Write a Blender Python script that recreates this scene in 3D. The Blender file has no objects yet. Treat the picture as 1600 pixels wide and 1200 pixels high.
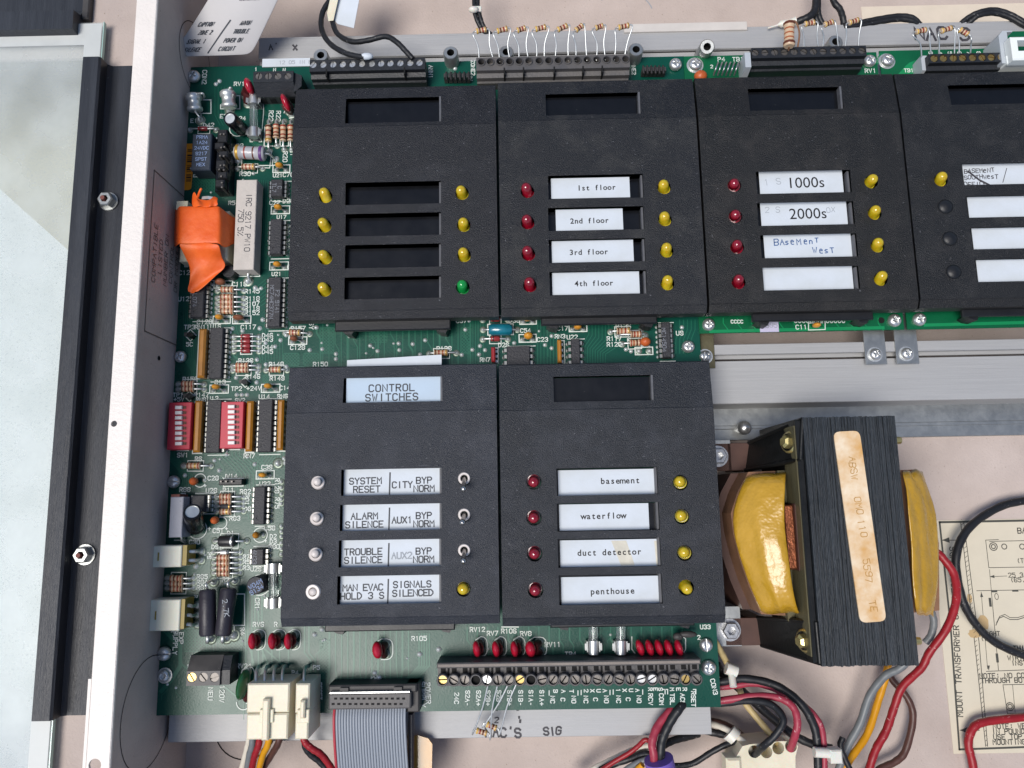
import bpy, bmesh, math, random
from mathutils import Vector, Matrix, Euler
R = math.radians
SC = bpy.context.scene
# ---------------------------------------------------------------- camera, light, exposure
SC.unit_settings.system = 'METRIC'
SC.unit_settings.scale_length = 0.032            # one unit is about 32 mm
CAM_H, FPX = 11.64, 1164.0
cd = bpy.data.cameras.new("camera"); cam = bpy.data.objects.new("camera", cd)
SC.collection.objects.link(cam)
cd.sensor_width = 36.0; cd.lens = 36.0 * FPX / 1600.0; cd.clip_start = 0.1; cd.clip_end = 500
cam.location = (0, 0, CAM_H); cam.rotation_euler = (0.15485622, 0.01089805, -0.01731446)
SC.camera = cam
SUN_DIR = Vector((-0.33, -0.23, 0.915)).normalized()      # towards the light: left, high, through thin cloud
SUN_EL = math.asin(SUN_DIR.z); SUN_AZ = math.atan2(SUN_DIR.x, SUN_DIR.y)
W = bpy.data.worlds.new("World"); SC.world = W; W.use_nodes = True
nt = W.node_tree; bg = nt.nodes['Background']
sky = nt.nodes.new('ShaderNodeTexSky'); sky.sky_type = 'NISHITA'; sky.sun_disc = False
sky.sun_elevation = SUN_EL; sky.sun_rotation = SUN_AZ; sky.air_density = 1.0; sky.dust_density = 1.2; sky.ozone_density = 1.0
nt.links.new(sky.outputs[0], bg.inputs[0]); bg.inputs[1].default_value = 0.05
sl = bpy.data.lights.new("sun", 'SUN'); sun = bpy.data.objects.new("sun", sl); SC.collection.objects.link(sun)
sl.energy = 1.5; sl.angle = R(30); sl.color = (1.0, 0.96, 0.91)
sun.rotation_euler = (-SUN_DIR).to_track_quat('-Z', 'Y').to_euler(); sun.location = SUN_DIR * 30
SC.view_settings.view_transform = 'Standard'; SC.view_settings.look = 'None'
SC.view_settings.exposure = 1.20; SC.view_settings.gamma = 1.0
SC.render.resolution_x, SC.render.resolution_y = 1024, 768
random.seed(7)
# ---------------------------------------------------------------- photograph point at a known height -> place
CR = cam.rotation_euler.to_matrix()
def P(px, py, z=0.0):
    d = CR @ Vector(((px - 800) / FPX, -(py - 600) / FPX, -1.0))
    t = (z - CAM_H) / d.z
    return Vector((d.x * t, d.y * t, z))
def S(px, py, z=0.0): return (P(px + 5, py, z) - P(px - 5, py, z)).length / 10.0   # size of one photo pixel there
# ---------------------------------------------------------------- materials
def lin(h):
    h = h.lstrip('#'); o = []
    for i in (0, 2, 4):
        v = int(h[i:i + 2], 16) / 255.0
        o.append(v / 12.92 if v <= 0.04045 else ((v + 0.055) / 1.055) ** 2.4)
    return (*o, 1.0)
MATS = {}
def mat(name, col, rough=0.5, metal=0.0, bump=0.0, bscale=20.0, var=0.0, vscale=3.0, col2=None, spec=0.5,
        trans=0.0, coat=0.0, specks=None, speckscale=60.0, speckth=0.72, aniso=None, ior=1.45, sss=0.0, bdist=0.02):
    m = bpy.data.materials.new(name); m.use_nodes = True; MATS[name] = m
    t = m.node_tree; b = t.nodes['Principled BSDF']
    c = lin(col) if isinstance(col, str) else (*col, 1.0)
    b.inputs['Base Color'].default_value = c
    b.inputs['Roughness'].default_value = rough; b.inputs['Metallic'].default_value = metal
    b.inputs['Specular IOR Level'].default_value = spec; b.inputs['IOR'].default_value = ior
    b.inputs['Transmission Weight'].default_value = trans; b.inputs['Coat Weight'].default_value = coat
    b.inputs['Coat Roughness'].default_value = 0.1
    if sss: b.inputs['Subsurface Weight'].default_value = sss; b.inputs['Subsurface Scale'].default_value = 0.1
    tc = t.nodes.new('ShaderNodeTexCoord'); out = None
    def noise(sc, det=5, vec=None, rough_=0.6):
        n = t.nodes.new('ShaderNodeTexNoise'); n.inputs['Scale'].default_value = sc; n.inputs['Detail'].default_value = det
        n.inputs['Roughness'].default_value = rough_
        t.links.new(vec if vec is not None else tc.outputs['Object'], n.inputs['Vector']); return n
    vec = None
    if aniso:
        mp = t.nodes.new('ShaderNodeMapping'); mp.inputs['Scale'].default_value = aniso
        t.links.new(tc.outputs['Object'], mp.inputs['Vector']); vec = mp.outputs[0]
    if var > 0 or col2:
        n = noise(vscale, 6, vec)
        rp = t.nodes.new('ShaderNodeValToRGB'); rp.color_ramp.elements[0].position = 0.32; rp.color_ramp.elements[1].position = 0.68
        c2 = lin(col2) if col2 else tuple(min(1, x * (1 + var)) for x in c[:3]) + (1,)
        c1 = c if col2 else tuple(x * (1 - var) for x in c[:3]) + (1,)
        rp.color_ramp.elements[0].color = c1; rp.color_ramp.elements[1].color = c2
        t.links.new(n.outputs[0], rp.inputs[0]); out = rp.outputs[0]
        rr = t.nodes.new('ShaderNodeMapRange'); rr.inputs[3].default_value = max(0.03, rough - 0.08); rr.inputs[4].default_value = min(1, rough + 0.1)
        t.links.new(n.outputs[0], rr.inputs[0]); t.links.new(rr.outputs[0], b.inputs['Roughness'])
    if specks:
        sp = noise(speckscale, 2); th = t.nodes.new('ShaderNodeMapRange')
        th.inputs[1].default_value = speckth; th.inputs[2].default_value = speckth + 0.05
        t.links.new(sp.outputs[0], th.inputs[0])
        mx = t.nodes.new('ShaderNodeMix'); mx.data_type = 'RGBA'; mx.inputs[7].default_value = lin(specks)
        if out is not None: t.links.new(out, mx.inputs[6])
        else: mx.inputs[6].default_value = c
        t.links.new(th.outputs[0], mx.inputs[0]); out = mx.outputs[2]
    if out is not None: t.links.new(out, b.inputs['Base Color'])
    if bump > 0:
        bn = noise(bscale, 4, vec); bp = t.nodes.new('ShaderNodeBump'); bp.inputs['Strength'].default_value = bump
        bp.inputs['Distance'].default_value = bdist
        t.links.new(bn.outputs[0], bp.inputs['Height']); t.links.new(bp.outputs[0], b.inputs['Normal'])
    return m
mat('enamel', '#bcaea6', 0.75, col2='#aa9c94', vscale=0.7, bump=0.4, bscale=26, specks='#857668', speckscale=26, speckth=0.69)
mat('enamel_lit', '#e0d8d0', 0.4, var=0.03, vscale=2, bump=0.5, bscale=22)  # the box enamel again, the rim's fuller light put into a paler colour
mat('dark_line', '#1c1613', 0.8)
mat('wall_print', '#6b5f57', 0.7)
mat('aluminium', '#a9a9a9', 0.62, 0.35, bump=0.22, bscale=9, aniso=(0.25, 14, 6), var=0.06, vscale=3)
mat('zinc', '#a8aaa8', 0.38, 0.85, var=0.12, vscale=6, bump=0.1, bscale=20)
mat('steel', '#b6b7b8', 0.34, 0.9, var=0.10, vscale=20, bump=0.1, bscale=30)
mat('screw_steel', '#d6d7d6', 0.36, 0.85, var=0.08, vscale=14)
mat('dull_screw', '#75716d', 0.5, 0.85, var=0.3, vscale=9, bump=0.2, bscale=30)
mat('brass_screw', '#b39a62', 0.38, 0.85, var=0.2, vscale=9)
mat('copper', '#8a5238', 0.42, 0.8, bump=0.9, bscale=18, var=0.25, vscale=12)
mat('tin', '#d2d4d2', 0.36, 0.75, var=0.08, vscale=10)
mat('black_plastic', '#202125', 0.5, bump=0.9, bscale=52, var=0.10, vscale=1.5, specks='#6d6c6b', speckscale=24, speckth=0.755)
mat('black_smooth', '#17181b', 0.42, var=0.15, vscale=3, bump=0.15, bscale=30)
mat('black_gloss', '#101114', 0.22, var=0.2, vscale=3, specks='#4a4a48', speckscale=22, speckth=0.74)
mat('dusty_black', '#1d1d1f', 0.55, col2='#4b4846', vscale=1.6, specks='#77736e', speckscale=40, speckth=0.72)
mat('terminal_grey', '#47474a', 0.5, col2='#5d5956', vscale=1.5, bump=0.3, bscale=30)
mat('terminal_black', '#202226', 0.45, var=0.15, vscale=3, bump=0.3, bscale=30)
mat('terminal_dust', '#837a72', 0.75, var=0.12, vscale=4, bump=0.4, bscale=30)
mat('hole_black', '#060606', 0.8)
mat('board_green', '#064437', 0.29, var=0.10, vscale=1.3, bump=0.12, bscale=34, spec=0.42)
mat('board_green_bright', '#0a5736', 0.28, var=0.08, vscale=1.3, bump=0.12, bscale=34)
mat('board_edge', '#8a7d4a', 0.7)
mat('trace', '#175c48', 0.34)
mat('trace_bright', '#18804f', 0.28)
mat('silk', '#cfd6cf', 0.6)
mat('solder', '#d3d8d5', 0.4, 0.6)
mat('pad_ring', '#7f8a7c', 0.4, 0.6)
mat('chip', '#2b2b2f', 0.5, bump=0.5, bscale=40, var=0.12, vscale=5)
mat('chip_print', '#7c8088', 0.6)
mat('pin', '#a9a9a4', 0.35, 0.85)
mat('resistor_tan', '#c0a587', 0.4, coat=0.3)
mat('resistor_grey', '#a9a9ac', 0.4, coat=0.3)
mat('band_brown', '#5a2c18', 0.4); mat('band_red', '#8a3626', 0.4); mat('band_orange', '#9c5634', 0.4)
mat('band_gold', '#b08a3c', 0.35, 0.3); mat('band_violet', '#5b3a6e', 0.4); mat('band_black', '#1b1718', 0.4)
mat('band_yellow', '#c9a23a', 0.4); mat('diode_red', '#8c3030', 0.25, coat=0.6); mat('diode_black', '#222225', 0.4)
mat('cap_amber', '#c98a2c', 0.32, coat=0.5, var=0.12, vscale=8); mat('cap_brown', '#7c4a32', 0.4, coat=0.3, var=0.15, vscale=8)
mat('cap_orange', '#b5592b', 0.4, var=0.1, vscale=8)
mat('varistor_red', '#a3152c', 0.22, coat=0.7, var=0.12, vscale=7); mat('varistor_green', '#1e4e2a', 0.3, coat=0.6, var=0.25, vscale=5)
mat('varistor_dark', '#4a1a1c', 0.5, var=0.2, vscale=12)
mat('network_amber', '#a06a1e', 0.35, coat=0.4, var=0.12, vscale=6); mat('network_red', '#8f1f24', 0.35, coat=0.4)
mat('ceramic_white', '#bdb5ac', 0.75, var=0.06, vscale=6, bump=0.4, bscale=30)
mat('ceramic_grey', '#9fa0a8', 0.6, var=0.06, vscale=6, bump=0.3, bscale=30, specks='#55555c', speckscale=30, speckth=0.70)
mat('ceramic_end', '#6f4038', 0.7)
mat('sleeve', '#2a2830', 0.42, bump=0.3, bscale=14, var=0.15, vscale=3)
mat('inductor_teal', '#17697a', 0.2, coat=0.8, var=0.2, vscale=9)
mat('orange_tape', '#d65312', 0.5, vscale=2.5, bump=0.45, bscale=4, bdist=0.04, col2='#e66a2a')
mat('cream_plastic', '#cfc9ae', 0.45, var=0.06, vscale=3)
mat('relay_blue', '#2c3440', 0.5, var=0.1, vscale=5, bump=0.2, bscale=30)
mat('relay_print', '#7f93b8', 0.6)
mat('sticker_orange', '#dc8a12', 0.5); mat('ink_brown', '#4a2a08', 0.6)
mat('switch_red', '#b02a3c', 0.4, var=0.06, vscale=4); mat('slider_white', '#ddd6d2', 0.4)
mat('nylon', '#cdcbb6', 0.42, col2='#d9d7c8', vscale=2.2, bump=0.15, bscale=14, sss=0.15)
mat('nylon_cream', '#cfc6ac', 0.45, col2='#ddd5bf', vscale=1.8, bump=0.25, bscale=12, sss=0.15)
mat('nylon_amber', '#94803a', 0.45)
mat('white_plastic', '#dfe3e0', 0.4); mat('grey_plastic', '#aab0b5', 0.45)
mat('glass_tube', '#e8f0ee', 0.05, trans=0.9, ior=1.3)
mat('card_white', '#c9d0d8', 0.6, col2='#bfc5c9', vscale=1.6, bump=0.1, bscale=20); mat('card_blue', '#aebfce', 0.6, var=0.02, vscale=4)
mat('card_edge', '#8f9aa2', 0.6)
mat('ink', '#141416', 0.55); mat('ink_grey', '#3a3d42', 0.6); mat('ink_faint', '#8f959c', 0.6); mat('ink_blue', '#1e4f86', 0.6)
mat('marker', '#232227', 0.6, col2='#4a484c', vscale=7)
mat('led_red', '#8e0c22', 0.14, coat=0.8, spec=0.7, var=0.25, vscale=9, trans=0.2); mat('led_red_core', '#d44a5a', 0.3)
mat('led_yellow', '#c9a808', 0.16, coat=0.7, col2='#e0c830', vscale=10, sss=0.3, trans=0.25); mat('led_green', '#118a3c', 0.16, coat=0.7, var=0.15, vscale=9)
mat('switch_chrome', '#b0aeac', 0.22, 0.95, var=0.1, vscale=12); mat('button_white', '#cfc6c0', 0.35, var=0.05, vscale=9)
mat('core_steel', '#2f3439', 0.42, 0.3, bump=1.0, bscale=13, aniso=(9, 0.22, 0.3), var=0.38, vscale=5)
mat('core_side', '#5c5740', 0.5, 0.3, var=0.25, vscale=4, bump=0.5, bscale=14, aniso=(0.4, 0.3, 9))
mat('bracket_black', '#1b1c1c', 0.38, 0.4, var=0.25, vscale=4, bump=0.2, bscale=20)
mat('coil_yellow', '#a67f1c', 0.27, col2='#b98f2c', vscale=1.5, coat=0.4, bump=0.6, bscale=1.6, bdist=0.14)
mat('kraft', '#7d5a42', 0.65, var=0.15, vscale=5, bump=0.3, bscale=12)
mat('paper_brown', '#4a322a', 0.5, var=0.15, vscale=5)
mat('sticker_stained', '#c79a5e', 0.6, col2='#e3d5bd', vscale=2.6, bump=0.2, bscale=12)
mat('gold_bolt', '#bcae78', 0.28, 0.8, var=0.15, vscale=9)
mat('paper', '#c9c0ac', 0.75, var=0.03, vscale=3); mat('paper_ink', '#45453f', 0.7); mat('stain', '#b59a70', 0.75)
mat('wire_black', '#1b1c1f', 0.45, var=0.2, vscale=3, specks='#5d5d5c', speckscale=18, speckth=0.66); mat('wire_red', '#8f1a22', 0.42, var=0.12, vscale=5, specks='#c08a86', speckscale=22, speckth=0.68); mat('wire_gray', '#6c7072', 0.42, var=0.08, vscale=5)
mat('wire_yellow', '#c98d12', 0.4, var=0.08, vscale=5); mat('wire_brown', '#4e332c', 0.4, var=0.12, vscale=5); mat('wire_white', '#cfc8ba', 0.45, var=0.06, vscale=5)
mat('wire_tan', '#b39f70', 0.5, var=0.15, vscale=7); mat('wire_pink', '#973243', 0.44, var=0.12, vscale=6, specks='#c4a0a0', speckscale=22, speckth=0.68)
mat('tie_white', '#d5d2c8', 0.4, sss=0.2); mat('band_purple', '#6b55a8', 0.45)
mat('ribbon_gray', '#8d939b', 0.45); mat('ribbon_red', '#a8343f', 0.45)
mat('tape_amber', '#b08138', 0.3, var=0.15, vscale=3, coat=0.4)
mat('tape_clear', '#c5bfb8', 0.35, var=0.05, vscale=3)
mat('rubber', '#24262b', 0.45, col2='#32353b', vscale=1.2, bump=0.5, bscale=10, aniso=(6, 0.4, 1), specks='#6f7072', speckscale=14, speckth=0.76)
mat('lilac_label', '#b9b4cc', 0.6)
mat('ground', '#cfd3d2', 0.85, col2='#dfe1e0', vscale=1.4, specks='#b4b9b8', speckscale=26, speckth=0.6, bump=0.2, bscale=12)
mat('reflection_olive', '#a29a78', 0.85, col2='#b3ab88', vscale=0.35, specks='#8e8e80', speckscale=26, speckth=0.6, bump=0.2, bscale=12)  # darker olive tone of the reflection seen in the door glass
def scuffed(name, base, dust, amount, seed):
    """moulded black plastic with hazy dust patches and a few fine scratches"""
    m = mat(name, base, 0.42, bump=0.7, bscale=60, var=0.10, vscale=1.5, specks='#6a6a6e', speckscale=34, speckth=0.70, spec=0.5)
    t = m.node_tree; b = t.nodes['Principled BSDF']; src = b.inputs['Base Color'].links[0].from_socket
    tc = t.nodes.new('ShaderNodeTexCoord'); mp = t.nodes.new('ShaderNodeMapping'); mp.inputs['Location'].default_value = (seed * 3.7, seed * 1.9, seed)
    t.links.new(tc.outputs['Object'], mp.inputs['Vector'])
    n1 = t.nodes.new('ShaderNodeTexNoise'); n1.inputs['Scale'].default_value = 2.2; n1.inputs['Detail'].default_value = 9; n1.inputs['Roughness'].default_value = 0.7
    t.links.new(mp.outputs[0], n1.inputs['Vector']); r1 = t.nodes.new('ShaderNodeMapRange'); r1.inputs[1].default_value = 0.48; r1.inputs[2].default_value = 0.8; r1.inputs[4].default_value = amount
    t.links.new(n1.outputs[0], r1.inputs[0])
    mp2 = t.nodes.new('ShaderNodeMapping'); mp2.inputs['Rotation'].default_value = (0, 0, 0.7 + seed); mp2.inputs['Scale'].default_value = (0.5, 9, 1); mp2.inputs['Location'].default_value = (seed, seed * 2, 0)
    t.links.new(tc.outputs['Object'], mp2.inputs['Vector']); n2 = t.nodes.new('ShaderNodeTexNoise'); n2.inputs['Scale'].default_value = 1.3; n2.inputs['Detail'].default_value = 3
    t.links.new(mp2.outputs[0], n2.inputs['Vector']); r2 = t.nodes.new('ShaderNodeMapRange'); r2.inputs[1].default_value = 0.735; r2.inputs[2].default_value = 0.76; r2.inputs[4].default_value = 0.35
    t.links.new(n2.outputs[0], r2.inputs[0]); ad = t.nodes.new('ShaderNodeMath'); ad.operation = 'ADD'; ad.use_clamp = True
    t.links.new(r1.outputs[0], ad.inputs[0]); t.links.new(r2.outputs[0], ad.inputs[1])
    mx = t.nodes.new('ShaderNodeMix'); mx.data_type = 'RGBA'; mx.inputs[7].default_value = lin(dust)
    t.links.new(ad.outputs[0], mx.inputs[0]); t.links.new(src, mx.inputs[6]); t.links.new(mx.outputs[2], b.inputs['Base Color'])
for i_, (b_, d_, a_) in enumerate((('#121318', '#4a4b50', .22), ('#101217', '#56544f', .30), ('#0c0c0d', '#4c4743', .32), ('#0d0e11', '#4c4a49', .28), ('#23262d', '#5c5e66', .25), ('#191c22', '#50525a', .28))): scuffed('cover_' + 'abcdef'[i_], b_, d_, a_, i_ + 1)  # last two bases raised: glare on the lower covers put into their colour
def glass_mat():
    m = bpy.data.materials.new('window_glass'); m.use_nodes = True; MATS['window_glass'] = m
    t = m.node_tree; b = t.nodes['Principled BSDF']; o = t.nodes['Material Output']
    b.inputs['Base Color'].default_value = (0.84, 0.88, 0.87, 1); b.inputs['Roughness'].default_value = 0.35
    tr = t.nodes.new('ShaderNodeBsdfTransparent'); tr.inputs[0].default_value = (0.95, 0.97, 0.96, 1)
    n = t.nodes.new('ShaderNodeTexNoise'); n.inputs['Scale'].default_value = 1.3; n.inputs['Detail'].default_value = 9
    tc = t.nodes.new('ShaderNodeTexCoord'); t.links.new(tc.outputs['Object'], n.inputs['Vector'])
    mr = t.nodes.new('ShaderNodeMapRange'); mr.inputs[3].default_value = 0.08; mr.inputs[4].default_value = 0.42
    t.links.new(n.outputs[0], mr.inputs[0])
    mx = t.nodes.new('ShaderNodeMixShader'); t.links.new(mr.outputs[0], mx.inputs[0])
    t.links.new(tr.outputs[0], mx.inputs[1]); t.links.new(b.outputs[0], mx.inputs[2]); t.links.new(mx.outputs[0], o.inputs[0])
glass_mat()
mat('glass_frost', '#bdc0bd', 0.4, var=0.05, vscale=3); mat('glass_edge', '#9fc0b6', 0.15, coat=0.5)
# ---------------------------------------------------------------- mesh builder
class MB:
    def __init__(s): s.v = []; s.f = []; s.m = []; s.s = []; s.cur = 0
    def add(s, vs, fs, m=None, smooth=False):
        o = len(s.v); s.v += [tuple(v) for v in vs]
        for f in fs: s.f.append(tuple(i + o for i in f)); s.m.append(s.cur if m is None else m); s.s.append(smooth)
    def box(s, x0, x1, y0, y1, z0, z1, c=0.0, m=None):
        if x0 > x1: x0, x1 = x1, x0
        if y0 > y1: y0, y1 = y1, y0
        r = [(x0, y0, z0), (x1, y0, z0), (x1, y1, z0), (x0, y1, z0)]
        if c > 0:
            r += [(x0, y0, z1 - c), (x1, y0, z1 - c), (x1, y1, z1 - c), (x0, y1, z1 - c)]
            r += [(x0 + c, y0 + c, z1), (x1 - c, y0 + c, z1), (x1 - c, y1 - c, z1), (x0 + c, y1 - c, z1)]
            n = 3
        else:
            r += [(x0, y0, z1), (x1, y0, z1), (x1, y1, z1), (x0, y1, z1)]; n = 2
        fs = [(3, 2, 1, 0), tuple(4 * (n - 1) + i for i in range(4))]
        for k in range(n - 1):
            for i in range(4):
                j = (i + 1) % 4; fs.append((4 * k + i, 4 * k + j, 4 * k + 4 + j, 4 * k + 4 + i))
        s.add(r, fs, m)
    def prism(s, pts, z0, z1, m=None):
        n = len(pts); a = sum(pts[i][0] * pts[(i + 1) % n][1] - pts[(i + 1) % n][0] * pts[i][1] for i in range(n))
        if a < 0: pts = pts[::-1]
        s.add([(p[0], p[1], z0) for p in pts] + [(p[0], p[1], z1) for p in pts],
              [tuple(range(n - 1, -1, -1)), tuple(range(n, 2 * n))] + [(i, (i + 1) % n, n + (i + 1) % n, n + i) for i in range(n)], m)
    def lathe(s, prof, o, ax=(0, 0, 1), seg=16, ms=None, smooth=True, sx=1.0, up=None):
        """prof = [(radius, height)...] along ax from o; ms = material of each ring band"""
        ax = Vector(ax).normalized(); o = Vector(o)
        u = (Vector(up) if up else (Vector((1, 0, 0)) if abs(ax.x) < 0.9 else Vector((0, 1, 0)))); u = (u - ax * u.dot(ax)).normalized(); w = ax.cross(u)
        rings = []
        for k in range(len(prof) - 1):
            (r0, h0), (r1, h1) = prof[k], prof[k + 1]
            vs = []
            for (r, h) in ((r0, h0), (r1, h1)):
                for i in range(seg):
                    a = 2 * math.pi * i / seg; vs.append(o + ax * h + (u * math.cos(a) * sx + w * math.sin(a)) * max(r, 1e-5))
            rings.append((vs, ms[k] if ms else None, abs(h1 - h0) < 1e-6))
        # merge neighbouring smooth bands by sharing rings
        base = len(s.v); allv = []; prev = None
        for k, (vs, mm, flat) in enumerate(rings):
            share = prev is not None and not flat and not rings[k - 1][2]
            st = prev if share else base + len(allv)
            if not share: allv += vs[:seg]
            en = base + len(allv); allv += vs[seg:]
            for i in range(seg):
                j = (i + 1) % seg
                s.f.append((st + i, st + j, en + j, en + i)); s.m.append(s.cur if mm is None else mm); s.s.append(smooth and not flat)
            prev = en
        s.v += [tuple(v) for v in allv]
    def cyl(s, p0, p1, r0, r1=None, seg=12, m=None, smooth=True):
        p0, p1 = Vector(p0), Vector(p1); r1 = r0 if r1 is None else r1; L = (p1 - p0).length
        s.lathe([(0, 0), (r0, 0), (r1, L), (0, L)], p0, p1 - p0, seg, [m] * 3 if m is not None else None, smooth)
    def ball(s, c, r, seg=12, m=None, basis=None):
        c = Vector(c); B = basis or Matrix.Identity(3); r = r if hasattr(r, '__len__') else (r, r, r); nr = max(4, seg // 2)
        vs = []; fs = []
        for k in range(nr + 1):
            th = math.pi * k / nr
            for i in range(seg):
                a = 2 * math.pi * i / seg
                vs.append(c + B @ Vector((r[0] * math.sin(th) * math.cos(a), r[1] * math.sin(th) * math.sin(a), -r[2] * math.cos(th))))
        for k in range(nr):
            for i in range(seg):
                j = (i + 1) % seg; fs.append((k * seg + i, k * seg + j, (k + 1) * seg + j, (k + 1) * seg + i))
        s.add(vs, fs, m, True)
    def tube(s, pts, r, seg=8, m=None, caps=True, sx=1.0):
        pts = [Vector(p) for p in pts]; n = len(pts); vs = []; up = Vector((0, 0, 1))
        rr = r if hasattr(r, '__len__') else [r] * n
        for k, p in enumerate(pts):
            d = (pts[min(k + 1, n - 1)] - pts[max(k - 1, 0)])
            d = d.normalized() if d.length > 1e-9 else Vector((1, 0, 0))
            if abs(d.dot(up)) > 0.97: up = Vector((0, 1, 0)) if abs(d.y) < 0.9 else Vector((1, 0, 0))
            x = d.cross(up).normalized(); up = x.cross(d).normalized()
            for i in range(seg):
                a = 2 * math.pi * i / seg; vs.append(p + x * math.cos(a) * rr[k] * sx + up * math.sin(a) * rr[k])
        fs = [(k * seg + i, k * seg + (i + 1) % seg, (k + 1) * seg + (i + 1) % seg, (k + 1) * seg + i) for k in range(n - 1) for i in range(seg)]
        s.add(vs, fs, m, True)
        if caps: s.add(vs[:seg], [tuple(range(seg))[::-1]], m); s.add(vs[-seg:], [tuple(range(seg))], m)
    def ribbon(s, pts, w, z=None, m=None, up=(0, 0, 1)):
        """flat mitred print line lying on a surface"""
        pts = [Vector(p) for p in pts]; up = Vector(up); n = len(pts); vs = []
        if z is not None: pts = [Vector((p.x, p.y, z)) for p in pts]
        closed = n > 3 and (pts[0] - pts[-1]).length < 1e-6
        for k, p in enumerate(pts):
            a = pts[k] - pts[k - 1] if k > 0 else (pts[0] - pts[-2] if closed else None)
            b = pts[k + 1] - pts[k] if k < n - 1 else (pts[1] - pts[0] if closed else None)
            if a is None: a = b
            if b is None: b = a
            if a.length < 1e-9: a = b
            if b.length < 1e-9: b = a
            na = up.cross(a).normalized(); nb = up.cross(b).normalized(); q = na + nb
            q = q.normalized() if q.length > 0.1 else na
            sc = min(1.6, 1.0 / max(0.3, q.dot(na)))
            e = 0
            if not closed and k == 0: e = -0.4 * w * 1
            if not closed and k == n - 1: e = 0.4 * w
            pp = p + (b if k == 0 else a).normalized() * e
            vs += [pp + q * w * 0.5 * sc, pp - q * w * 0.5 * sc]
        s.add(vs, [(2 * k, 2 * k + 1, 2 * k + 3, 2 * k + 2) for k in range(n - 1)], m)
    def flat(s, pts, m=None): s.add(pts, [tuple(range(len(pts)))], m)
    def mesh(s, name, mats, off=None):
        me = bpy.data.meshes.new(name)
        vs = s.v if off is None else [(v[0] - off[0], v[1] - off[1], v[2] - off[2]) for v in s.v]
        me.from_pydata(vs, [], s.f)
        for mm in ([mats] if isinstance(mats, str) else mats): me.materials.append(MATS[mm])
        me.polygons.foreach_set('material_index', s.m); me.polygons.foreach_set('use_smooth', s.s)
        me.update(); return me
    def build(s, name, mats, parent=None, **kw):
        off = base_of(parent) if parent else None
        return link(name, s.mesh(name, mats, off), parent, **kw)
BASE = {}
def base_of(o):
    return BASE.get(o.name, Vector((0, 0, 0)))
def link(name, data, parent=None, loc=None, rot=None, label=None, cat=None, group=None, kind=None, rel=False):
    o = bpy.data.objects.new(name, data); SC.collection.objects.link(o)
    if parent: o.parent = parent
    b = base_of(parent) if parent else Vector((0, 0, 0))
    if loc is not None: o.location = Vector(loc) - b if parent else Vector(loc)
    if rot is not None: o.rotation_euler = rot
    BASE[o.name] = b if loc is None else Vector(loc)
    if label: o['label'] = label
    if cat: o['category'] = cat
    if group: o['group'] = group
    if kind: o['kind'] = kind
    return o
def thing(name, loc, label, cat, group=None): return link(name, None, None, loc, None, label, cat, group)
def one(mb, name, mats, label, cat, group=None):
    """a thing that is a single mesh, its origin at its own base"""
    xs = [v[0] for v in mb.v]; ys = [v[1] for v in mb.v]; zs = [v[2] for v in mb.v]
    o = Vector(((min(xs) + max(xs)) / 2, (min(ys) + max(ys)) / 2, min(zs)))
    return link(name, mb.mesh(name, mats, o), None, o, None, label, cat, group)
def bool_diff(me, cutter, name, mats):
    a = bpy.data.objects.new('tmp_a', me); b = bpy.data.objects.new('tmp_b', cutter)
    SC.collection.objects.link(a); SC.collection.objects.link(b)
    md = a.modifiers.new('b', 'BOOLEAN'); md.operation = 'DIFFERENCE'; md.object = b; md.solver = 'EXACT'
    dg = bpy.context.evaluated_depsgraph_get(); dg.update()
    r = bpy.data.meshes.new_from_object(a.evaluated_get(dg)); r.name = name
    bpy.data.objects.remove(a); bpy.data.objects.remove(b)
    while len(r.materials): r.materials.pop()
    for mm in ([mats] if isinstance(mats, str) else mats): r.materials.append(MATS[mm])
    return r
def shift(me, off):
    me.transform(Matrix.Translation(-Vector(off))); return me
def smooth_path(pts, n=6):
    pts = [Vector(p) for p in pts]; out = []
    for i in range(len(pts) - 1):
        p0 = pts[i - 1] if i else pts[0] * 2 - pts[1]; p1 = pts[i]; p2 = pts[i + 1]
        p3 = pts[i + 2] if i + 2 < len(pts) else pts[-1] * 2 - pts[-2]
        for k in range(n):
            t = k / n
            out.append(0.5 * ((2 * p1) + (p2 - p0) * t + (2 * p0 - 5 * p1 + 4 * p2 - p3) * t * t + (3 * p1 - p0 - 3 * p2 + p3) * t ** 3))
    out.append(pts[-1]); return out
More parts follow.
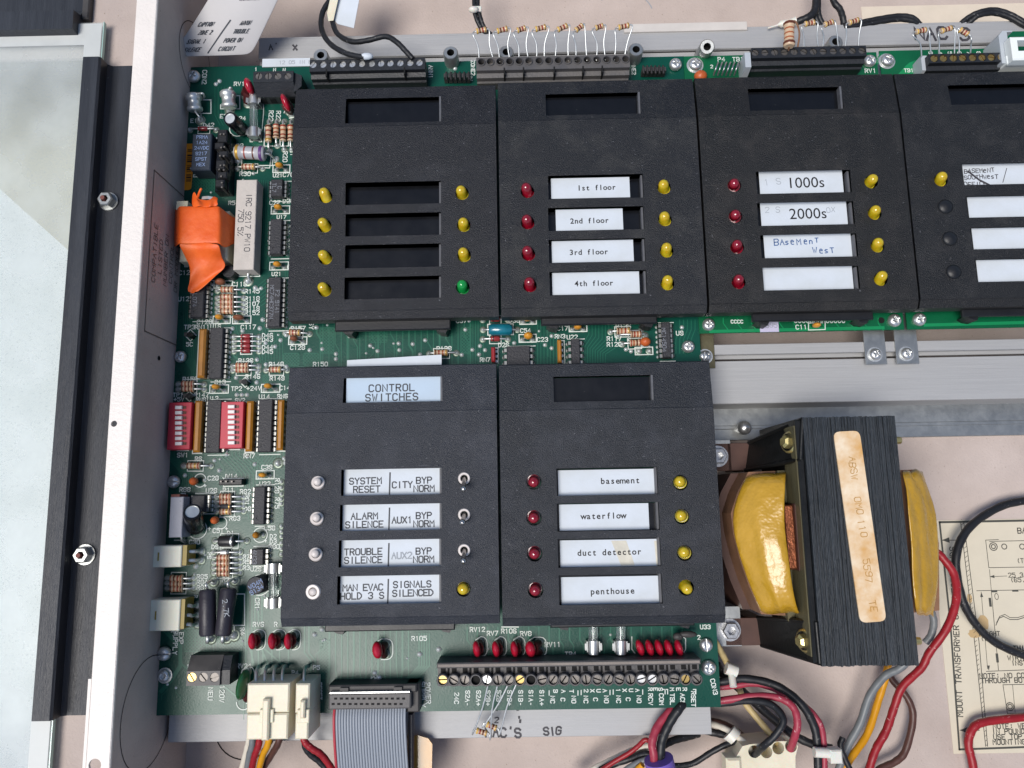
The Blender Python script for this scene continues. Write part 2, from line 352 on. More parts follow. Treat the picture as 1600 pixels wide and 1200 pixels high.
# ---------------------------------------------------------------- stroke lettering
G = {'A': "00 26 40|13 33", 'B': "00 06 36 45 44 33 03|33 42 41 30 00", 'C': "45 36 16 05 01 10 30 41", 'D': "00 06 26 44 42 20 00",
 'E': "40 00 06 46|03 33", 'F': "00 06 46|03 33", 'G': "45 36 16 05 01 10 30 41 43 23", 'H': "00 06|40 46|03 43", 'I': "20 26",
 'J': "01 10 30 41 46", 'K': "00 06|46 03 40", 'L': "06 00 40", 'M': "00 06 23 46 40", 'N': "00 06 40 46", 'O': "10 01 05 16 36 45 41 30 10",
 'P': "00 06 36 45 44 33 03", 'Q': "10 01 05 16 36 45 41 30 10|22 40", 'R': "00 06 36 45 44 33 03|23 40", 'S': "01 10 30 41 42 33 13 04 05 16 36 45",
 'T': "06 46|26 20", 'U': "06 01 10 30 41 46", 'V': "06 20 46", 'W': "06 10 24 30 46", 'X': "00 46|06 40", 'Y': "06 23 46|23 20", 'Z': "06 46 00 40",
 '0': "10 01 05 16 36 45 41 30 10", '1': "15 26 20", '2': "05 16 36 45 44 00 40", '3': "05 16 36 45 44 33 42 41 30 10 01|33 23", '4': "30 36 02 42",
 '5': "46 06 04 34 43 41 30 10 01", '6': "45 36 16 05 01 10 30 41 42 33 03", '7': "06 46 10", '8': "13 04 05 16 36 45 44 33 13 02 01 10 30 41 42 33",
 '9': "01 10 30 41 45 36 16 05 04 13 43", '+': "03 43|25 21", '-': "13 33", '.': "20 21", ',': "10 21", ':': "21 22|24 25", '/': "00 46", "'": "26 25",
 '(': "36 24 22 30", ')': "16 24 22 10", '%': "00 46|05 16|30 41", '#': "10 16|30 36|02 42|04 44", '<': "46 03 40", '*': "03 43|15 31|11 35",
 'e': "03 33 34 25 15 04 01 10 30", 'n': "00 04|03 14 24 33 30", 's': "00 20 31 22 12 03 14 34", 'm': "00 04 14 20 24 34 30"}
def stext(mb, s, cx, cy, h, z, rot=0.0, w=None, adv=1.0, m=None, frame=None, jit=0.0, upv=None):
    """letters as thin strokes: centre (world cx, cy), cap height h"""
    u = h / 6.0; w = w or h * 0.13; n = len(s); pitch = 5.6 * u * adv; tot = pitch * (n - 1) + 4 * u
    ca, sa = math.cos(rot), math.sin(rot)
    k = 0
    for i, ch in enumerate(s):
        g = G.get(ch) or G.get(ch.upper())
        if ch == ' ' or not g: continue
        jr = random.uniform(-jit, jit); jy = random.uniform(-jit, jit) * h
        for st in g.split('|'):
            pts = []
            for q in st.split():
                lx = -tot / 2 + i * pitch + int(q[0]) * u; ly = -3 * u + int(q[1]) * u + jy
                if jit: lx += jr * (int(q[1]) - 3) * u + random.uniform(-jit, jit) * u; ly += random.uniform(-jit, jit) * u
                p = (cx + lx * ca - ly * sa, cy + lx * sa + ly * ca)
                pts.append(frame(*p) if frame else Vector((p[0], p[1], z + k * 0.0003)))
            mb.ribbon(pts, w, None, m, up=upv or (0, 0, 1)); k = (k + 1) % 4
def ptext(mb, s, px, py, hpx, z, rot=0.0, **k):
    p = P(px, py, z); stext(mb, s, p.x, p.y, hpx * S(px, py, z), z, rot, **k)
def ftext(s, cx, cy, h, z, name, material, parent, adv=None, rot=0.0, bold=0.0):
    """type set with the built-in face, converted to a mesh and laid on the card"""
    cu = bpy.data.curves.new('t', 'FONT'); cu.body = s; cu.size = 1.0; cu.align_x = 'CENTER'; cu.align_y = 'CENTER'; cu.offset = bold
    cu.resolution_u = 3
    if adv: cu.space_character = adv
    o = bpy.data.objects.new('t', cu); SC.collection.objects.link(o)
    dg = bpy.context.evaluated_depsgraph_get(); dg.update(); me = bpy.data.meshes.new_from_object(o.evaluated_get(dg)); bpy.data.objects.remove(o)
    me.transform(Matrix.Translation((cx, cy, z)) @ Matrix.Rotation(rot, 4, 'Z') @ Matrix.Scale(h / 0.72, 4))
    me.name = name; me.materials.clear(); me.materials.append(MATS[material])
    b = base_of(parent); shift(me, b); return link(name, me, parent)
# ================================================================= SETTING
BZ = -1.10; WX = -5.466; LZ = 1.20
g = MB(); g.box(-40, 40, -40, 40, -3.4, -3.3); g.build('ground', 'ground', kind='structure')
q0, q1, q2 = P(-260, 200, -3.28), P(-6, 290, -3.28), P(108, 392, -3.28)
d = (q2 - q1); g = MB(); g.prism([(q1.x - d.x * 6, q1.y - d.y * 6), (q2.x + d.x * 2, q2.y + d.y * 2), (q2.x + d.x * 2 + 3, q2.y + 9), (q1.x - 9, q1.y + 9)], -3.3, -3.27)
g.build('reflection_patch', 'reflection_olive', kind='structure')  # added sheet, painted to stand in for a dark reflection in the door glass
# ---------------------------------------------------------------- cabinet
cab = thing('metal_cabinet', (WX, -4, BZ), 'beige enamelled steel cabinet box holding the boards, its left wall in deep shade', 'cabinet')
X1, Y0, Y1 = 14.0, -6.5, 10.6
g = MB(); g.box(WX, X1, Y0, Y1, BZ - .05, BZ)
g.build('back_panel', 'enamel', cab)
def wall(x0, x1, y0, y1, nm='side_wall'):
    g = MB(); g.box(x0, x1, y0, y1, BZ - .05, LZ); return g.build(nm, 'enamel', cab)
lw = wall(WX - .05, WX, Y0, Y1); wall(X1, X1 + .05, Y0, Y1); wall(WX - .05, X1 + .05, Y1, Y1 + .05); wall(WX - .05, X1 + .05, Y0 - .05, Y0)
g = MB(); g.box(WX - .318, WX + .004, Y0, Y1, LZ, LZ + .045, .012)
yb = P(128, 1060, LZ).y; g.box(WX - .36, WX - .318, Y0, yb, LZ, LZ + .04)
g2 = MB()
for (px, py, r) in ((178, 662, .045), (148, 1196, .085)):
    p = P(px, py, LZ + .045); g2.cyl((p.x, p.y, LZ - .2), (p.x, p.y, LZ + .2), r, seg=16)
me = bool_diff(g.mesh('l', 'enamel_lit'), g2.mesh('c', 'hole_black'), 'front_lip', ['enamel_lit', 'hole_black'])
link('front_lip', shift(me, base_of(cab)), cab)
g = MB(); g.box(X1 - .01, X1 + .3, Y0, Y1, LZ, LZ + .045); g.build('front_lip', 'enamel_lit', cab)
# knockout rings pressed in the left wall, and one in the back panel
def wallring(y, z, r, nm='knockout'):
    g = MB(); n = 40; pts = [Vector((WX + .004, y + r * math.cos(2 * math.pi * i / n), z + r * math.sin(2 * math.pi * i / n))) for i in range(n + 1)]
    g.ribbon(pts, .014, None, up=(1, 0, 0)); g.build(nm, 'dark_line', lw)
pk = P(222, 1140, 0.3); wallring(-2.95, .25, .78); wallring(7.6, -.15, .62)
g = MB(); n = 36; c = P(262, 1180, BZ); c = Vector((WX + .95, -3.55, BZ)); pts = [c + Vector((.5 * math.cos(2 * math.pi * i / n), .5 * math.sin(2 * math.pi * i / n), .004)) for i in range(n + 1)]
g.ribbon(pts, .02); g.build('knockout', 'dark_line', cab)
c = P(975, 25, BZ); g = MB(); pts = [c + Vector((.55 * math.cos(a / 10 + .3), .5 * math.sin(a / 10 + .3), .004)) for a in range(0, 22)]
g.ribbon(pts, .02); g.build('knockout', 'ink_faint', cab)
# stencilled notice on the wall
g = MB()
fr = lambda a, b: Vector((WX + .006, a, b))
for zz in (1.02, -.05): g.ribbon([(WX + .005, 2.55, zz), (WX + .005, 5.05, zz)], .02, None, up=(1, 0, 0))
for yy in (2.55, 5.05): g.ribbon([(WX + .005, yy, -.05), (WX + .005, yy, 1.02)], .02, None, up=(1, 0, 0))
for i, t in enumerate(['COMPATIBLE', 'LISTED', 'NUMBER ON', 'CONTROL', 'OR MODULE']):
    stext(g, t, 3.8, .86 - i * .18, .1, 0, 0, frame=fr, upv=(1, 0, 0), w=.012)
g.build('printed_notice', 'wall_print', lw)
p = P(228, 560, .55); g = MB(); g.lathe([(0, 0), (.035, 0), (.035, .01)], (WX + .002, p.y, .55), (1, 0, 0), 10); g.build('hole', 'hole_black', lw)
# ---------------------------------------------------------------- opened door with its window
DZ = 0.45
door = thing('cabinet_door', (-7.5, 0, DZ), 'beige cabinet door swung open on the left, with a glass window held by black rails', 'door')
gx = P(75, 1127, .72).x; g = MB()
xr = WX - .37
ytop = P(60, 60, DZ).y; ywt = P(60, 78, DZ).y
g.box(gx - .35, xr, -6.5, 10.6, DZ - .06, DZ)                 # stile beside the window
g.box(-14, gx - .35, 7.3, 10.6, DZ - .06, DZ); g.box(-14, gx - .35, -6.5, P(60, 1175, DZ).y - 1.6, DZ - .06, DZ)
g.build('door_panel', 'enamel', door)
g = MB(); gz = DZ + .16
yt = P(130, 35, gz).y; ybm = -5.2
g.box(-14, gx, ybm, yt, gz - .06, gz, .012)
gl = g.build('window_pane', 'window_glass', door)
g = MB(); yf = P(60, 72, gz).y                                    # frosted border fired on the pane
g.box(-14, gx - .03, yf, yt - .03, gz + .001, gz + .004); g.box(gx - .30, gx - .03, ybm + .1, yf, gz + .001, gz + .004)
g.build('pane_border', 'glass_frost', gl)
g = MB(); g.box(gx - .006, gx + .006, ybm, yt, gz - .06, gz + .006); g.build('pane_edge', 'glass_edge', gl)
# vertical rail: folded profile
zt = gz + .16
xa = P(128, 88, zt).x; xb_ = P(157, 88, zt - .02).x; xc = P(168, 92, gz - .05).x; xd = WX - .33
y1r = P(165, 88, zt).y; y0r = P(60, 1127, zt).y
prof = [(xa, gz + .005), (xa, zt - .03), (xa + .02, zt), (xb_ - .02, zt), (xb_ + .01, zt - .03), (xc, gz - .06), (xc + .06, DZ + .05), (xd, DZ + .05), (xd, DZ + .005), (xc, DZ + .005), (xb_, DZ + .005)]
n = len(prof); g = MB()
def extr(g, prof, y0, y1, along='y', m=None):
    n = len(prof); mk = (lambda a, b, t: (a, t, b)) if along == 'y' else (lambda a, b, t: (t, a, b))
    vs = [mk(a, b, y0) for a, b in prof] + [mk(a, b, y1) for a, b in prof]
    g.add(vs, [tuple(range(n)), tuple(range(2 * n - 1, n - 1, -1))] + [(i, n + i, n + (i + 1) % n, (i + 1) % n) for i in range(n)], m)
extr(g, prof, y0r, y1r); rail_v = g.build('window_rail', 'rubber', door)
yy = P(50, 45, zt).y; xe = P(114, 30, zt).x
g = MB(); extr(g, [(P(50, 47, zt).y, gz + .005), (P(50, 46, zt).y, zt), (P(50, 17, zt).y, zt), (P(50, 14, zt).y, gz - .02), (P(50, 12, gz).y, DZ + .05), (P(50, -12, gz).y, DZ + .05), (P(50, -12, gz).y, DZ + .005), (P(50, 20, gz).y, DZ + .005)], -14, xe, 'x')
g.build('window_rail', 'rubber', door, label='upper black rail across the top of the window')
g = MB(); p = P(122, 20, DZ + .1); g.box(xe, xe + .12, p.y - .12, p.y + .45, DZ, DZ + .12, .02); g.build('rail_end', 'dusty_black', door)
for (px, py) in ((167, 313), (130, 867)):
    p = P(px, py, DZ + .12); g = MB()
    g.cyl((p.x, p.y, DZ + .05), (p.x, p.y, DZ + .08), .15, seg=20)
    g.lathe([(.075, 0), (.125, .0), (.125, .10), (.105, .12), (.06, .12)], (p.x, p.y, DZ + .08), seg=6, smooth=False)
    nut = g.build('nut', 'zinc', door)
    g = MB(); g.cyl((p.x, p.y, DZ + .05), (p.x - .01, p.y, DZ + .24), .045, .035, 12); g.build('stud', 'ceramic_end', nut)
# ---------------------------------------------------------------- aluminium rails under the boards
def mbrail(label, parts):
    g0 = parts[0]; o = thing('aluminium_rail', (g0[0], g0[2], g0[4]), label, 'rail', 'aluminium mounting rails')
    for i, b in enumerate(parts):
        g = MB(); g.box(b[0], b[1], b[2], b[3], b[4], b[5], .008); g.build(['web', 'flange', 'flange', 'flange'][i], 'aluminium' if len(b) < 7 else b[6], o)
    return o
a = P(266, 1100, -.3); b = P(1112, 1147, -.3)
botrail = mbrail('bare aluminium rail under the bottom edge of the main board, marked in pen', [(a.x, b.x, b.y, b.y + 1.0, -.34, -.28), (a.x, b.x, b.y - .005, b.y + .05, BZ + .02, -.34)])
ya, yb2 = P(900, 82, -.3).y, P(900, 51, -.3).y
xl = P(405, 70, -.3).x; xm = P(1184, 60, -.3).x
toprail = mbrail('long aluminium rail above the boards, scribbled with faint pen marks at its left end', [(xl, 12.5, ya, yb2, -.34, -.28), (xl, 12.5, ya - .55, ya, -.40, -.36), (xl, 12.5, yb2, yb2 + .04, BZ, -.30)])
# rails on the right under the expansion boards
def yz(py, z): return P(1300, py, z).y
rr1 = mbrail('wide brushed aluminium rail with a folded step right of the lower covers', [
    (2.86, 12.5, yz(628, -.30), yz(561, -.30), -.36, -.30), (2.86, 12.5, yz(551, -.2), yz(535, -.2), -.26, -.20),
    (2.86, 12.5, yz(558, -.34), yz(545, -.34), -.40, -.36), (2.86, 12.5, yz(628, -.3), yz(627, -.3), BZ + .1, -.36)])
rr2 = mbrail('flat grey aluminium strip lying on the back panel above the transformer', [
    (2.0, 12.5, yz(685, -.98), yz(620, -.98), BZ + .01, -1.0, 'zinc'), (2.0, 12.5, yz(668, -.98), yz(662, -.98), -1.0, -.985, 'zinc')])
# pen marks on the rails
def marker(name, label, items, z, cat='handwriting'):
    g = MB()
    for (t, px, py, h, w, j) in items: ptext(g, t, px, py, h, z, R(-1), w=w, jit=j, adv=.95)
    return one(g, name, 'marker', label, cat)
marker('pen_writing', "black pen letters NAC'S with ticks written on the bottom rail", [("NAC'S", 786, 1144, 13, .030, .10), ("2", 776, 1124, 8, .02, .2), ("'", 811, 1127, 12, .03, .1), ("'", 776, 1112, 6, .04, .2), ("'", 809, 1110, 6, .04, .2), ("'", 812, 1133, 14, .035, .1)], -.276)
marker('pen_writing', 'smaller black pen letters SIG at the middle of the bottom rail', [("SIG", 863, 1142, 11, .026, .12)], -.276)
marker('pen_writing', "thick pen letters NAC'S on the top rail at the right", [("NAC'S", 1472, 52, 20, .045, .12)], -.276)
marker('pen_writing', 'faint scribbled pen marks at the left end of the top rail', [("A'", 427, 73, 9, .02, .2), ("X", 461, 73, 8, .03, .25)], -.276)
# corner brackets with screws are built with the expansion boards
# ---------------------------------------------------------------- screw templates
def head_template(kind, r=0.1):
    g = MB(); g.lathe([(0, 0), (r, 0), (r, .02), (r * .92, .05), (r * .62, .078), (0, .088)], (0, 0, 0), seg=20)
    m = g.mesh('s', 'screw_steel'); c = MB()
    if kind == 'slot': c.box(-r * 1.3, r * 1.3, -r * .09, r * .09, .045, .2)
    elif kind == 'phillips':
        c.box(-r * .55, r * .55, -r * .10, r * .10, .045, .2); m = bool_diff(m, c.mesh('c', 'hole_black'), 's', ['screw_steel', 'dull_screw'])
        c = MB(); c.box(-r * .10, r * .10, -r * .55, r * .55, .045, .2)
    else: c.lathe([(0, 0), (r * .45, 0), (r * .45, .2), (0, .2)], (0, 0, .04), seg=6, smooth=False)
    return bool_diff(m, c.mesh('c', 'hole_black'), 'screw_head', ['screw_steel', 'dull_screw'])
HEAD = {k: head_template(k) for k in ('slot', 'phillips', 'torx')}
def screw(parent, px, py, kind='phillips', rpx=10, z=.02, washer=False, rot=None, name='screw', label=None, zh=0.0):
    p = P(px, py, z + .05); r = rpx * S(px, py, z)
    o = link(name, HEAD[kind], parent, (p.x, p.y, z), (0, 0, random.uniform(0, 3) if rot is None else rot), label)
    o.scale = (r / .1, r / .1, r / .1 * .95)
    if washer:
        g = MB(); g.cyl((p.x, p.y, z - .012), (p.x, p.y, z + .004), r * 1.25, seg=20); w = g.build('washer', 'tin', parent)
    return o
# terminal screw (small, slotted, sits in a well)
g = MB(); g.cyl((0, 0, 0), (0, 0, .05), .058, seg=14); c = MB(); c.box(-.08, .08, -.008, .008, .03, .1)
TS = {}
for mm in ('dull_screw', 'brass_screw', 'screw_steel'):
    TS[mm] = bool_diff(g.mesh('s', mm), c.mesh('c', 'hole_black'), 'terminal_screw_' + mm, [mm, 'hole_black'])
# ================================================================= COVERS (annunciator modules)
ZF = 0.60
mat('ledge', '#55565a', .5, var=.2, vscale=6)
def cyl_cut(g, x, y, r, z0=-.2, z1=1.2, seg=20): g.lathe([(0, z0), (r, z0), (r, z1), (0, z1)], (x, y, 0), seg=seg, smooth=False)
def LEDmesh(matn):
    g = MB(); r = .082
    g.lathe([(r * 1.18, 0), (r * 1.18, .02), (r, .02), (r, .13), (r * .96, .16), (r * .82, .19), (r * .55, .213), (r * .25, .223), (0, .225)], (0, 0, 0), seg=18)
    return g.mesh('led_' + matn, matn)
LEDM = {k: LEDmesh('led_' + k) for k in ('red', 'yellow', 'green')}
def axis_rot(a, b): return (Vector(b) - Vector(a)).to_track_quat('Z', 'Y').to_euler()
def led(mod, col, bx, by, tx, ty):
    b = P(bx, by, ZF - .02); t = P(tx, ty, ZF + .13); dirn = t - b
    base = b - dirn.normalized() * .09
    o = link('led', LEDM[col], mod, base, axis_rot(b, t), label={'red': 'red lamp', 'yellow': 'yellow lamp', 'green': 'green lamp'}[col])
    return b
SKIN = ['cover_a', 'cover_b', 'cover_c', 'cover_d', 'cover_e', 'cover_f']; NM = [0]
def module(label, x0, x1, y0, y1, header, slots, holes, tab=None, group='black plastic module covers'):
    mod = thing('module_cover', ((x0 + x1) / 2, (y0 + y1) / 2, .0), label, 'cover', group)
    yh = y1 - .72; g = MB()
    extr(g, [(y0, ZF - .20), (y0, ZF - .07), (y0 + .11, ZF - .012), (y0 + .125, ZF), (yh, ZF), (yh + .01, ZF - .006), (y1 - .015, ZF - .09), (y1, ZF - .105), (y1, ZF - .20)][::-1], x0, x1, 'x')
    c = MB()
    for (a0, a1, b0, b1) in [header] + slots: c.box(a0, a1, b0, b1, ZF - .3, ZF + .2)
    for (hx, hy, hr) in holes: cyl_cut(c, hx, hy, hr)
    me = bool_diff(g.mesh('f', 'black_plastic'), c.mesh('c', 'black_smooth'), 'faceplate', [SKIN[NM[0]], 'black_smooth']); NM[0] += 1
    bm = bmesh.new(); bm.from_mesh(me); bmesh.ops.recalc_face_normals(bm, faces=bm.faces)
    bm.to_mesh(me); bm.free()
    link('faceplate', shift(me, base_of(mod)), mod)
    # pocket floors behind the window openings
    for i, (a0, a1, b0, b1) in enumerate([header] + slots):
        g = MB(); zf = ZF - .15
        g.box(a0 - .02, a1 + .02, b0 - .03, b1 - .012, zf - .02, zf)
        sl_ = g.build('card_slot', 'black_gloss', mod)
        g = MB(); g.box(a1 - .032, a1 - .002, b0 + .002, b1 - .002, zf + .001, ZF - .045); g.build('slot_ledge', 'ledge', sl_)
    g = MB(); t = .035                                              # skirt and posts down to the board
    g.box(x0, x0 + t, y0, y1, .30, ZF - .2); g.box(x1 - t, x1, y0, y1, .30, ZF - .2)
    g.box(x0 + t, x1 - t, y0, y0 + t, .30, ZF - .2); g.box(x0 + t, x1 - t, y1 - t, y1, .30, ZF - .2)
    for (sx, sy) in ((x0 + .5, y0 + .4), (x1 - .5, y0 + .4), (x0 + .5, y1 - .4), (x1 - .5, y1 - .4)): g.box(sx - .06, sx + .06, sy - .06, sy + .06, .026, .44)
    g.build('frame', 'black_smooth', mod)
    g = MB(); g.box(x0 + .06, x1 - .06, y0 + .06, y1 - .06, .38, .40); g.build('lamp_board', 'board_green', mod)
    if tab:
        g = MB(); g.box(tab[0], tab[1], y0 - tab[2], y0 + .1, .30, .36, .015); g.build('clip_bar', 'black_smooth', mod)
        for sx in (tab[0] + .05, tab[1] - .28):
            g = MB(); g.prism([(sx + .04, y0 - tab[2] + .02), (sx + .24, y0 - tab[2] + .02), (sx + .20, y0 - tab[2] - .05), (sx + .1, y0 - tab[2] - .03)], .02, .30); g.build('clip_leg', 'black_smooth', mod)
    return mod
def rect(tlx, tly, brx, bry, z=ZF):
    a = P(tlx, tly, z); b = P(brx, bry, z); return (a.x, b.x, b.y, a.y)
def bw(px, py, w, h=.32, z=ZF):
    a = P(px, py, z); return (a.x, a.x + w, a.y - h, a.y)
def hp(px, py, r=.088): p = P(px, py, ZF); return (p.x, p.y, r)
# A: top left, four black blank slots
LA = [('yellow', 508.5, 306, 501, 288), ('yellow', 507, 352, 498.7, 340), ('yellow', 508, 402, 498.7, 391), ('yellow', 506.9, 452, 499.4, 443),
      ('yellow', 721.4, 301, 718.5, 292), ('yellow', 724, 351, 723.6, 342), ('yellow', 724.6, 398, 722.3, 388), ('green', 722.5, 448, 721.6, 440)]
LB = [('red', 823.5, 298, 819.5, 284), ('red', 824, 347, 821.3, 336), ('red', 825, 396, 821.5, 384), ('red', 827.4, 445, 826.5, 433),
      ('yellow', 1037, 292, 1036.2, 282.5), ('yellow', 1038.4, 342, 1038, 331.5), ('yellow', 1041, 391, 1042.5, 379.5), ('yellow', 1042.3, 442, 1044.8, 429.5)]
LC = [('red', 1146.8, 288.5, 1147.7, 284), ('red', 1148.6, 337, 1150, 333), ('red', 1151.3, 385, 1152.2, 378), ('red', 1153.5, 440, 1155.5, 431),
      ('yellow', 1360.5, 283, 1368, 275), ('yellow', 1366, 332, 1371, 323), ('yellow', 1370.5, 383, 1374.5, 373), ('yellow', 1375.5, 435, 1383, 424)]
LD = [('yellow', 1469.5, 280, 1475, 269.5)]
LE = [('yellow', 723.7, 919.5, 723.2, 922)]
LF = [('red', 833.7, 752, 834, 755), ('red', 833.7, 808, 834, 811), ('red', 834.8, 864, 835, 867), ('red', 836.2, 921, 836, 925),
      ('yellow', 1062.4, 753, 1061.8, 751.5), ('yellow', 1064.5, 806, 1063.8, 805.5), ('yellow', 1069, 863, 1068.2, 862.5), ('yellow', 1071.5, 917, 1077, 925.5)]
def lh(L, r=.106): return [hp(l[1] + .6, l[2] + 1.2, r) for l in L]
mA = module('black cover at top left with four empty blank slots, yellow lamps and one green lamp', -3.50, -.275, 2.785, 6.634,
            rect(539.4, 151, 689, 189), [rect(540, 285.7, 689, 317.5), rect(540, 334.5, 689, 366.5), rect(539.4, 383.2, 689, 416.4), rect(538.4, 433.6, 689, 465)], lh(LA), (P(524, 503, .33).x, P(704, 503, .33).x, .14))
mB = module('black cover in the top row with cards typed 1st floor to 4th floor', -.235, 2.90, 2.775, 6.668,
            rect(852.5, 144.2, 1002, 176.5), [rect(856.2, 274.8, 1006, 308.5), rect(856.2, 325, 1007, 358), rect(857.3, 375, 1009, 408), rect(858.4, 425, 1011.2, 458.8)], lh(LB), (P(845, 497, .33).x, P(1026, 495, .33).x, .10))
mC = module('dusty black cover third in the top row with cards reading 1000s and 2000s', 2.935, 6.105, 2.78, 6.675,
            rect(1170, 135.5, 1319.6, 169), [rect(1181, 268.5, 1331, 300), rect(1182.8, 317.6, 1336, 350), rect(1187.8, 367.8, 1341, 400.5), rect(1191, 418.5, 1344, 451)], lh(LC), (P(1174, 490, .33).x, P(1363, 488, .33).x, .11))
mD = module('black cover cut off by the right edge of the picture, with round blank plugs', 6.135, 9.30, 2.785, 6.672,
            bw(1484, 130, 1.5, .36), [bw(1502.4, 256.4, 1.55, .345), bw(1509, 307, 1.55, .345), bw(1516, 356, 1.55, .345), bw(1523, 405.6, 1.55, .355)], lh(LD), (P(1502, 487, .33).x, P(1700, 484, .33).x, .10))
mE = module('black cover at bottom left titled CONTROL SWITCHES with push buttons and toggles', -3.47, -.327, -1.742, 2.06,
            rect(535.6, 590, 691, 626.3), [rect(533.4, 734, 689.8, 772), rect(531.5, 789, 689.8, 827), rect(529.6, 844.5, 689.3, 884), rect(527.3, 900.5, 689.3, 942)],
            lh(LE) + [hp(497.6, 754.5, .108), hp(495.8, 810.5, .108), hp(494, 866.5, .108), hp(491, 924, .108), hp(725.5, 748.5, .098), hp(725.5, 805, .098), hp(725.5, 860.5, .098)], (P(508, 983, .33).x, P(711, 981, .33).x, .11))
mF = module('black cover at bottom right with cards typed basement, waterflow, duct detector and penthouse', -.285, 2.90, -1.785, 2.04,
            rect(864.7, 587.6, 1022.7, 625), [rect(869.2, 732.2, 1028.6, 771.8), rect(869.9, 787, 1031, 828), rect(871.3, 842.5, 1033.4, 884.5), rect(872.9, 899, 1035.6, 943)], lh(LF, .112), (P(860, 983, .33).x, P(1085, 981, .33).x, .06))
for mod, L in ((mA, LA), (mB, LB), (mC, LC), (mD, LD), (mE, LE), (mF, LF)):
    for l in L: led(mod, *l)
for (px, py) in ((1477, 323), (1484, 373), (1490, 425)):
    p = P(px, py, ZF); g = MB(); g.lathe([(.115, 0), (.115, .012), (.09, .03), (.05, .045), (0, .05)], (p.x, p.y, ZF - .002), seg=20); g.build('blank_plug', 'black_smooth', mD)
for (px, py, tx, ty, up) in ((497.6, 754.5, 494.5, 751, 1), (495.8, 810.5, 493, 807.5, 1), (494, 866.5, 491, 863.5, 1), (491, 924, 489.5, 924.5, 0)):
    p = P(px, py, ZF - .03); t = P(tx, ty, ZF + .2); g = MB(); dv = (t - p).normalized() if up else Vector((-.12, -.03, 1)).normalized()
    g.lathe([(.10, -.1), (.10, .05), (.09, .07), (.062, .07)] if up else [(.108, -.1), (.108, .05), (.10, .062), (.066, .062), (.06, .03)], p, dv, 20); b_ = g.build('push_button', 'button_white', mE, label=None if up else 'push button with a hollow top')
    g = MB(); g.lathe([(.055, .0), (.055, .13), (.045, .15), (0, .155)] if up else [(.052, -.05), (.05, .035), (0, .04)], p + dv * .03, dv, 16); g.build('plunger', 'button_white', b_)
for (px, py, tx, ty) in ((725.5, 747.5, 724, 766), (725.5, 804, 722, 818), (725.5, 859.5, 724, 879)):
    p = P(px, py, ZF - .02); g = MB(); g.lathe([(.092, -.1), (.092, .03), (.08, .045), (.06, .045), (.05, .02)], p, (0, 0, 1), 18); b_ = g.build('toggle_switch', 'button_white', mE)
    t = P(tx, ty, ZF + .26); dv = t - p; L = dv.length; g = MB(); g.lathe([(.034, 0), (.034, L * .2), (.036, L * .75), (.046, L * .88), (.036, L * .97), (0, L)], p, dv, 12); g.build('lever', 'switch_chrome', b_)
# ---------------------------------------------------------------- cards with writing
CZ = ZF - .118
def card(label, tlx, tly, brx, bry, m='card_white', sk=0.0, z=CZ, h=None):
    a = P(tlx, tly, z); b = P(brx, bry, z); x0, x1, y0, y1 = a.x, b.x, b.y, a.y
    t = thing('label_card', ((x0 + x1) / 2, (y0 + y1) / 2, z), label, 'card')
    g = MB(); g.prism([(x0, y0), (x1, y0 + sk), (x1, y1 + sk), (x0, y1)], z - .012, z); g.build('card_sheet', m, t)
    t['rect'] = 0; del t['rect']
    return t, x0, x1, y0, y1
def typed(s, tlx, tly, brx, bry, cxp, cyp, hx, label, adv=1.32):
    t, *_ = card(label, tlx, tly, brx, bry)
    p = P(cxp, cyp, CZ + .002)
    # fixed-pitch typing: every letter on its own step
    n = len(s); pitch = hx * S(cxp, cyp, CZ) * (.77 if hx < 9 else .82)
    parts = []
    for i, ch in enumerate(s):
        if ch == ' ': continue
        parts.append(ftext(ch, p.x + (i - (n - 1) / 2) * pitch, p.y + (i - (n - 1) / 2) * pitch * .006, hx * S(cxp, cyp, CZ), CZ + .003, 'letter', 'ink', t, bold=.018))
    # join the letters into one print
    bm = bmesh.new()
    for o in parts:
        bm.from_mesh(o.data)
    me = bpy.data.meshes.new('printing'); bm.to_mesh(me); bm.free(); me.materials.append(MATS['ink'])
    for o in parts: bpy.data.objects.remove(o)
    link('printing', me, t)
    return t
typed('1st floor', 860.7, 279, 984.6, 308, 932, 293.5, 8.8, 'white card typed 1st floor, top card of the first floor-by-floor cover')
typed('2nd floor', 868, 327.8, 974, 358.5, 921, 345.2, 8.8, 'short white card typed 2nd floor')
typed('3rd floor', 861.8, 377, 990.5, 408, 920, 394.2, 8.8, 'white card typed 3rd floor')
typed('4th floor', 862.5, 426.5, 999.8, 458.4, 928, 443, 8.8, 'white card typed 4th floor')
typed('basement', 871.6, 735, 1025.6, 772, 969, 751.5, 9.5, 'white card typed basement, text set towards its right')
typed('waterflow', 873.4, 788.5, 1014.7, 827, 943, 806.5, 9.5, 'white card typed waterflow')
td = typed('duct detector', 874.8, 844.5, 1029.5, 884, 952, 863.3, 9.5, 'white card typed duct detector with a brown stain band across it')
a = P(955, 845, CZ); b = P(990, 884, CZ); g = MB()
g.flat([(a.x, a.y, CZ + .0012), (b.x - .18, b.y, CZ + .0012), (b.x + .02, b.y, CZ + .0012), (a.x + .22, a.y, CZ + .0012)][::1]); a2 = P(1022, 845, CZ); b2 = P(1029, 884, CZ)
g.flat([(a2.x, a2.y, CZ + .0012), (a2.x + .02, b2.y, CZ + .0012), (b2.x, b2.y, CZ + .0012), (b2.x, a2.y, CZ + .0012)]); mat('stain_card', '#c4bfb0', .6, var=.12, vscale=5); g.build('stain_mark', 'stain_card', td)
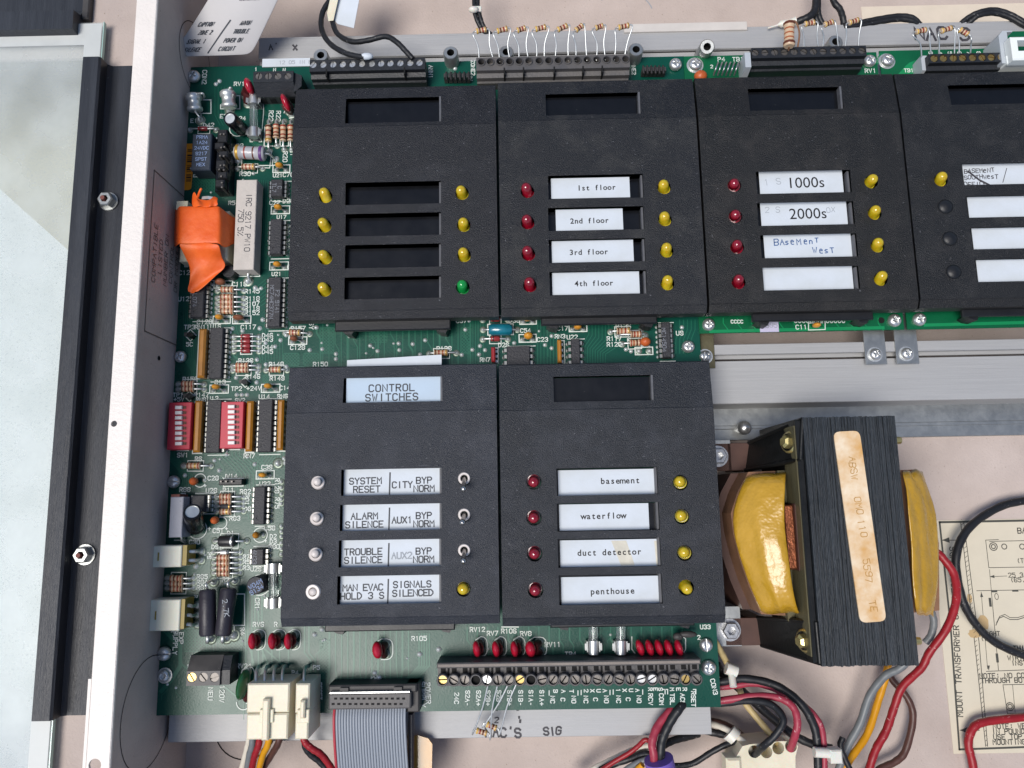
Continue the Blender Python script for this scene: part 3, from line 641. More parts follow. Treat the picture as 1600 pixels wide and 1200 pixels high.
typed('penthouse', 876.5, 902, 1031.8, 942.6, 957, 924, 9.5, 'white card typed penthouse')
def helv(s, cxp, cyp, h, t, z=CZ + .003, m='ink'):
    p = P(cxp, cyp, z); ftext(s, p.x, p.y, h * S(cxp, cyp, z), z, 'printing', m, t, rot=R(.5))
t, *_ = card('white printed card reading 1000s', 1185.5, 268.5, 1318.5, 301); helv('1000s', 1259, 286, 18, t)
g = MB(); ptext(g, '1 S', 1207, 284, 10, CZ + .002, jit=.1, w=.008); g.build('pencil_marks', 'ink_faint', t)
t, *_ = card('white printed card reading 2000s over rubbed out pencil', 1187.5, 317, 1325, 350.5); helv('2000s', 1262.5, 334.5, 18, t)
g = MB(); ptext(g, '2 S', 1207, 328, 9, CZ + .002, jit=.1, w=.008); ptext(g, 'OX', 1298, 328, 8, CZ + .002, jit=.1, w=.008); g.build('pencil_marks', 'ink_faint', t)
t, *_ = card('card with Basement West handwritten in blue ink', 1192.7, 366, 1332, 401.5)
g = MB()
for (s, cx, cy, hh) in (('B', 1213, 378.5, 10), ('A', 1222, 378.5, 9), ('s', 1230, 378.5, 8), ('e', 1238.5, 378, 8), ('M', 1248, 378, 9), ('e', 1259, 377, 8), ('n', 1267.5, 377, 8), ('T', 1276, 375.5, 7), ('W', 1273, 391, 9), ('e', 1283.5, 391.5, 8), ('s', 1291.5, 391.5, 8), ('T', 1300, 391, 8)):
    ptext(g, s, cx, cy, hh, CZ + .002, R(2), w=.014, jit=.05)
g.build('handwriting', 'ink_blue', t)
card('blank white card in the lowest slot of the third cover', 1191.5, 418.5, 1334, 451.5)
t, *_ = card('card with Basement Southwest Office scrawled and struck through in pen', 1503.5, 257, 1632, 291.5)
g = MB()
for (s, cx, cy, hh) in (('BASEMeNT', 1530, 266.5, 6.5), ('SouTHwesT', 1533, 276.5, 6.5), ('OFFICe', 1524, 287, 6.5)): ptext(g, s, cx, cy, hh, CZ + .002, R(1), w=.012, jit=.14, adv=1.0)
g.ribbon([P(1513, 268, CZ + .004), P(1530, 281, CZ + .004), P(1545, 288.5, CZ + .004)], .03); g.ribbon([P(1573, 263, CZ + .003), P(1567, 285, CZ + .003)], .01); g.build('handwriting', 'marker', t)
card('blank white card under the struck-through card at the right edge', 1511, 308, 1634, 342)
card('blank white card beside the middle plug at the right edge', 1518, 357, 1638, 392)
card('blank white card beside the lowest plug at the right edge', 1525, 406.5, 1642, 444)
t, *_ = card('pale blue title card reading CONTROL SWITCHES', 541.5, 589.5, 689.5, 629, 'card_blue')
g = MB(); ptext(g, 'CONTROL', 612, 606, 10.5, CZ + .002, R(.4), w=.019, adv=1.08); ptext(g, 'SWITCHES', 612, 620.5, 10.5, CZ + .002, R(.4), w=.019, adv=1.08); g.build('printing', 'ink_grey', t)
# the card's upper edge sticks out above the cover
a = P(542.4, 560, .34); b = P(690, 568, .34); g = MB(); g.prism([(a.x, b.y - .1), (b.x, b.y - .1), (b.x, a.y + .03), (a.x, a.y - .03)], .33, .345)
one(g, 'card_edge', 'card_white', 'white card edge sticking out above the CONTROL SWITCHES cover', 'card')
rows = [('SYSTEM', 'RESET', 'CITY', 733.9, 772.5), ('ALARM', 'SILENCE', 'AUX1', 789, 827.5), ('TROUBLE', 'SILENCE', 'AUX2', 844.5, 884.5), ('MAN EVAC', 'HOLD 3 S', None, 900.5, 942.5)]
lbs = ['card reading SYSTEM RESET and CITY BYP NORM', 'card reading ALARM SILENCE and AUX1 BYP NORM, the print chipped', 'card reading TROUBLE SILENCE and AUX2 BYP NORM, the print fading', 'card reading MAN EVAC HOLD 3 S and SIGNALS SILENCED']
for i, (a, b, c_, y0, y1) in enumerate(rows):
    x0 = 537.5 - i * 1.8
    t, *_ = card(lbs[i], x0, y0, 689.3, y1); g = MB(); f = MB(); w = .018; cx = 571 - i * 1.7; z = CZ + .002
    ptext(g, a, cx - (0 if i != 3 else -1), y0 + 17.5, 9.3, z, R(.4), w=w, adv=1.0 if i < 3 else .92); ptext(g, b, cx + (2 if i == 0 else 0), y0 + 30.5, 9.3, z, R(.4), w=w, adv=1.0)
    if c_:
        ptext(g if i < 2 else f, c_, 628.5 - i * .4, y0 + 23.5, 9.3, z, R(.4), w=w, adv=.95); ptext(g, 'BYP', 662.5 - i * .3, y0 + 16.5, 9.3, z, R(.4), w=w, adv=1.0); ptext(g, 'NORM', 662.5 - i * .3, y0 + 29.3, 9.3, z, R(.4), w=w, adv=.98)
    else:
        ptext(g, 'SIGNALS', 644, y0 + 12.5, 9.3, z, R(.4), w=w, adv=1.0); ptext(g, 'SILENCED', 645, y0 + 26, 9.3, z, R(.4), w=w, adv=.93)
    g.ribbon([P(609.5 - i * .9, y0 + 5, z), P(608.5 - i * .9, y1 - .5, z)], .022); g.build('printing', 'ink_grey', t)
    if f.v: f.build('faded_printing', 'ink_faint', t)
# ================================================================= MAIN BOARD
BX0, BX1, BY0, BY1 = -5.556, 2.909, -3.067, 7.382
brd = thing('circuit_board', (-1.3, 2.1, -.06), 'large green main circuit board crowded with small parts, lying under the black covers', 'circuit board', 'green circuit boards')
g = MB(); g.box(BX0, BX1, BY0, BY1, -.05, -.001); g.box(BX0 + .002, BX1 - .002, BY0 + .002, BY1 - .002, -.001, 0.0)
c = MB()
sub = g.build('board_sheet', 'board_green', brd)
# standoff posts under the board, and a few threaded ones beyond its top edge
g = MB()
for (x, y) in ((BX0 + .3, BY0 + .3), (BX1 - .3, BY0 + .3), (BX0 + .3, BY1 - .3), (BX1 - .3, BY1 - .3)): g.cyl((x, y, BZ), (x, y, -.05), .1, seg=12)
g.build('support_posts', 'zinc', brd)
def standoff(px, py, lean=0, label=None, z1=.28, base=None):
    t = P(px, py, z1); b = P(*base, -.28) if base else Vector((t.x, t.y, -.28)); dv = (t - b).normalized(); L = (t - b).length
    o = thing('standoff', b, label, 'standoff', 'hollow metal standoffs along the top rail')
    g = MB(); g.lathe([(0, 0), (.13, 0), (.125, L - .02), (.11, L), (.062, L), (.062, L - .2), (0, L - .2)], b, dv, 16, [0, 0, 0, 0, 1, 1]); g.build('post', ['zinc', 'hole_black'], o)
standoff(501, 86, label='hollow standoff above the left end of the longest screw terminal at top left')
standoff(704, 82, label='hollow standoff between the two top left terminal strips')
standoff(791, 81, label='hollow standoff behind the row of looped resistors')
standoff(994, 77, label='hollow standoff just right of the row of looped resistors')
standoff(1105, 73, label='leaning standoff above the seam between two boards', base=(1096, 88))
standoff(1306, 65, label='hollow standoff behind the right terminal strip')
SILK = MB(); TR = MB(); SOL = MB(); RING = MB(); ZS = .009
def tz(i=[0]): i[0] = (i[0] + 1) % 40; return .0022 + i[0] * .00008
def trace(pts, w=.022, n=1, dx=0, dy=0, mbb=None):
    for k in range(n):
        q = [P(x + dx * k, y + dy * k) for x, y in pts]; (mbb or TR).ribbon(q, w, tz())
def via(px, py, r=.033):
    p = P(px, py); SOL.lathe([(r, 0), (r * .75, r * .5), (0, r * .75)], (p.x, p.y, .001), seg=8)
def pad(px, py, r=.038):
    p = P(px, py); RING.lathe([(r * 1.5, .0), (r * 1.45, .006), (r * .9, .0065)], (p.x, p.y, .001), seg=12); SOL.lathe([(r, 0), (r * .8, r * .7), (r * .3, r * 1.2), (0, r * 1.25)], (p.x, p.y, .002), seg=8)
def srect(x0, y0, x1, y1, w=.016):
    a, b = P(x0, y0), P(x1, y1); SILK.ribbon([(a.x, a.y, 0), (b.x, a.y, 0), (b.x, b.y, 0), (a.x, b.y, 0), (a.x, a.y, 0)], w, ZS + .0004)
def spoly(pts, w=.016): SILK.ribbon([P(*q) for q in pts], w, ZS + .0006)
def scirc(px, py, rp, w=.015, a0=0, a1=360):
    p = P(px, py); r = rp * S(px, py); n = max(10, int(abs(a1 - a0) / 12))
    SILK.ribbon([(p.x + r * math.cos(R(a0 + (a1 - a0) * i / n)), p.y + r * math.sin(R(a0 + (a1 - a0) * i / n)), 0) for i in range(n + 1)], w, ZS + .0008)
def st(s, px, py, h=6.8, rot=0, w=None): ptext(SILK, s, px, py, h, ZS, R(rot), w=w or .013, adv=1.02)
# --- component builders
BANDS = {'n': 'band_brown', 'r': 'band_red', 'o': 'band_orange', 'g': 'band_gold', 'v': 'band_violet', 'k': 'band_black', 'y': 'band_yellow'}
MLIST = ['resistor_tan', 'band_brown', 'band_red', 'band_orange', 'band_gold', 'band_violet', 'band_black', 'band_yellow', 'resistor_grey']
MI = {'t': 0, 'n': 1, 'r': 2, 'o': 3, 'g': 4, 'v': 5, 'k': 6, 'y': 7, 'w': 8}
RC = {}
def res_mesh(L, r, bands, base='t'):
    key = (round(L, 2), round(r, 3), bands, base)
    if key in RC: return RC[key]
    g = MB(); b0 = MI[base]; e = L * .16
    prof = [(0, 0), (r * .75, .0), (r, e * .35), (r, e), (r * .84, e * 1.35)]; ms = [b0, b0, MI[bands[0]] if bands else b0, b0]
    x = e * 1.35; rem = L - 2 * x; n = len(bands) - 1
    seq = []
    for i in range(1, n): seq.append((x + rem * (i - .5) / (n - 1) - .013 - (0), MI[bands[i]]))
    h = x
    for (bx, mi) in seq:
        prof.append((r * .84, bx)); ms.append(b0); prof.append((r * .85, bx + .026)); ms.append(mi)
    prof += [(r * .84, L - x), (r, L - e), (r, L - e * .35), (r * .75, L), (0, L)]; ms += [b0, b0, MI[bands[-1]] if bands else b0, b0, b0]
    g.lathe(prof, (0, 0, 0), (0, 0, 1), 10, ms); RC[key] = g.mesh('resistor_body', MLIST); return RC[key]
def axial(parent, x0, y0, x1, y1, f0=None, f1=None, r=.062, bands='nrog', base='t', name='resistor', label=None, box=True, mats=None, h=None, pads=True):
    """part with two leads: holes at the two ends, body from f0 to f1 of the way"""
    a, b = P(x0, y0), P(x1, y1); d = b - a; L = d.length; f0 = .25 if f0 is None else f0; f1 = .75 if f1 is None else f1
    z = (h or (r + .012)); s0 = a + d * f0; s1 = a + d * f1; s0.z = s1.z = z
    rot = d.to_track_quat('Z', 'Y').to_euler()
    if mats is None: me = res_mesh((s1 - s0).length, r, bands, base)
    else:
        key = ('x', round((s1 - s0).length, 2), r, mats)
        if key not in RC:
            g = MB(); q = (s1 - s0).length
            if mats[0] == 'diode_red': g.lathe([(0, 0), (r * .7, 0), (r, q * .12), (r, q * .22), (r, q * .34), (r, q * .88), (r * .7, q), (0, q)], (0, 0, 0), (0, 0, 1), 10, [0, 0, 0, 1, 0, 0, 0])
            else: g.lathe([(0, 0), (r * .9, 0), (r, .02), (r, q * .78), (r, q * .88), (r, q - .02), (r * .9, q), (0, q)], (0, 0, 0), (0, 0, 1), 14, [0, 0, 0, 1, 0, 0, 0])
            RC[key] = g.mesh(name + '_body', list(mats))
        me = RC[key]
    o = link(name, me, parent, s0, rot, label)
    g = MB(); e = d.normalized(); rl = min(.017, r * .35)
    for (hole, sh, sg) in ((a, s0, 1), (b, s1, -1)):
        g.tube([Vector((hole.x, hole.y, .0)), Vector((hole.x, hole.y, z * .7)) + e * sg * .01, Vector((hole.x, hole.y, z)) + e * sg * .035, sh + e * sg * .01], rl, 5)
    off = Vector(s0); M = Euler(rot).to_matrix().to_4x4(); me2 = g.mesh('lead', 'tin'); me2.transform(Matrix.Translation(off).inverted()); me2.transform(M.inverted())
    ld = bpy.data.objects.new('lead', me2); SC.collection.objects.link(ld); ld.parent = o
    if pads: pad(x0, y0); pad(x1, y1)
    if box:
        n = Vector((-e.y, e.x, 0)) * (r + .025); q0 = s0 - e * .02; q1 = s1 + e * .02
        SILK.ribbon([q0 + n, q1 + n, q1 - n, q0 - n, q0 + n], .013, ZS + .0005)
    return o
def dip(parent, x0, y0, x1, y1, n, label=None, name='chip', pins=True, prt=None, z=.17, side='v', first=0):
    a, b = P(x0, y0, z), P(x1, y1, z); X0, X1, Y0_, Y1_ = a.x, b.x, b.y, a.y
    g = MB(); g.box(X0, X1, Y0_, Y1_, .035, z, .012)
    cm = MB(); cx = (X0 + X1) / 2; cyl_cut(cm, cx, Y1_ + .0, .045, z - .03, z + .1, 12); cyl_cut(cm, X0 + .07, Y0_ + .10, .022, z - .01, z + .1, 10)
    me = bool_diff(g.mesh('c', 'chip'), cm.mesh('c', 'chip'), 'chip_body', 'chip'); o = link(name, shift(me, base_of(parent)), parent, None, None, label)
    BASE[o.name] = base_of(parent)
    g = MB(); H = Y1_ - Y0_; m = H / n
    for i in range(n):
        y = Y1_ - m * (i + .5)
        for (x, s) in ((X0, -1), (X1, 1)):
            g.box(x, x + s * .055, y - .028, y + .028, .085, .10); g.box(x + s * .040, x + s * .056, y - .028, y + .028, .03, .10); g.box(x + s * .040, x + s * .056, y - .010, y + .010, .0, .03)
            p = (x + s * .048, y); SOL.lathe([(.03, 0), (.018, .02), (0, .024)], (p[0], p[1], .001), seg=6)
    g.build('pins', 'pin', o, kind='stuff')
    if prt:
        g = MB()
        for j, s_ in enumerate(prt): stext(g, s_, cx - .04 + j * .09, (Y0_ + Y1_) / 2, .06, z + .001, R(-90), w=.008)
        g.build('printing', 'chip_print', o)
    SILK.ribbon([(X0 - .02, Y1_ + .03, 0), (X1 + .09, Y1_ + .03, 0)], .014, ZS); SILK.ribbon([(X0 - .02, Y0_ - .03, 0), (X1 + .09, Y0_ - .03, 0)], .014, ZS)
    return o
def blob(parent, px, py, wx, wy, mt='cap_amber', z=.13, rz=0, legs=True, name='capacitor', label=None, tilt=0):
    p = P(px, py, z); s = S(px, py, z); g = MB()
    B = Matrix.Rotation(R(rz), 3, 'Z') @ Matrix.Rotation(R(tilt), 3, 'X')
    g.ball(p, (wx * s / 2, wy * s / 2, .085), 12, basis=B); o = g.build(name, mt, parent, label=label)
    return o
def boxcap(parent, bx0, by0, bx1, by1, cx, cy, mt='cap_amber', w=13, h=8.5, label=None):
    srect(bx0, by0, bx1, by1); yy = by1 - 3.2; pad(bx0 + 5, yy, .034); pad(bx1 - 6, yy, .034)
    o = blob(brd if bx0 < 1090 else brd2, cx, cy, w, h, mt, label=label)
    g = MB(); q = P(cx, cy, .13); par = o
    for hx in (bx0 + 5, bx1 - 6): p = P(hx, yy); g.tube([p, Vector((p.x, p.y, .05)), q - Vector((0, 0, .03))], .012, 5)
    g.build('lead', 'tin', par)
    return o
def varistor(px, py, w, h, rz, holes=None, mt='varistor_red', z=.20, lean=0, label=None, drk=None):
    """coated disc standing on edge, seen partly from its side"""
    p = P(px, py, z); s = S(px, py, z); g = MB(); rr = h * s / 2; th = w * s / 2
    B = Matrix.Rotation(R(rz), 3, 'Z') @ Matrix.Rotation(R(lean), 3, 'Y')
    g.ball(p, (th, rr, rr * .95), 16, basis=B); o = g.build('varistor', mt, brd, label=label)
    if holes:
        g = MB()
        for (hx, hy) in holes:
            pad(hx, hy, .05); q = P(hx, hy); g.tube([q, q + Vector((0, 0, .06)), p + (q - p) * .35 + Vector((0, 0, .0))], [.018, .05, .09], 8)
        g.build('coated_lead', 'varistor_dark', o)
        hx = (holes[0][0] + holes[1][0]) / 2; hy = (holes[0][1] + holes[1][1]) / 2
        c = P(hx, hy); H = abs(P(*holes[0]).y - P(*holes[1]).y) / 2 + .07; r = .09
        x0 = P(px - w * .2, py).x; x1 = c.x + .10
        pts = [(x0, c.y + H - r)] + [(x0 + r - r * math.cos(t), c.y + H - r + r * math.sin(t)) for t in (.5, 1.57)] + [(x1 - r + r * math.sin(t), c.y + H - r + r * math.cos(t)) for t in (0, .5, 1.0, 1.57)] + [(x1 - r + r * math.cos(t), c.y - H + r - r * math.sin(t)) for t in (0, .5, 1.0, 1.57)] + [(x0 + r, c.y - H)]
        SILK.ribbon([(a, b, 0) for a, b in pts], .013, ZS)
    return o
def ecap(px0, py0, px1, py1, r, label, h=.62, z0=.10):
    b = P(px0, py0, z0); t = P(px1, py1, z0 + h); g = MB(); L = (t - b).length; dv = (t - b).normalized()
    g.lathe([(0, 0), (r * .92, 0), (r, .03), (r, L * .12), (r * .93, L * .16), (r, L * .2), (r, L - .03), (r * .93, L), (r * .72, L), (r * .7, L - .01), (0, L - .01)], b, dv, 18, [0, 0, 0, 0, 0, 0, 0, 0, 1, 1])
    o = g.build('electrolytic_capacitor', ['black_gloss', 'tin'], brd, label=label)
    g = MB(); s = Vector((.05, 0, 0))
    for q in (s, -s): g.tube([Vector((b.x, b.y, 0)) + q, b + q], .012, 5)
    g.build('lead', 'tin', o); return o
def label_part(o, s): o['label'] = s
# --- corner and screws
screw(brd, 301.7, 118, 'phillips', 10); st('CON2', 319.5, 120.5, 6.5, -90)
screw(brd, 280.6, 556.7, 'phillips', 9.5); screw(brd, 270, 752.7, 'slot', 10, rot=0)
screw(brd, 255, 1022, 'slot', 11, rot=0); screw(brd, 255, 1056.7, 'torx', 9.5, washer=True)
screw(brd, 1104, 1008.5, 'slot', 10.5, rot=R(92)); screw(brd, 1108, 1044, 'phillips', 11.5); screw(brd, 1056, 99.4, 'phillips', 10); screw(brd, 1076, 541, 'phillips', 10)
screw(brd, 1101, 556, 'slot', 7, name='screw', label='brass coloured screw')
st('CON4', 244, 1037, 6, -90); st('CON3', 1115.6, 1073, 6.5, -80)
# --- suppressor cans E1 E2
for (cx, cy, hx, hy, tx, ty, L_) in ((303, 160, 313, 188, 316, 146, 'left metal surge arrester by the corner screw'), (356.5, 155, 359, 173, 360, 137, 'right metal surge arrester')):
    a = P(cx + 2, cy + 14, .16); b = P(cx - 1, cy - 13, .22); dv = (b - a).normalized(); L = (b - a).length; g = MB()
    g.lathe([(0, 0), (.10, 0), (.125, .02), (.125, L * .22), (.105, L * .27), (.105, L * .62), (.128, L * .68), (.128, L * .9), (.10, L), (0, L)], a, dv, 18)
    o = g.build('surge_arrester', 'tin', brd, label=L_); g = MB()
    g.tube(smooth_path([P(hx, hy), P(hx - 1, hy - 4, .12), a]), .018, 6); g.tube(smooth_path([b, P(tx, ty, .34), P(tx + 3, ty + 5, .2), P(tx, ty + 9, .05)]), .018, 6); g.build('lead', 'tin', o); pad(hx, hy, .06)
spoly([(316, 156.5), (330, 156.5), (330, 177.5), (309, 177.5)]); spoly([(314.5, 177.5), (314.5, 186)]); spoly([(370, 150), (375, 150), (375, 170.5), (345, 170.5), (345, 164)])
st('E1', 303, 188.5, 6); st('E2', 349, 181.5, 6); st('C124', 373, 185, 6)
via(337.5, 131.5, .04); via(343, 127, .04)
# --- screw block at the top left (4 way)
def term_screw(px, py, z, parent, mt='dull_screw', sc=1.0, rot=None):
    p = P(px, py, z); o = link('terminal_screw', TS[mt], parent, p - Vector((0, 0, .06)), (0, 0, random.uniform(0, 3) if rot is None else rot)); o.scale = (sc, sc, 1); return o
def tblock(parent, name, label, poly, z0, z1, mt, wells, wr=.07, depth=.07, screws='dull_screw', extra=None, hollow=()):
    """poly: outline in world x,y"""
    g = MB(); g.prism(poly, z0, z1); c = MB()
    for i, (wx, wy) in enumerate(wells):
        p = P(wx, wy, z1); c.lathe([(0, 0), (wr, 0), (wr, 1), (0, 1)], (p.x, p.y, z1 - (depth if i not in hollow else depth * 3)), seg=14, smooth=False)
    me = bool_diff(g.mesh('b', mt), c.mesh('c', 'hole_black'), 'terminal_body', [mt, 'hole_black'])
    o = link(name, shift(me, base_of(parent)), parent, None, None, label); BASE[o.name] = base_of(parent)
    return o
def quad(x0, y0, x1, y1, z): a = P(x0, y0, z); b = P(x1, y1, z); return (a.x, b.x, b.y, a.y)
z = .40; x0, x1, y0, y1 = quad(396, 112, 458, 127.5, z)
o = tblock(brd, 'screw_terminal_block', 'four way black screw terminal block at the top left', [(x0, y0), (x1, y0), (x1, y1), (x0, y1)], 0, z, 'terminal_black', [(404, 119), (419, 119), (434, 119), (449.6, 119)], .058)
for q in (404, 419, 434, 449.6): term_screw(q, 119, z, o)
g = MB(); extr(g, [(y0, z - .01), (y0 - .16, .22), (y0 - .16, .0), (y0, 0)], x0, x1, 'x'); g.prism([(x1 + .002, y0 - .15), (x1 + .12, y0 - .05), (x1 + .12, y1 - .05), (x1 + .002, y1)], 0, z - .06)
g.build('wire_entry_face', 'terminal_black', o)
for i in range(4):
    g = MB(); q = x0 + (x1 - x0) * (i + .5) / 4; g.box(q - .05, q + .05, y0 - .165, y0 - .161, .03, .17); g.build('wire_hole', 'hole_black', o)
srect(397, 150, 468, 152); st('1', 400, 108, 5); st('N', 429, 109, 5); st('N', 444, 109, 5)
# --- varistors by it
varistor(389.5, 135, 13, 27, 18, [(383, 150), (387, 163)], z=.28, label='red coated varistor beside the four way terminal block'); varistor(447, 161, 12, 30, 24, [(452, 175), (456, 179)], z=.28)
st('RV1', 374, 131, 6.3)
# --- fuse with clips
def fuse(cx, ytop, ybot, w, label, parent=None, zc=.16):
    parent = parent or brd
    a = P(cx, ytop, zc); b = P(cx, ybot, zc); r = w * S(cx, ytop, zc) / 2; dv = (b - a).normalized(); L = (b - a).length
    g = MB(); g.lathe([(0, 0), (r, 0), (r, L * .22), (r * .96, L * .22)], a, dv, 16); g.lathe([(r * .96, L * .78), (r, L * .78), (r, L), (0, L)], a, dv, 16)
    o = g.build('fuse', 'tin', parent, label=label)
    g = MB(); g.lathe([(r * .9, L * .2), (r * .9, L * .8)], a, dv, 16); g.build('glass_tube', 'glass_tube', o)
    g = MB(); g.tube([a, b], .008, 4); g.build('filament', 'tin', o)
    for f in (.12, .88):
        g = MB(); c = a + dv * L * f
        for s in (-1, 1): g.box(c.x + s * (r + .004), c.x + s * (r + .022), c.y - .075, c.y + .075, 0, zc + r * .3); g.box(c.x + s * (r + .004), c.x + s * (r + .05), c.y - .05, c.y + .05, zc + r * .3, zc + r * .36)
        g.box(c.x - r, c.x + r, c.y - .075, c.y + .075, .003, .02)
        g.build('fuse_clip', 'zinc', parent)
    return o
fuse(396.5, 149, 215, 13.5, 'glass fuse standing near the top left terminal block')
spoly([(409, 163), (412, 163), (412, 178), (409, 208), (409, 222), (405, 222)], .012); spoly([(391, 215), (391, 222), (395, 222)], .012)
ecap(379, 203, 359, 185, .115, 'small black electrolytic capacitor leaning by the fuse', h=.42); scirc(372, 201, 13, a0=-200, a1=20)
# --- four upright resistors R22..
for (x, y0_, y1_) in ((421.5, 190, 236), (433.5, 190, 228), (444.5, 190, 234), (456, 190, 234)): axial(brd, x, y0_, x, y1_, .2, .76, .056, 'nrrg' if x < 430 else 'ror n'.replace(' ', ''), box=False)
srect(414, 199, 428, 228.5); srect(429, 199, 438, 228.5); srect(438, 199, 451, 228.5)
st('R22', 423.5, 181, 6.5, -90); st('R23', 435, 181.5, 6.5, -90); st('R20', 445.6, 245, 6.5, -90); st('R21', 457, 236, 6, -90)
axial(brd, 297, 203.5, 338, 203.5, .36, .72, .04, name='diode', mats=('diode_red', 'band_black')); st('D42', 326, 195.5, 6.3)
# --- relay
z = .34; x0, x1, y0, y1 = quad(301, 209, 328.4, 265.5, z)
g = MB(); g.box(x0, x1, y0, y1, .02, z, .015); o = g.build('relay', 'relay_blue', brd, label='slate blue relay with pale print at the left edge of the board')
g = MB()
for i, s_ in enumerate(('CLARE', '24V DC', 'PRMA', '1A24', 'SPST', '9217')): stext(g, s_[:6], x0 + .14, y1 - .07 - i * .085, .05, z + .001, 0, w=.010) if False else stext(g, ('PRMA', '1A24', '24VDC', '9217', 'SPST', 'MEX')[i], (x0 + x1) / 2, y1 - .06 - i * .095, .052, z + .001, 0, w=.009)
g.build('printing', 'relay_print', o); srect(303, 273.5, 338, 276)
# --- jumper header, black, with pin pairs
z = .26; a = P(338, 207, z); b = P(354, 297, z); g = MB()
hx0, hx1 = a.x, b.x; hb = g
o = None
g.box(hx0, hx1 + .02, b.y, a.y, 0, z - .04, .01)
o = g.build('pin_header', 'black_gloss', brd, label='black jumper header with bright pins')
for i, (yy0, yy1, dx) in enumerate(((207, 226, 3), (227, 236, -2), (240, 249, 4), (254, 268, 0), (272, 282, 3), (284, 296, -1))):
    q = P(341 + dx, yy0, z); q2 = P(355 + dx, yy1, z); g = MB(); g.box(q.x, q2.x, q2.y, q.y, z - .04, z + .10, .015); g.build('jumper_cap', 'black_smooth', o)
for (jx, jy) in ((344, 209), (349, 209), (345, 230), (350, 229), (343, 243), (349, 243), (344, 258), (349.5, 257.5), (342, 264), (349, 265), (345, 275), (346, 285), (346, 292)):
    q = P(jx, jy, z + .14); g = MB(); g.box(q.x - .012, q.x + .012, q.y - .012, q.y + .012, .1, z + .13); g.build('header_pin', 'dull_screw', o)
# --- R29 big grey resistor, R30
axial(brd, 368, 247, 430, 250, .12, .86, .125, 'grn' + 'v', base='w', h=.22, name='power_resistor', label='large pale grey resistor with orange, red and violet bands')
spoly([(378, 250), (378, 259), (426, 259), (426, 250)]); st('R29', 371.5, 228, 6.5); via(372, 250, .07)
axial(brd, 371, 263.5, 410.5, 263.5, .24, .76, .056, 'nrog'); st('R30', 383, 271.5, 6.5); via(396, 271)
boxcap(brd, 427, 258.5, 453, 269.5, 436.5, 258.3); st('C70', 450.5, 273, 6.3); via(432, 248.5, .05)
# --- sticker with bar code
a = P(283, 225); b = P(301, 297); g = MB(); z = .006; r = .05
pts = []
for (cx, cy, a0) in ((b.x - r, a.y - r, 0), (a.x + r, a.y - r, 90), (a.x - .02 + r, b.y + r, 180), (b.x - .02 - r, b.y + r, 270)):
    pts += [(cx + r * math.cos(R(a0 + t)), cy + r * math.sin(R(a0 + t))) for t in (0, 30, 60, 90)]
g.prism(pts, .002, z); o = g.build('barcode_sticker', 'sticker_orange', brd, label='orange sticker with a bar code at the left edge'); g = MB()
y = a.y - .10; k = 0
while y > b.y + .1: w = (.012, .02, .032)[(k * 7) % 3]; g.box(b.x - .115, b.x - .03, y - w, y, z, z + .001); y -= w + (.012, .05, .016, .012)[k % 4]; k += 1
stext(g, '86288', a.x + .055, (a.y + b.y) / 2, .05, z + .001, R(-90), w=.008); g.build('printing', 'ink_brown', o)
# --- white cement resistor
def cement(tx0, ty0, tx1, ty1, z, mt, label, prt=()):
    x0, x1, y0, y1 = quad(tx0, ty0, tx1, ty1, z); g = MB(); g.box(x0, x1, y0, y1, .04, z, .01); o = g.build('cement_resistor', mt, brd, label=label)
    g = MB(); cx = (x0 + x1) / 2
    g.tube([Vector((cx, y0, .12)), Vector((cx, y0 - .05, .12)), Vector((cx + .01, y0 - .1, .0))], .02, 6); g.build('lead', 'tin', o)
    if prt:
        g = MB()
        for j, s_ in enumerate(prt): stext(g, s_[0], x0 + (x1 - x0) * s_[1], y0 + (y1 - y0) * s_[2], s_[3], z + .001, R(-90), w=.012, adv=.95)
        g.build('printing', 'ink_grey', o)
    return (x0, x1, y0, y1)
cement(370, 281, 396.3, 421, .33, 'ceramic_white', 'long white cement power resistor printed IRC 9217 PW10', [('IRC 9217 PW10', .64, .52, .085), ('75Ω 5%'.replace('Ω', '0'), .28, .52, .085)])
pad(388, 440, .06); g = MB(); g.tube([P(387, 425, .05), P(388, 440, .0)], .02, 6); g.build('lead', 'tin', brd)
spoly([(374, 421), (374, 432), (406, 432), (406, 300), (404, 300)]); st('R54', 365, 317, 6)
# --- column of parts at x~430
dip(brd, 423.5, 280, 441, 306, 4, prt=('TL7', 'C'), label='small eight pin chip with a grey top'); st('U21', 434, 274, 5.5); st('D28', 450.5, 314, 6.3)
boxcap(brd, 424.5, 322.5, 452.5, 334, 434.5, 323.5); st('C27', 429.5, 316.5, 6.3)
dip(brd, 422.5, 342, 439, 396.5, 7); st('U17', 440, 339, 5.5); st('R52 R24', 453, 370, 6, -90)
boxcap(brd, 422, 410, 450.5, 421.7, 433.3, 412.8); st('C3', 454, 417, 6)
dip(brd, 419.5, 433, 437, 510.5, 10, prt=('MC74HC377N', 'F2 9141')); st('U21', 432, 428, 5.5)
via(399, 450, .045); via(408, 450.5, .035); via(406, 513, .04); via(410.5, 499.5, .04); via(397, 472, .02)
# --- orange taped part
tb = thing('tape_wrapped_coil', P(312, 355, 0), 'coil wrapped in bright orange tape with a loose torn tail', 'coil')
z = .56
g = MB(); q = lambda x, y, zz: P(x, y, zz)
x0, x1, y0, y1 = quad(277, 322, 341, 392, .40); g.box(x0 + .02, x1 + .10, y0 - .12, y1 - .05, .02, .30, .03)
x0_, x1_, y0_, y1_ = quad(281, 320, 290, 330, .4); g.box(x0_ - .03, x1_ + .05, y1_ - .1, y1_ + .04, .3, .45)
g.build('bobbin', 'cream_plastic', tb)
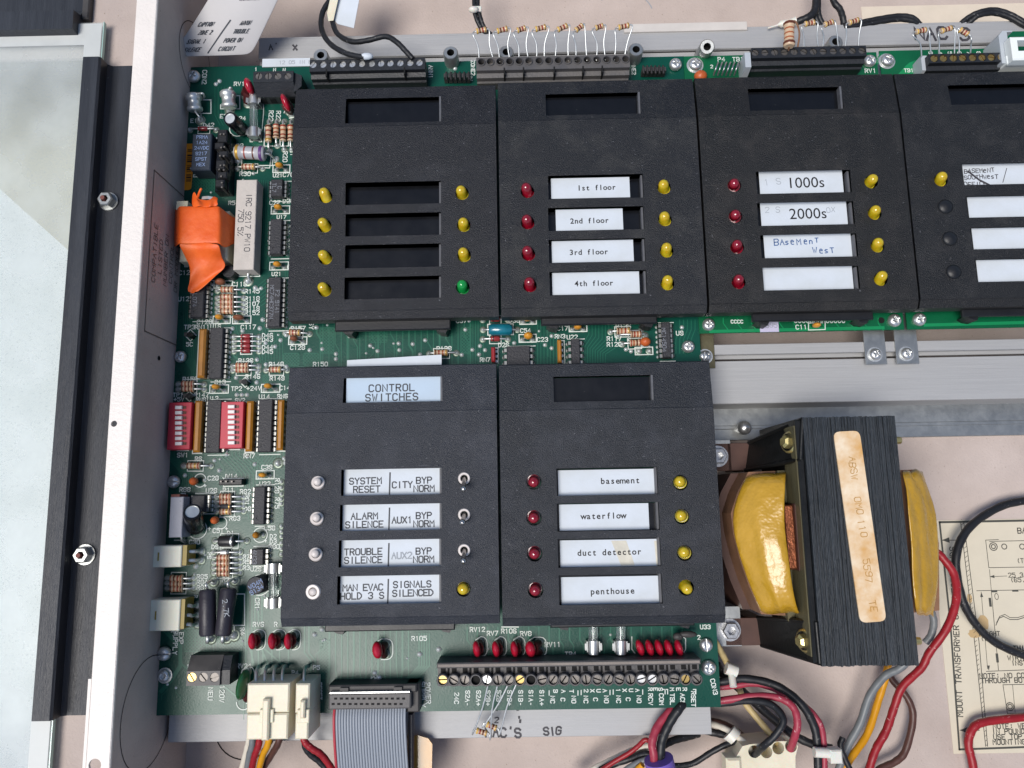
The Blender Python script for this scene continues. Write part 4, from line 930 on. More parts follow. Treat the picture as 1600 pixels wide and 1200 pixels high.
# wrap: rows of an open hood, sampled and pushed about a little
def sheet(rows, mt, name, parent, th=.012, jit=.006, sub=2, label=None):
    """rows: list of lists of world points; a bent sheet with thickness"""
    bm = bmesh.new(); V = [[bm.verts.new(p + Vector((random.uniform(-jit, jit), random.uniform(-jit, jit), random.uniform(-jit, jit)))) for p in r] for r in rows]
    for i in range(len(V) - 1):
        for j in range(len(V[0]) - 1): f = bm.faces.new((V[i][j], V[i][j + 1], V[i + 1][j + 1], V[i + 1][j])); f.smooth = True
    bmesh.ops.recalc_face_normals(bm, faces=bm.faces)
    me = bpy.data.meshes.new(name); bm.to_mesh(me); bm.free(); me.materials.append(MATS[mt]); shift(me, base_of(parent) if parent else Vector())
    o = link(name, me, parent, None, None, label); BASE[o.name] = base_of(parent)
    md = o.modifiers.new('thickness', 'SOLIDIFY'); md.thickness = th; md.offset = -1
    md = o.modifiers.new('smooth', 'SUBSURF'); md.levels = md.render_levels = sub
    return o
cols = [(272, 271, .18), (275, 274, .42), (280.5, 279, z), (284, 282, z + .02), (300, 300, z + .02), (322, 321, z + .02), (339, 339, z + .015), (344, 344, z), (352, 352, .44), (364, 364, .28), (369, 368.5, .16)]
rows = []
for (yy, dz) in ((322, -.02), (325, .0), (345, .005), (365, .005), (378, 0), (381, -.015)):
    rows.append([P(a + (b - a) * (yy - 322) / 58, yy + (5 if i in (0, 1) else (8 if i in (8,) else (18 if i > 8 and yy < 330 else 0))), zz + dz) for i, (a, b, zz) in enumerate(cols)])
sheet(rows, 'orange_tape', 'tape_wrap', tb, jit=.008)
rows = []
for (yy, xl_, xr_, zz) in ((380, 279, 343, z + .01), (388, 282, 345, z - .01), (397, 287, 345.5, .46), (405, 291, 349, .40), (412, 295, 353.5, .37), (420, 297, 352, .34), (430, 296.5, 341, .30), (441, 295.5, 329, .27), (450, 294, 319, .24), (458, 294, 308, .22)):
    n = 7; rows.append([P(xl_ + (xr_ - xl_) * i / (n - 1), yy + 2 * math.sin(i * 1.3 + yy * .05) , zz + .035 * math.sin(i * .9 + yy * .09)) for i in range(n)])
sheet(rows, 'orange_tape', 'tape_tail', tb, jit=.010)
rows = []
for (yy, zz, prof_) in ((322, z + .01, [0] * 8), (315, .55, [0, -1, 2, 3, 3, 3, -2, 0]), (308, .50, [-2, -6, 4, 6, 7, 5, -1, 2]), (304, .50, [0, -7, 7, 8, 8, 6, 0, 4])):
    rows.append([P(298 + i * 6.1, yy + prof_[i], zz + .03 * (i % 3)) for i in range(8)])
sheet(rows, 'orange_tape', 'torn_tape_edge', tb, jit=.02)
g = MB(); g.tube(smooth_path([P(309, 309, .52), P(312, 300, .60), P(315, 294, .62)]), [.02] * 12 + [.008], 5); g.build('tape_shred', 'orange_tape', tb)
g = MB(); g.ribbon([P(317, 309, .50), P(325, 308.5, .52), P(333, 310, .5)], .05); g.build('lead', 'tin', tb)
st('C12', 288, 426, 6.5); spoly([(289, 410), (289, 417), (294, 417)])
# --- lower left column of parts
boxcap(brd, 335, 439.5, 363.5, 449.8, 344, 440, 'cap_brown', 17, 11); st('C116', 374, 444, 6.5)
p = P(357, 424, .2); g = MB(); g.cyl((p.x, p.y, .0), (p.x, p.y, .2), .10, seg=16); g.build('transistor', 'black_smooth', brd); st('Q1', 364, 432, 5.5)
dip(brd, 299.5, 437, 317, 495.5, 8, prt=('TL074',)); st('U12', 287, 467, 6.5)
for (y, t, b_) in ((454.3, 'R145', 'orno'), (465.7, 'R118', 'nron'), (473.6, 'R107', 'rnor'), (481, 'R119', 'onor'), (488, 'R152', 'nono')):
    axial(brd, 340, y, 381, y, .18 if y > 460 else .2, .68, .057, b_); st(t, 394, y + .8, 6.3)
boxcap(brd, 333.5, 494.3, 360, 505.5, 342.5, 495.3); boxcap(brd, 364, 494.3, 392, 505.5, 372.6, 496, 'cap_brown', 18, 9)
st('C126', 319.6, 503, 6.5); st('C117', 388, 511, 6.5); st('TP3', 296, 511, 6.3); st('RN11', 316, 511, 6.3); st('U16', 337, 510, 6)
def diamond(px, py, r=9):
    spoly([(px, py - r), (px + r, py), (px, py + r), (px - r, py), (px, py - r)], .014); q = P(px, py, .1); g = MB(); g.prism([(q.x + .05 * math.cos(R(a)), q.y + .05 * math.sin(R(a))) for a in (10, 100, 190, 280)], 0, .16); o = g.build('test_post', 'black_gloss', brd)
    g = MB(); g.box(q.x - .09, q.x + .02, q.y - .02, q.y + .04, .1, .14); g.build('post_tip', 'dusty_black', o)
diamond(298, 524); st('5C', 296, 538, 6); diamond(383.5, 597.5, 8); diamond(296.5, 619.5, 8)
def sip(x0, y0, x1, y1, mt='network_amber', n=8, z=.22, label=None):
    a, b = P(x0, y0, z), P(x1, y1, z); w = (b.x - a.x); g = MB(); g.box(a.x, b.x, b.y, a.y, .05, z, min(.03, w * .3)); o = g.build('resistor_network', mt, brd, label=label)
    g = MB(); m = (a.y - b.y) / n
    for i in range(n): y = a.y - m * (i + .5); g.box((a.x + b.x) / 2 - .012, (a.x + b.x) / 2 + .012, y - .012, y + .012, 0, .06); g.box(b.x - .01, b.x + .035, y - .02, y + .02, .0, .05)
    g.build('pins', 'solder', o, kind='stuff'); srect(x0 + 1, y0 + 2, x1 + 4.5, y1 + 2); return o
sip(310.5, 513.5, 318, 589.5, label='long amber resistor network at the left, standing on edge')
dip(brd, 328.7, 512, 345.5, 591, 10)
for (y, t) in ((526.8, 'D46'), (534.2, 'D43'), (541.6, 'D44'), (549, 'D45')):
    axial(brd, 365.5, y, 405, y, .33, .70, .042, name='diode', mats=('diode_red', 'band_black'), box=False)
srect(377.5, 522.5, 393.5, 553.5)
for (t, y) in (('D46', 524), ('D43', 530.5), ('D44', 542.5), ('D45', 549.5)): st(t, 418, y, 6.3)
axial(brd, 446, 520.5, 484, 522, .22, .68, .058, 'orng'); st('R157', 466, 513, 6.3); boxcap(brd, 451.5, 527, 479.5, 538, 459.5, 529, 'cap_brown', 13, 9); st('C128', 465, 543, 6.3); st('SY', 486.5, 509, 6.5, -90)
for y, b_ in ((572.5, 'orno'), (579, 'rorn')): axial(brd, 363.5, y, 404, y, .2, .68, .056, b_)
st('R139', 384, 563.5, 6.3); st('R146', 395, 588.3, 6.3); axial(brd, 416, 578.5, 449, 578.5, .22, .78, .057, 'nrog'); st('R148', 431.7, 569, 6.3); st('R149', 433, 591, 6.3)
for y, b_ in ((600.8, 'ronr'), (608.6, 'nrno')): axial(brd, 278.5, y, 319, y, .22, .68, .056, b_)
st('R156', 297, 592.3, 6.3); st('R147', 315, 617, 6.3); st('+5V', 279.5, 624, 6); st('TP1', 278, 617, 6)
boxcap(brd, 328.5, 602, 357, 614.3, 337.5, 604.3); st('C13', 344, 597, 6.3); boxcap(brd, 409, 600.8, 437.5, 612.8, 418.8, 603); st('C14', 445, 606, 6.3); st('TP2 +24V', 384.6, 607, 6.3)
st('RN8', 314, 624.5, 5.8); st('U13', 332.6, 622.8, 6.3); st('U14', 413, 619.8, 6.3); st('RN6', 441.5, 619, 6); st('SW2', 375, 625.5, 5.8)
# --- DIP switches
def dipsw(x0, y0, x1, y1, sx, ys, label):
    z = .26; a, b = P(x0, y0, z), P(x1, y1, z); g = MB(); g.box(a.x, b.x, b.y, a.y, .03, z, .008); o = g.build('dip_switch', 'switch_red', brd, label=label)
    g = MB()
    for y in ys: q = P(sx + 7, y, z); g.box(q.x - .10, q.x + .05, q.y - .022, q.y + .022, z - .01, z + .001)
    g.build('switch_slot', 'band_brown', o); pr = MB()
    for i, y in enumerate(ys): q = P(sx, y, z + .03); g = MB(); g.box(q.x - .052, q.x + .052, q.y - .026, q.y + .026, z + .0015, z + .045, .008); g.build('slider', 'slider_white', o); stext(pr, str(i + 1), P(sx + 12, y, z).x, q.y, .035, z + .001, 0, w=.006)
    pr.build('printing', 'diode_red', o)
ys = [636.7 + 8.05 * i for i in range(8)]
dipsw(264.3, 629, 296, 702, 279, ys, 'red DIP switch with eight white sliders at the left edge of the board'); dipsw(346.2, 628, 378, 700, 361.5, [y - 1.3 for y in ys], 'red DIP switch with eight white sliders between two dark chips')
sip(304, 626, 311, 706.5); dip(brd, 324, 625, 342.5, 707, 10); sip(385, 626.5, 392.5, 705, ); dip(brd, 404.7, 624, 423.5, 706, 10); sip(433.5, 624.5, 441, 703)
st('SW1', 285.5, 711, 6.5); st('RN7', 389.5, 712.3, 6.5); st('R6', 310, 717, 6.3)
spoly([(277, 704), (295, 704)]); spoly([(358, 702.5), (375, 702.5)])
axial(brd, 287, 728, 330, 728, .2, .68, .056, 'nog' + 'r'); boxcap(brd, 401, 735.8, 428.5, 748, 410.5, 742); st('C39', 417, 730, 6.3); pad(435, 724, .06); via(447, 723, .05)
for (x, y) in ((354, 710), (335, 719), (342.5, 735), (289, 742.7), (398, 725.3), (444, 716), (370, 617), (378, 617), (386, 617), (363, 513.5), (379, 517), (402, 582), (415, 536), (430, 541.5), (447, 523.5), (438.5, 531.5), (369, 590), (401, 597.5), (401.5, 562), (415.5, 569.5), (447.5, 573), (484, 547), (494, 511.5)): via(x, y, .038)
blob(brd, 302.6, 752, 13, 13, 'cap_orange', .14); scirc(313, 749.5, 9, a0=-20, a1=150); scirc(313, 752, 9, a0=200, a1=330); pad(320, 750, .03); st('C28', 333, 747, 6.3); st('+', 320.5, 759, 5)
z = .16; a, b = P(342, 749, z), P(378, 757.5, z); g = MB(); g.box(a.x, b.x, b.y, a.y, 0, z, .01); o = g.build('pin_header', 'black_smooth', brd, label='small flat black jumper header labelled JW14')
for xx in (345, 353, 362): q = P(xx, 752.5, z + .05); g = MB(); g.box(q.x - .012, q.x + .012, q.y - .012, q.y + .012, z, z + .05); g.build('header_pin', 'dull_screw', o)
srect(350, 748, 380, 759.5); st('JW14', 359.4, 744, 6.3); st('P11', 357, 765.7, 6.5); st('U28', 330.5, 766.5, 6.5); st('R88', 289, 765, 6.3); st('R82', 383.5, 768, 6.3); st('U32', 414, 756, 6.3)
dip(brd, 397, 760.5, 412.5, 819.5, 7); dip(brd, 300, 774, 319, 800, 4, label='eight pin chip partly behind the leaning capacitor')
cement(266.5, 776.5, 283.5, 839.5, .34, 'ceramic_grey', 'short grey cement resistor standing near the left edge', [])
g = MB(); x0, x1, y0, y1 = quad(269, 772.5, 282, 777, .3); g.box(x0, x1, y0, y1, .04, .33); g.build('resistor_end', 'ceramic_end', brd); spoly([(273, 844), (291, 844)]); spoly([(284, 771), (290, 771), (290, 776)])
ecap(306.5, 824, 300.4, 799.5, .135, 'black electrolytic capacitor leaning upward beside the grey cement resistor', h=.46); scirc(309, 827, 14.5, a0=-200, a1=60); st('C30', 304, 847, 6.3); st('+', 327, 826, 7)
blob(brd, 335.7, 812.8, 12.5, 12.5, 'cap_orange', .14); scirc(346, 817, 9, a0=-120, a1=110); st('C51', 341, 829, 6.3); st('+', 354, 826, 5)
for (y, b_) in ((776, 'onro'), (783.7, 'rono'), (799, 'nogn')): axial(brd, 338, y, 381, y, .2, .62, .057, b_)
axial(brd, 338, 791, 381, 791, .22, .62, .05, name='diode', mats=('chip', 'band_gold')); st('R83', 367, 809.8, 6.3); st('D8', 387, 795, 6); st('R81', 386, 781, 6, -90)
axial(brd, 336, 845, 386, 845, .22, .70, .085, name='diode', mats=('diode_black', 'tin'), label='thick black diode labelled D1'); st('D1', 360.6, 833, 6.3); st('D9', 336, 854.5, 6)
blob(brd, 400.4, 836, 11, 11, 'network_amber', .14); scirc(407, 836, 11, a0=-150, a1=150); pad(412, 836, .035); st('C58', 421.5, 825, 6.3); st('+', 415, 845, 5)
st('D2', 427, 838, 6); st('D3', 427, 846, 6); st('R80', 428.5, 854, 6.2); st('R128', 433, 759, 6.3, -90); st('R75', 433, 786, 6.3, -90)
for y in (753, 762, 772, 780, 787, 822, 830, 838, 848, 857, 866): pad(440, y, .034)
for i, y in enumerate((862.5, 870.5, 879, 887, 895)):
    if i == 0: axial(brd, 334, y, 376, y, .32, .62, .045, name='diode', mats=('tin', 'band_black'))
    else: axial(brd, 334, y, 376, y, .2, .66, .057, ('', 'nron', 'rnon', 'nrno', 'nnrn')[i])
st('R7', 385, 870, 6); st('R5', 385, 878, 6); st('R3', 385, 887, 6); st('R2', 353, 905.5, 6.3); st('P9', 327, 868, 5.5, -90)
dip(brd, 392.7, 858, 411, 882.5, 3, label='six pin optocoupler with a grey top', prt=('4N33',)); st('U29', 400, 889, 6.3); via(306, 885, .045)
# right-angle white connectors at the left edge
def edgeconn(x0, y0, x1, y1, pins, px0, px1, label):
    z = .36; a, b = P(x0, y0, z), P(x1, y1, z); g = MB(); g.box(a.x, b.x, b.y, a.y, .02, z, .012)
    o = g.build('connector', 'nylon', brd, label=label); g = MB(); q = P(x1 + 8.5, y0, z); g.box(b.x, q.x, b.y + .02, a.y - .0, .02, z - .03); g.build('connector_back', 'nylon_amber', o)
    g = MB(); m = (a.y + b.y) / 2; g.box(a.x + .08, a.x + .10, m - .06, m + .06, z, z + .006); g.build('key_mark', 'nylon_amber', o)
    for y in pins:
        g = MB(); c0 = P(x1 + 2, y, .24); c1 = P(px0, y, .22); c2 = P(px1, y - 1, .0); g.tube([c0, c1, Vector((c2.x - .02, c2.y, .15)), c2], .028, 6); g.build('connector_pin', 'tin', o); pad(px1, y, .05)
edgeconn(239, 853, 282.5, 886, (861.5, 875.5), 303, 315, 'white two pin connector hanging over the left edge'); edgeconn(235, 937.5, 279.5, 985.5, (946.3, 961, 975.5), 297, 309, 'white three pin connector hanging over the left edge')
for i, y in enumerate((903, 911, 919)): axial(brd, 261.5, y, 303, y, .2, .67, .058, ('onro', 'rono', 'norn')[i], label=None); st('R' + ('85', '84', '87')[i], 316, y - 2 + i * .5, 6.3)
# dark sleeved power resistors
for (ax, ay, bx, by, l_) in ((324.3, 921, 324.3, 993, 'left dark sleeved power resistor standing side by side with another'), (357.3, 919, 348.5, 992.5, 'right dark sleeved power resistor, tilted')):
    z = .30; a, b = P(ax, ay, z), P(bx, by, z); r = .118; dv = (b - a).normalized(); L = (b - a).length; g = MB()
    g.lathe([(0, 0), (r * .85, 0), (r, .03), (r * 1.01, L * .5), (r, L - .03), (r * .85, L), (0, L)], a, dv, 20); o = g.build('sleeved_resistor', 'sleeve', brd, label=l_)
    g = MB(); t = P(ax + 10, ay - 12, .05); g.tube(smooth_path([a, a - dv * .08 + Vector((.0, 0, .05)), t + Vector((0, .03, .1)), t]), .02, 6)
    t2 = P(bx + 6, by + 5, .0); g.tube(smooth_path([b, b + dv * .07, t2 + Vector((0, -.02, .15)), t2]), .03, 6); g.build('lead', 'tin', o); pad(ax + 10, ay - 12, .06); pad(bx + 6, by + 5, .06)
g = MB(); stext(g, '2.7K', P(353, 950, .42).x, P(353, 950, .42).y, .07, .425, R(-80), w=.01); g.build('printing', 'ink_faint', brd)
pad(366, 992.5, .07); spoly([(369, 928), (382.5, 928), (382.5, 977), (363, 977)]); spoly([(366.5, 977), (366.5, 986)]); st('R4', 379, 986, 6, -80); st('R', 306, 932, 5, -90)
p = P(399, 916, .36); g = MB(); b_ = P(406, 914, 0); g.lathe([(0, 0), (.135, 0), (.135, .32), (.12, .34), (0, .34)], (p.x, p.y + .01, .02), seg=22); o = g.build('bridge_rectifier', 'chip', brd, label='round grey bridge rectifier can'); g = MB(); stext(g, 'W04M', p.x, p.y + .03, .06, .362, R(30), w=.009); stext(g, '9134', p.x + .02, p.y - .05, .06, .362, R(30), w=.009); g.build('printing', 'relay_print', o)
scirc(406.5, 914, 15.5); st('CR1', 402, 943, 6.3, -90); st('+', 412, 895, 6)
fuse(427.5, 880, 950, 17, 'glass fuse beside the left edge of the CONTROL SWITCHES cover')
st('EXP', 283, 997, 6.5, -90); st('SUPPLY', 274, 1004, 6.5, -90); st('P7', 272, 990, 5.5, -60)
# --- bottom strip: TB5, disc, varistors
z = .36; x0, x1, y0, y1 = quad(292, 1049, 343, 1071, z); g = MB()
o = tblock(brd, 'screw_terminal_block', 'three way black screw terminal block labelled TB5', [(x0, y0), (x1, y0), (x1, y1), (x0, y1)], 0, z, 'terminal_grey', [(299.5, 1058.5), (317.5, 1058.5), (335, 1058.5)], .068)
for i, q in enumerate((299.5, 317.5, 335)): term_screw(q, 1058.5, z, o, 'brass_screw' if i == 0 else 'dull_screw', 1.1)
g = MB(); extr(g, [(y1, z - .002), (y1 + .20, .24), (y1 + .20, 0), (y1, 0)], x0, x1, 'x'); g.build('sloped_back', 'dusty_black', o)
g = MB(); extr(g, [(y0, 0), (y0, z - .04), (y1, z - .04), (y1 + .19, .24), (y1 + .19, 0)][::-1], x1 + .003, x1 + .13, 'x'); g.build('end_plate', 'terminal_black', o)
spoly([(359, 1034), (359, 1069)]); st('TB5', 330.5, 1033.5, 6.5); st('NEU', 329, 1084, 7, -90); st('120V', 347, 1084, 7, -90); st('1', 294, 1041, 5)
g = MB()
varistor(380, 1070, 16, 46, -9, [(386, 1049), (388, 1091)], 'varistor_green', z=.22, label='tall green disc varistor labelled RV24'); scirc(381, 1097, 11, a0=-180, a1=0); st('RV24', 381, 1040.5, 6.3)
for (x, hx) in ((395, 405), (426, 437), (451, 459.7)): varistor(x, 1001.5, 13, 26, 4, [(hx, 991), (hx, 1007.5)], label=None)
st('RV6', 404, 975.5, 6.5); st('R', 431, 975.5, 6.5)
varistor(590, 1015.5, 17, 27, 8, [(604, 1005.7), (603, 1022.7)], label='lone red varistor above the ribbon cable connector')
for (x, r_) in ((745, 10), (775, 10), (804, 10), (829, 12)): varistor(x, 1014, 13 if r_ < 12 else 17, 26, 8, [(x + 5, 1002), (x + 7, 1018)] if r_ < 12 else [(x + 14, 1003), (x + 15, 1018)])
st('RV12', 746, 983.5, 6.5); st('RV7', 769.5, 989.5, 6.5); st('R106', 795, 986, 6.5); st('RV8', 821.5, 990, 6.5); st('RV11', 863.6, 1007, 6.8); st('TB4', 891.6, 1022, 6.5); st('R105', 655, 997.5, 6.5); spoly([(784, 979.5), (810, 979.5)])
for x in (1000, 1014.8, 1029.5, 1044.5, 1060.5): varistor(x, 1012, 12.5, 27, 14, None)
pts = [(987, 995), (987, 1014), (993, 1022)]; spoly(pts); spoly([(1068, 1020), (1071, 1014), (1071, 998), (1064, 992)])
p = P(1075, 991, .2); g = MB(); g.ball(p, (.14, .05, .05), 10); g.ball(p + Vector((-.15, -.03, 0)), (.08, .06, .05), 10); g.build('dust_lump', 'dusty_black', brd); st('U33', 1102, 979.5, 6); st('2', 1092, 996, 6)
fuse(927, 925, 1022, 16, 'glass fuse half under the bottom right cover, left of its twin'); fuse(970, 925, 1022, 16, 'glass fuse half under the bottom right cover, right of its twin')
for (x, y) in ((491.5, 991.5), (503, 983), (655.7, 1022), (685.5, 1014.6), (585.5, 1052), (592, 1059), (593, 1068)): via(x, y, .045)
st('J20', 584, 1061, 6.5); st('POWER', 669, 1083, 6.8, -88); st('SUPPLY', 661, 1085, 6.8, -88); st('P4', 461, 1051, 6); st('P5', 494.5, 1043, 6); st('RESET', 500, 1080, 5.5, -88)
# --- TB4: 24 way screw strip
z = .42; NT = 24; xs = [691.5 + (1088.5 - 691.5) * i / 23 for i in range(NT)]; yc = [1063.0 - 1.6 * i / 23 for i in range(NT)]
x0, _, y0, y1 = quad(683, 1043, 1096, 1075.5, z); x1 = P(1095.5, 1060, z).x
g = MB(); g.box(x0, x1, y0 + .06, P(890, 1041.5, z + .05).y - .002, 0, z - .10); yr0, yr1 = P(890, 1041.5, z + .05).y, P(890, 1033, z + .05).y; g.box(x0, x1, yr0, yr1, 0, z + .05, .015)
tb4 = g.build('screw_terminal_strip', 'terminal_grey', brd, label='long grey strip of twenty-four screw terminals along the bottom edge'); pitch = (x1 - x0 - .1) / NT
g = MB(); g.box(x0 + .02, x1 - .02, yr0 + .02, yr1 - .02, z + .0505, z + .053); g.build('dust_layer', 'terminal_dust', tb4)
g = MB(); g.lathe([(.088, -.12), (.088, .0), (.078, .012), (.066, .012), (.062, -.06), (0, -.06)], (0, 0, 0), seg=18, ms=[0, 0, 0, 1, 1]); well = g.mesh('terminal_well', ['terminal_grey', 'hole_black'])
for i in range(NT):
    p = P(xs[i], yc[i], z); o = link('terminal_well', well, tb4, p); BASE[o.name] = Vector(p)
    if i not in (3, 8):
        s_ = link('terminal_screw', TS['brass_screw' if i in (0, 7, 22) else ('screw_steel' if i in (4, 7, 18, 19) else 'dull_screw')], o, p - Vector((0, 0, .09)), (0, 0, random.uniform(0, 3))); s_.scale = (1.12, 1.12, 1)
    g = MB(); g.box(p.x - .036, p.x + .036, yr0 - .095, yr0 - .01, z - .099, z - .097); g.build('wire_slot', 'hole_black', tb4)
    if i % 2 == 0 or i % 5 == 4:
        g = MB(); g.box(p.x + pitch / 2 - .014, p.x + pitch / 2 + .014, yr0 - .12, yr0 - .005, z - .098, z - .09); g.build('strip_gap', 'hole_black', tb4)
lb = ['', '24C', 'S2A-', 'S2A+', 'S2B+', 'S2B-', 'S1B+', 'S1B-', 'S1A-', 'S1A+', 'NC', 'C', 'NO', 'NC', 'C', 'NO', 'NC', 'C', 'NO', 'RCV', 'COM', 'TBL', 'ACK', 'RSET']
lx = [695, 713, 730, 747, 762, 779, 795.6, 813, 829, 846, 863, 879, 896, 915, 930, 947, 966, 981, 998, 1016, 1033, 1050, 1066, 1083]
for i in range(NT):
    if lb[i]: st(lb[i], lx[i] + .5, 1091 + (3 if i > 9 else 0) - i * .08, 6.3, -92)
for (xa, xb, t, sp) in ((858, 903, 'BAT', 1), (908, 953, '2XUA', 1), (958, 1004, '1XUA', 1)):
    yy = 1079 - (xa - 858) * .015; spoly([(xa, yy + 7), (xa, yy)], .014); spoly([(xb, yy), (xb, yy + 7)], .014)
    for k, ch in enumerate(t): st(ch, xa + (xb - xa) * (k + .8) / (len(t) + .6), yy + 1, 6, -90)
for (x, t) in ((1016, 'R'), (1024, 'E'), (1032, 'S'), (1050, 'M'), (1060, 'E'), (1070, 'R')): st(t, x, 1077, 6, -90)
for (x,) in ((1039,), (1043,), (1087,)): spoly([(x - 4, 1077), (x, 1077), (x, 1084)], .014)
# --- gap between the cover rows
axial(brd, 671, 553, 713, 552, .2, .7, .057, 'nrog'); st('R138', 693.8, 544.6, 6.3); st('R150', 500.7, 569, 6.3); st('C37', 721, 501, 6.3); via(733, 501)
g = MB(); a, b = P(764, 515, .12), P(800, 515, .12); r = .095; dv = (b - a).normalized(); L = (b - a).length; g.lathe([(0, 0), (r * .7, 0), (r, .04), (r, L - .04), (r * .7, L), (0, L)], a, dv, 16); o = g.build('inductor', 'inductor_teal', brd, label='glossy teal inductor between the cover rows'); g = MB(); g.tube([P(755, 515), P(756, 515, .12), a], .015, 5); g.tube([P(808, 515), P(807, 515, .12), b], .015, 5); g.build('lead', 'tin', o); pad(755, 515.5); pad(808.5, 515.5); srect(762, 507, 802, 523)
for y in (500, 530.5): axial(brd, 754.5, y, 793.5, y, .32, .68, .045, name='diode', mats=('diode_red', 'band_black'))
st('D38', 803.5, 500.8, 6.3); st('D26', 787, 539, 6.3); st('C54', 821, 516.5, 6); st('C23', 847.6, 530.5, 6.3)
boxcap(brd, 812, 496.5, 838, 506.5, 823.5, 498); boxcap(brd, 811, 523, 838, 534.5, 825.5, 524.5, w=15, h=12); boxcap(brd, 889, 508, 917, 518, 902.7, 511); st('C17', 879, 513, 6.3)
sip(767.5, 542, 774, 565, 'network_red', 3); st('RN7', 758, 562, 6); dip(brd, 791.5, 541, 829, 600, 6, label='wide dark chip slipping under the bottom right cover')
sip(870.8, 530.5, 878, 566, n=4); st('RN3', 875, 525.5, 6); st('U22', 894, 526.7, 6.3); dip(brd, 892, 529.5, 907, 570, 4)
axial(brd, 954, 519, 1001, 518, .18, .62, .06, 'norg'); axial(brd, 966, 525, 1008, 524, .42, .82, .06, 'nron', h=.1); axial(brd, 972, 538, 1003, 536.5, .35, .9, .06, 'ronr'); st('R136', 974, 509.5, 6.5); st('R117', 959.7, 529, 6.3); st('R120', 959.7, 538, 6.3)
blob(brd, 1008.4, 534, 17, 15, 'cap_orange', .22, label='orange disc capacitor'); srect(992, 543, 1020, 554); pad(998, 549); pad(1014, 549)
dip(brd, 1033.5, 503.5, 1049.5, 558.5, 7, prt=('MC14504',)); st('U9', 1062, 520.5, 6.5); spoly([(1029, 491.5), (1029, 493), (1057, 493), (1057, 489)])
for (x, y) in ((1065.5, 511.5), (1041.4, 490), (851.6, 539), (862, 525), (862, 544), (978, 546), (986, 549), (758, 547), (750, 540.5), (748.5, 554), (803.5, 536), (578.5, 540), (590, 548.5), (623, 536.5), (645, 537.5), (624, 547), (664.5, 531.5), (688, 514), (526.5, 515), (503.5, 545.5), (525, 553), (525, 561), (656.5, 554), (721.5, 554.5), (738, 546.5), (727, 515), (495, 511.5), (578, 510), (624, 511), (645, 509), (664, 510)): via(x, y, .036)
# --- traces, drawn as raised copper under the lacquer
random.seed(3)
def T(*a, **k): trace(*a, **k)
T([(252, 1080), (268, 1062), (282, 1040), (282, 1010), (262, 990)], .06); T([(290, 1044), (282, 1036)], .02)
T([(293, 1045), (283, 1036), (283, 1010), (272, 1000), (255, 986)], .02)
for i in range(6): T([(382 + i * 5.5, 925), (382 + i * 5.5, 990 + (i % 3) * 10), (386 + i * 11, 1038)], .022) if i % 2 else T([(384 + i * 5, 925), (384 + i * 5, 1040)], .022)
T([(323, 1000), (323, 1045)]); T([(334, 1000), (334, 1032)]); T([(350, 1072), (372, 1090)])
for (x, y0_, x2) in ((411, 1010, 411), (425, 1010, 425), (437, 1012, 437), (451, 1012, 451), (476, 975, 476), (483, 975, 483)): T([(x, y0_), (x, 1036)] if x < 470 else [(x, y0_), (x, 1020), (x + 10, 1032), (x + 10, 1050)])
for i in range(14):
    x = 515 + i * 9.5; T([(x, 986), (x, 1040 + (i * 7) % 25), (x + (3 if i % 2 else -3), 1066)], .03 if i % 4 == 0 else .02)
for i in range(5): T([(655 + i * 4, 990), (655 + i * 4, 1040), (634 + i * 4, 1062)])
for i in range(22): T([(730 + i * 16, 980), (730 + i * 16, 1000), (736 + i * 16, 1008), (736 + i * 16, 1035)], .02)
for i in range(8): T([(262 + i * 2.2, 640 + i * 3), (262 + i * 2.2, 715), (280 + i * 3, 736 + i), (280 + i * 3, 768)], .012)
for i in range(10): T([(345 + i * 6, 706), (345 + i * 6, 712), (362 + i * 6.2, 729), (372 + i * 6, 741), (372 + i * 6, 765)], .013)
for i in range(9): T([(408 + i * 4.4, 706), (408 + i * 4.4, 710 + i), (398 + i * 4.4, 722 + i), (398 + i * 4.4, 735)], .012)
for i in range(7): T([(288 + i * 3, 462), (286 + i * 2.6, 560), (300 + i * 2.6, 580), (300 + i * 2.6, 594)], .010)
for i in range(6): T([(358 + i * 4, 508), (358 + i * 4, 516), (362 + i * 9, 560), (362 + i * 9, 568)], .010)
for i in range(9): T([(406 + i * 4.5, 514), (406 + i * 4.5, 560 + (i % 3) * 3)], .012)
for i in range(5): T([(352 + i * 3.4, 540 + i * 4), (368 + i * 3.4, 560 + i * 2)], .012)
for i in range(7): T([(392, 455 + i * 5), (402 + i, 448 + i * 5), (416, 436 + i * 6)], .011)
for i in range(12): T([(296 + i * 4, 274), (306 + i * 4.2, 286), (306 + i * 4.2, 300)], .011)
for i in range(6): T([(336 + i * 5, 136), (336 + i * 5, 180 + i * 2), (344 + i * 5, 196)], .012)
for i in range(5): T([(385 + i * 4, 215 + i * 2), (404 + i * 5, 236), (424 + i * 5, 262)], .012)
for i in range(6): T([(402 + i * 3.4, 282), (402 + i * 3.4, 330 + i * 6), (410 + i * 1.4, 420)], .012)
for i in range(5): T([(446 + i * 3, 280), (446 + i * 3, 500)], .011)
for i in range(26):
    x = 495 + i * 9.6; y0_ = 500; T([(x, y0_), (x, 520 + (i * 13) % 22), (x + (6 if i % 3 == 0 else 0), 530 + (i * 13) % 22), (x + (6 if i % 3 == 0 else 0), 575)], .016 if i % 5 else .03)
for i in range(10): T([(920 + i * 5.2, 500), (920 + i * 5.2, 522 + i * 2), (910 + i * 4, 540 + i * 1.5), (910 + i * 4, 570)], .012)
for i in range(7): T([(840 + i * 5, 500), (840 + i * 5, 570)], .012)
for i in range(6): T([(735 + i * 4, 500), (735 + i * 4, 575)], .012)
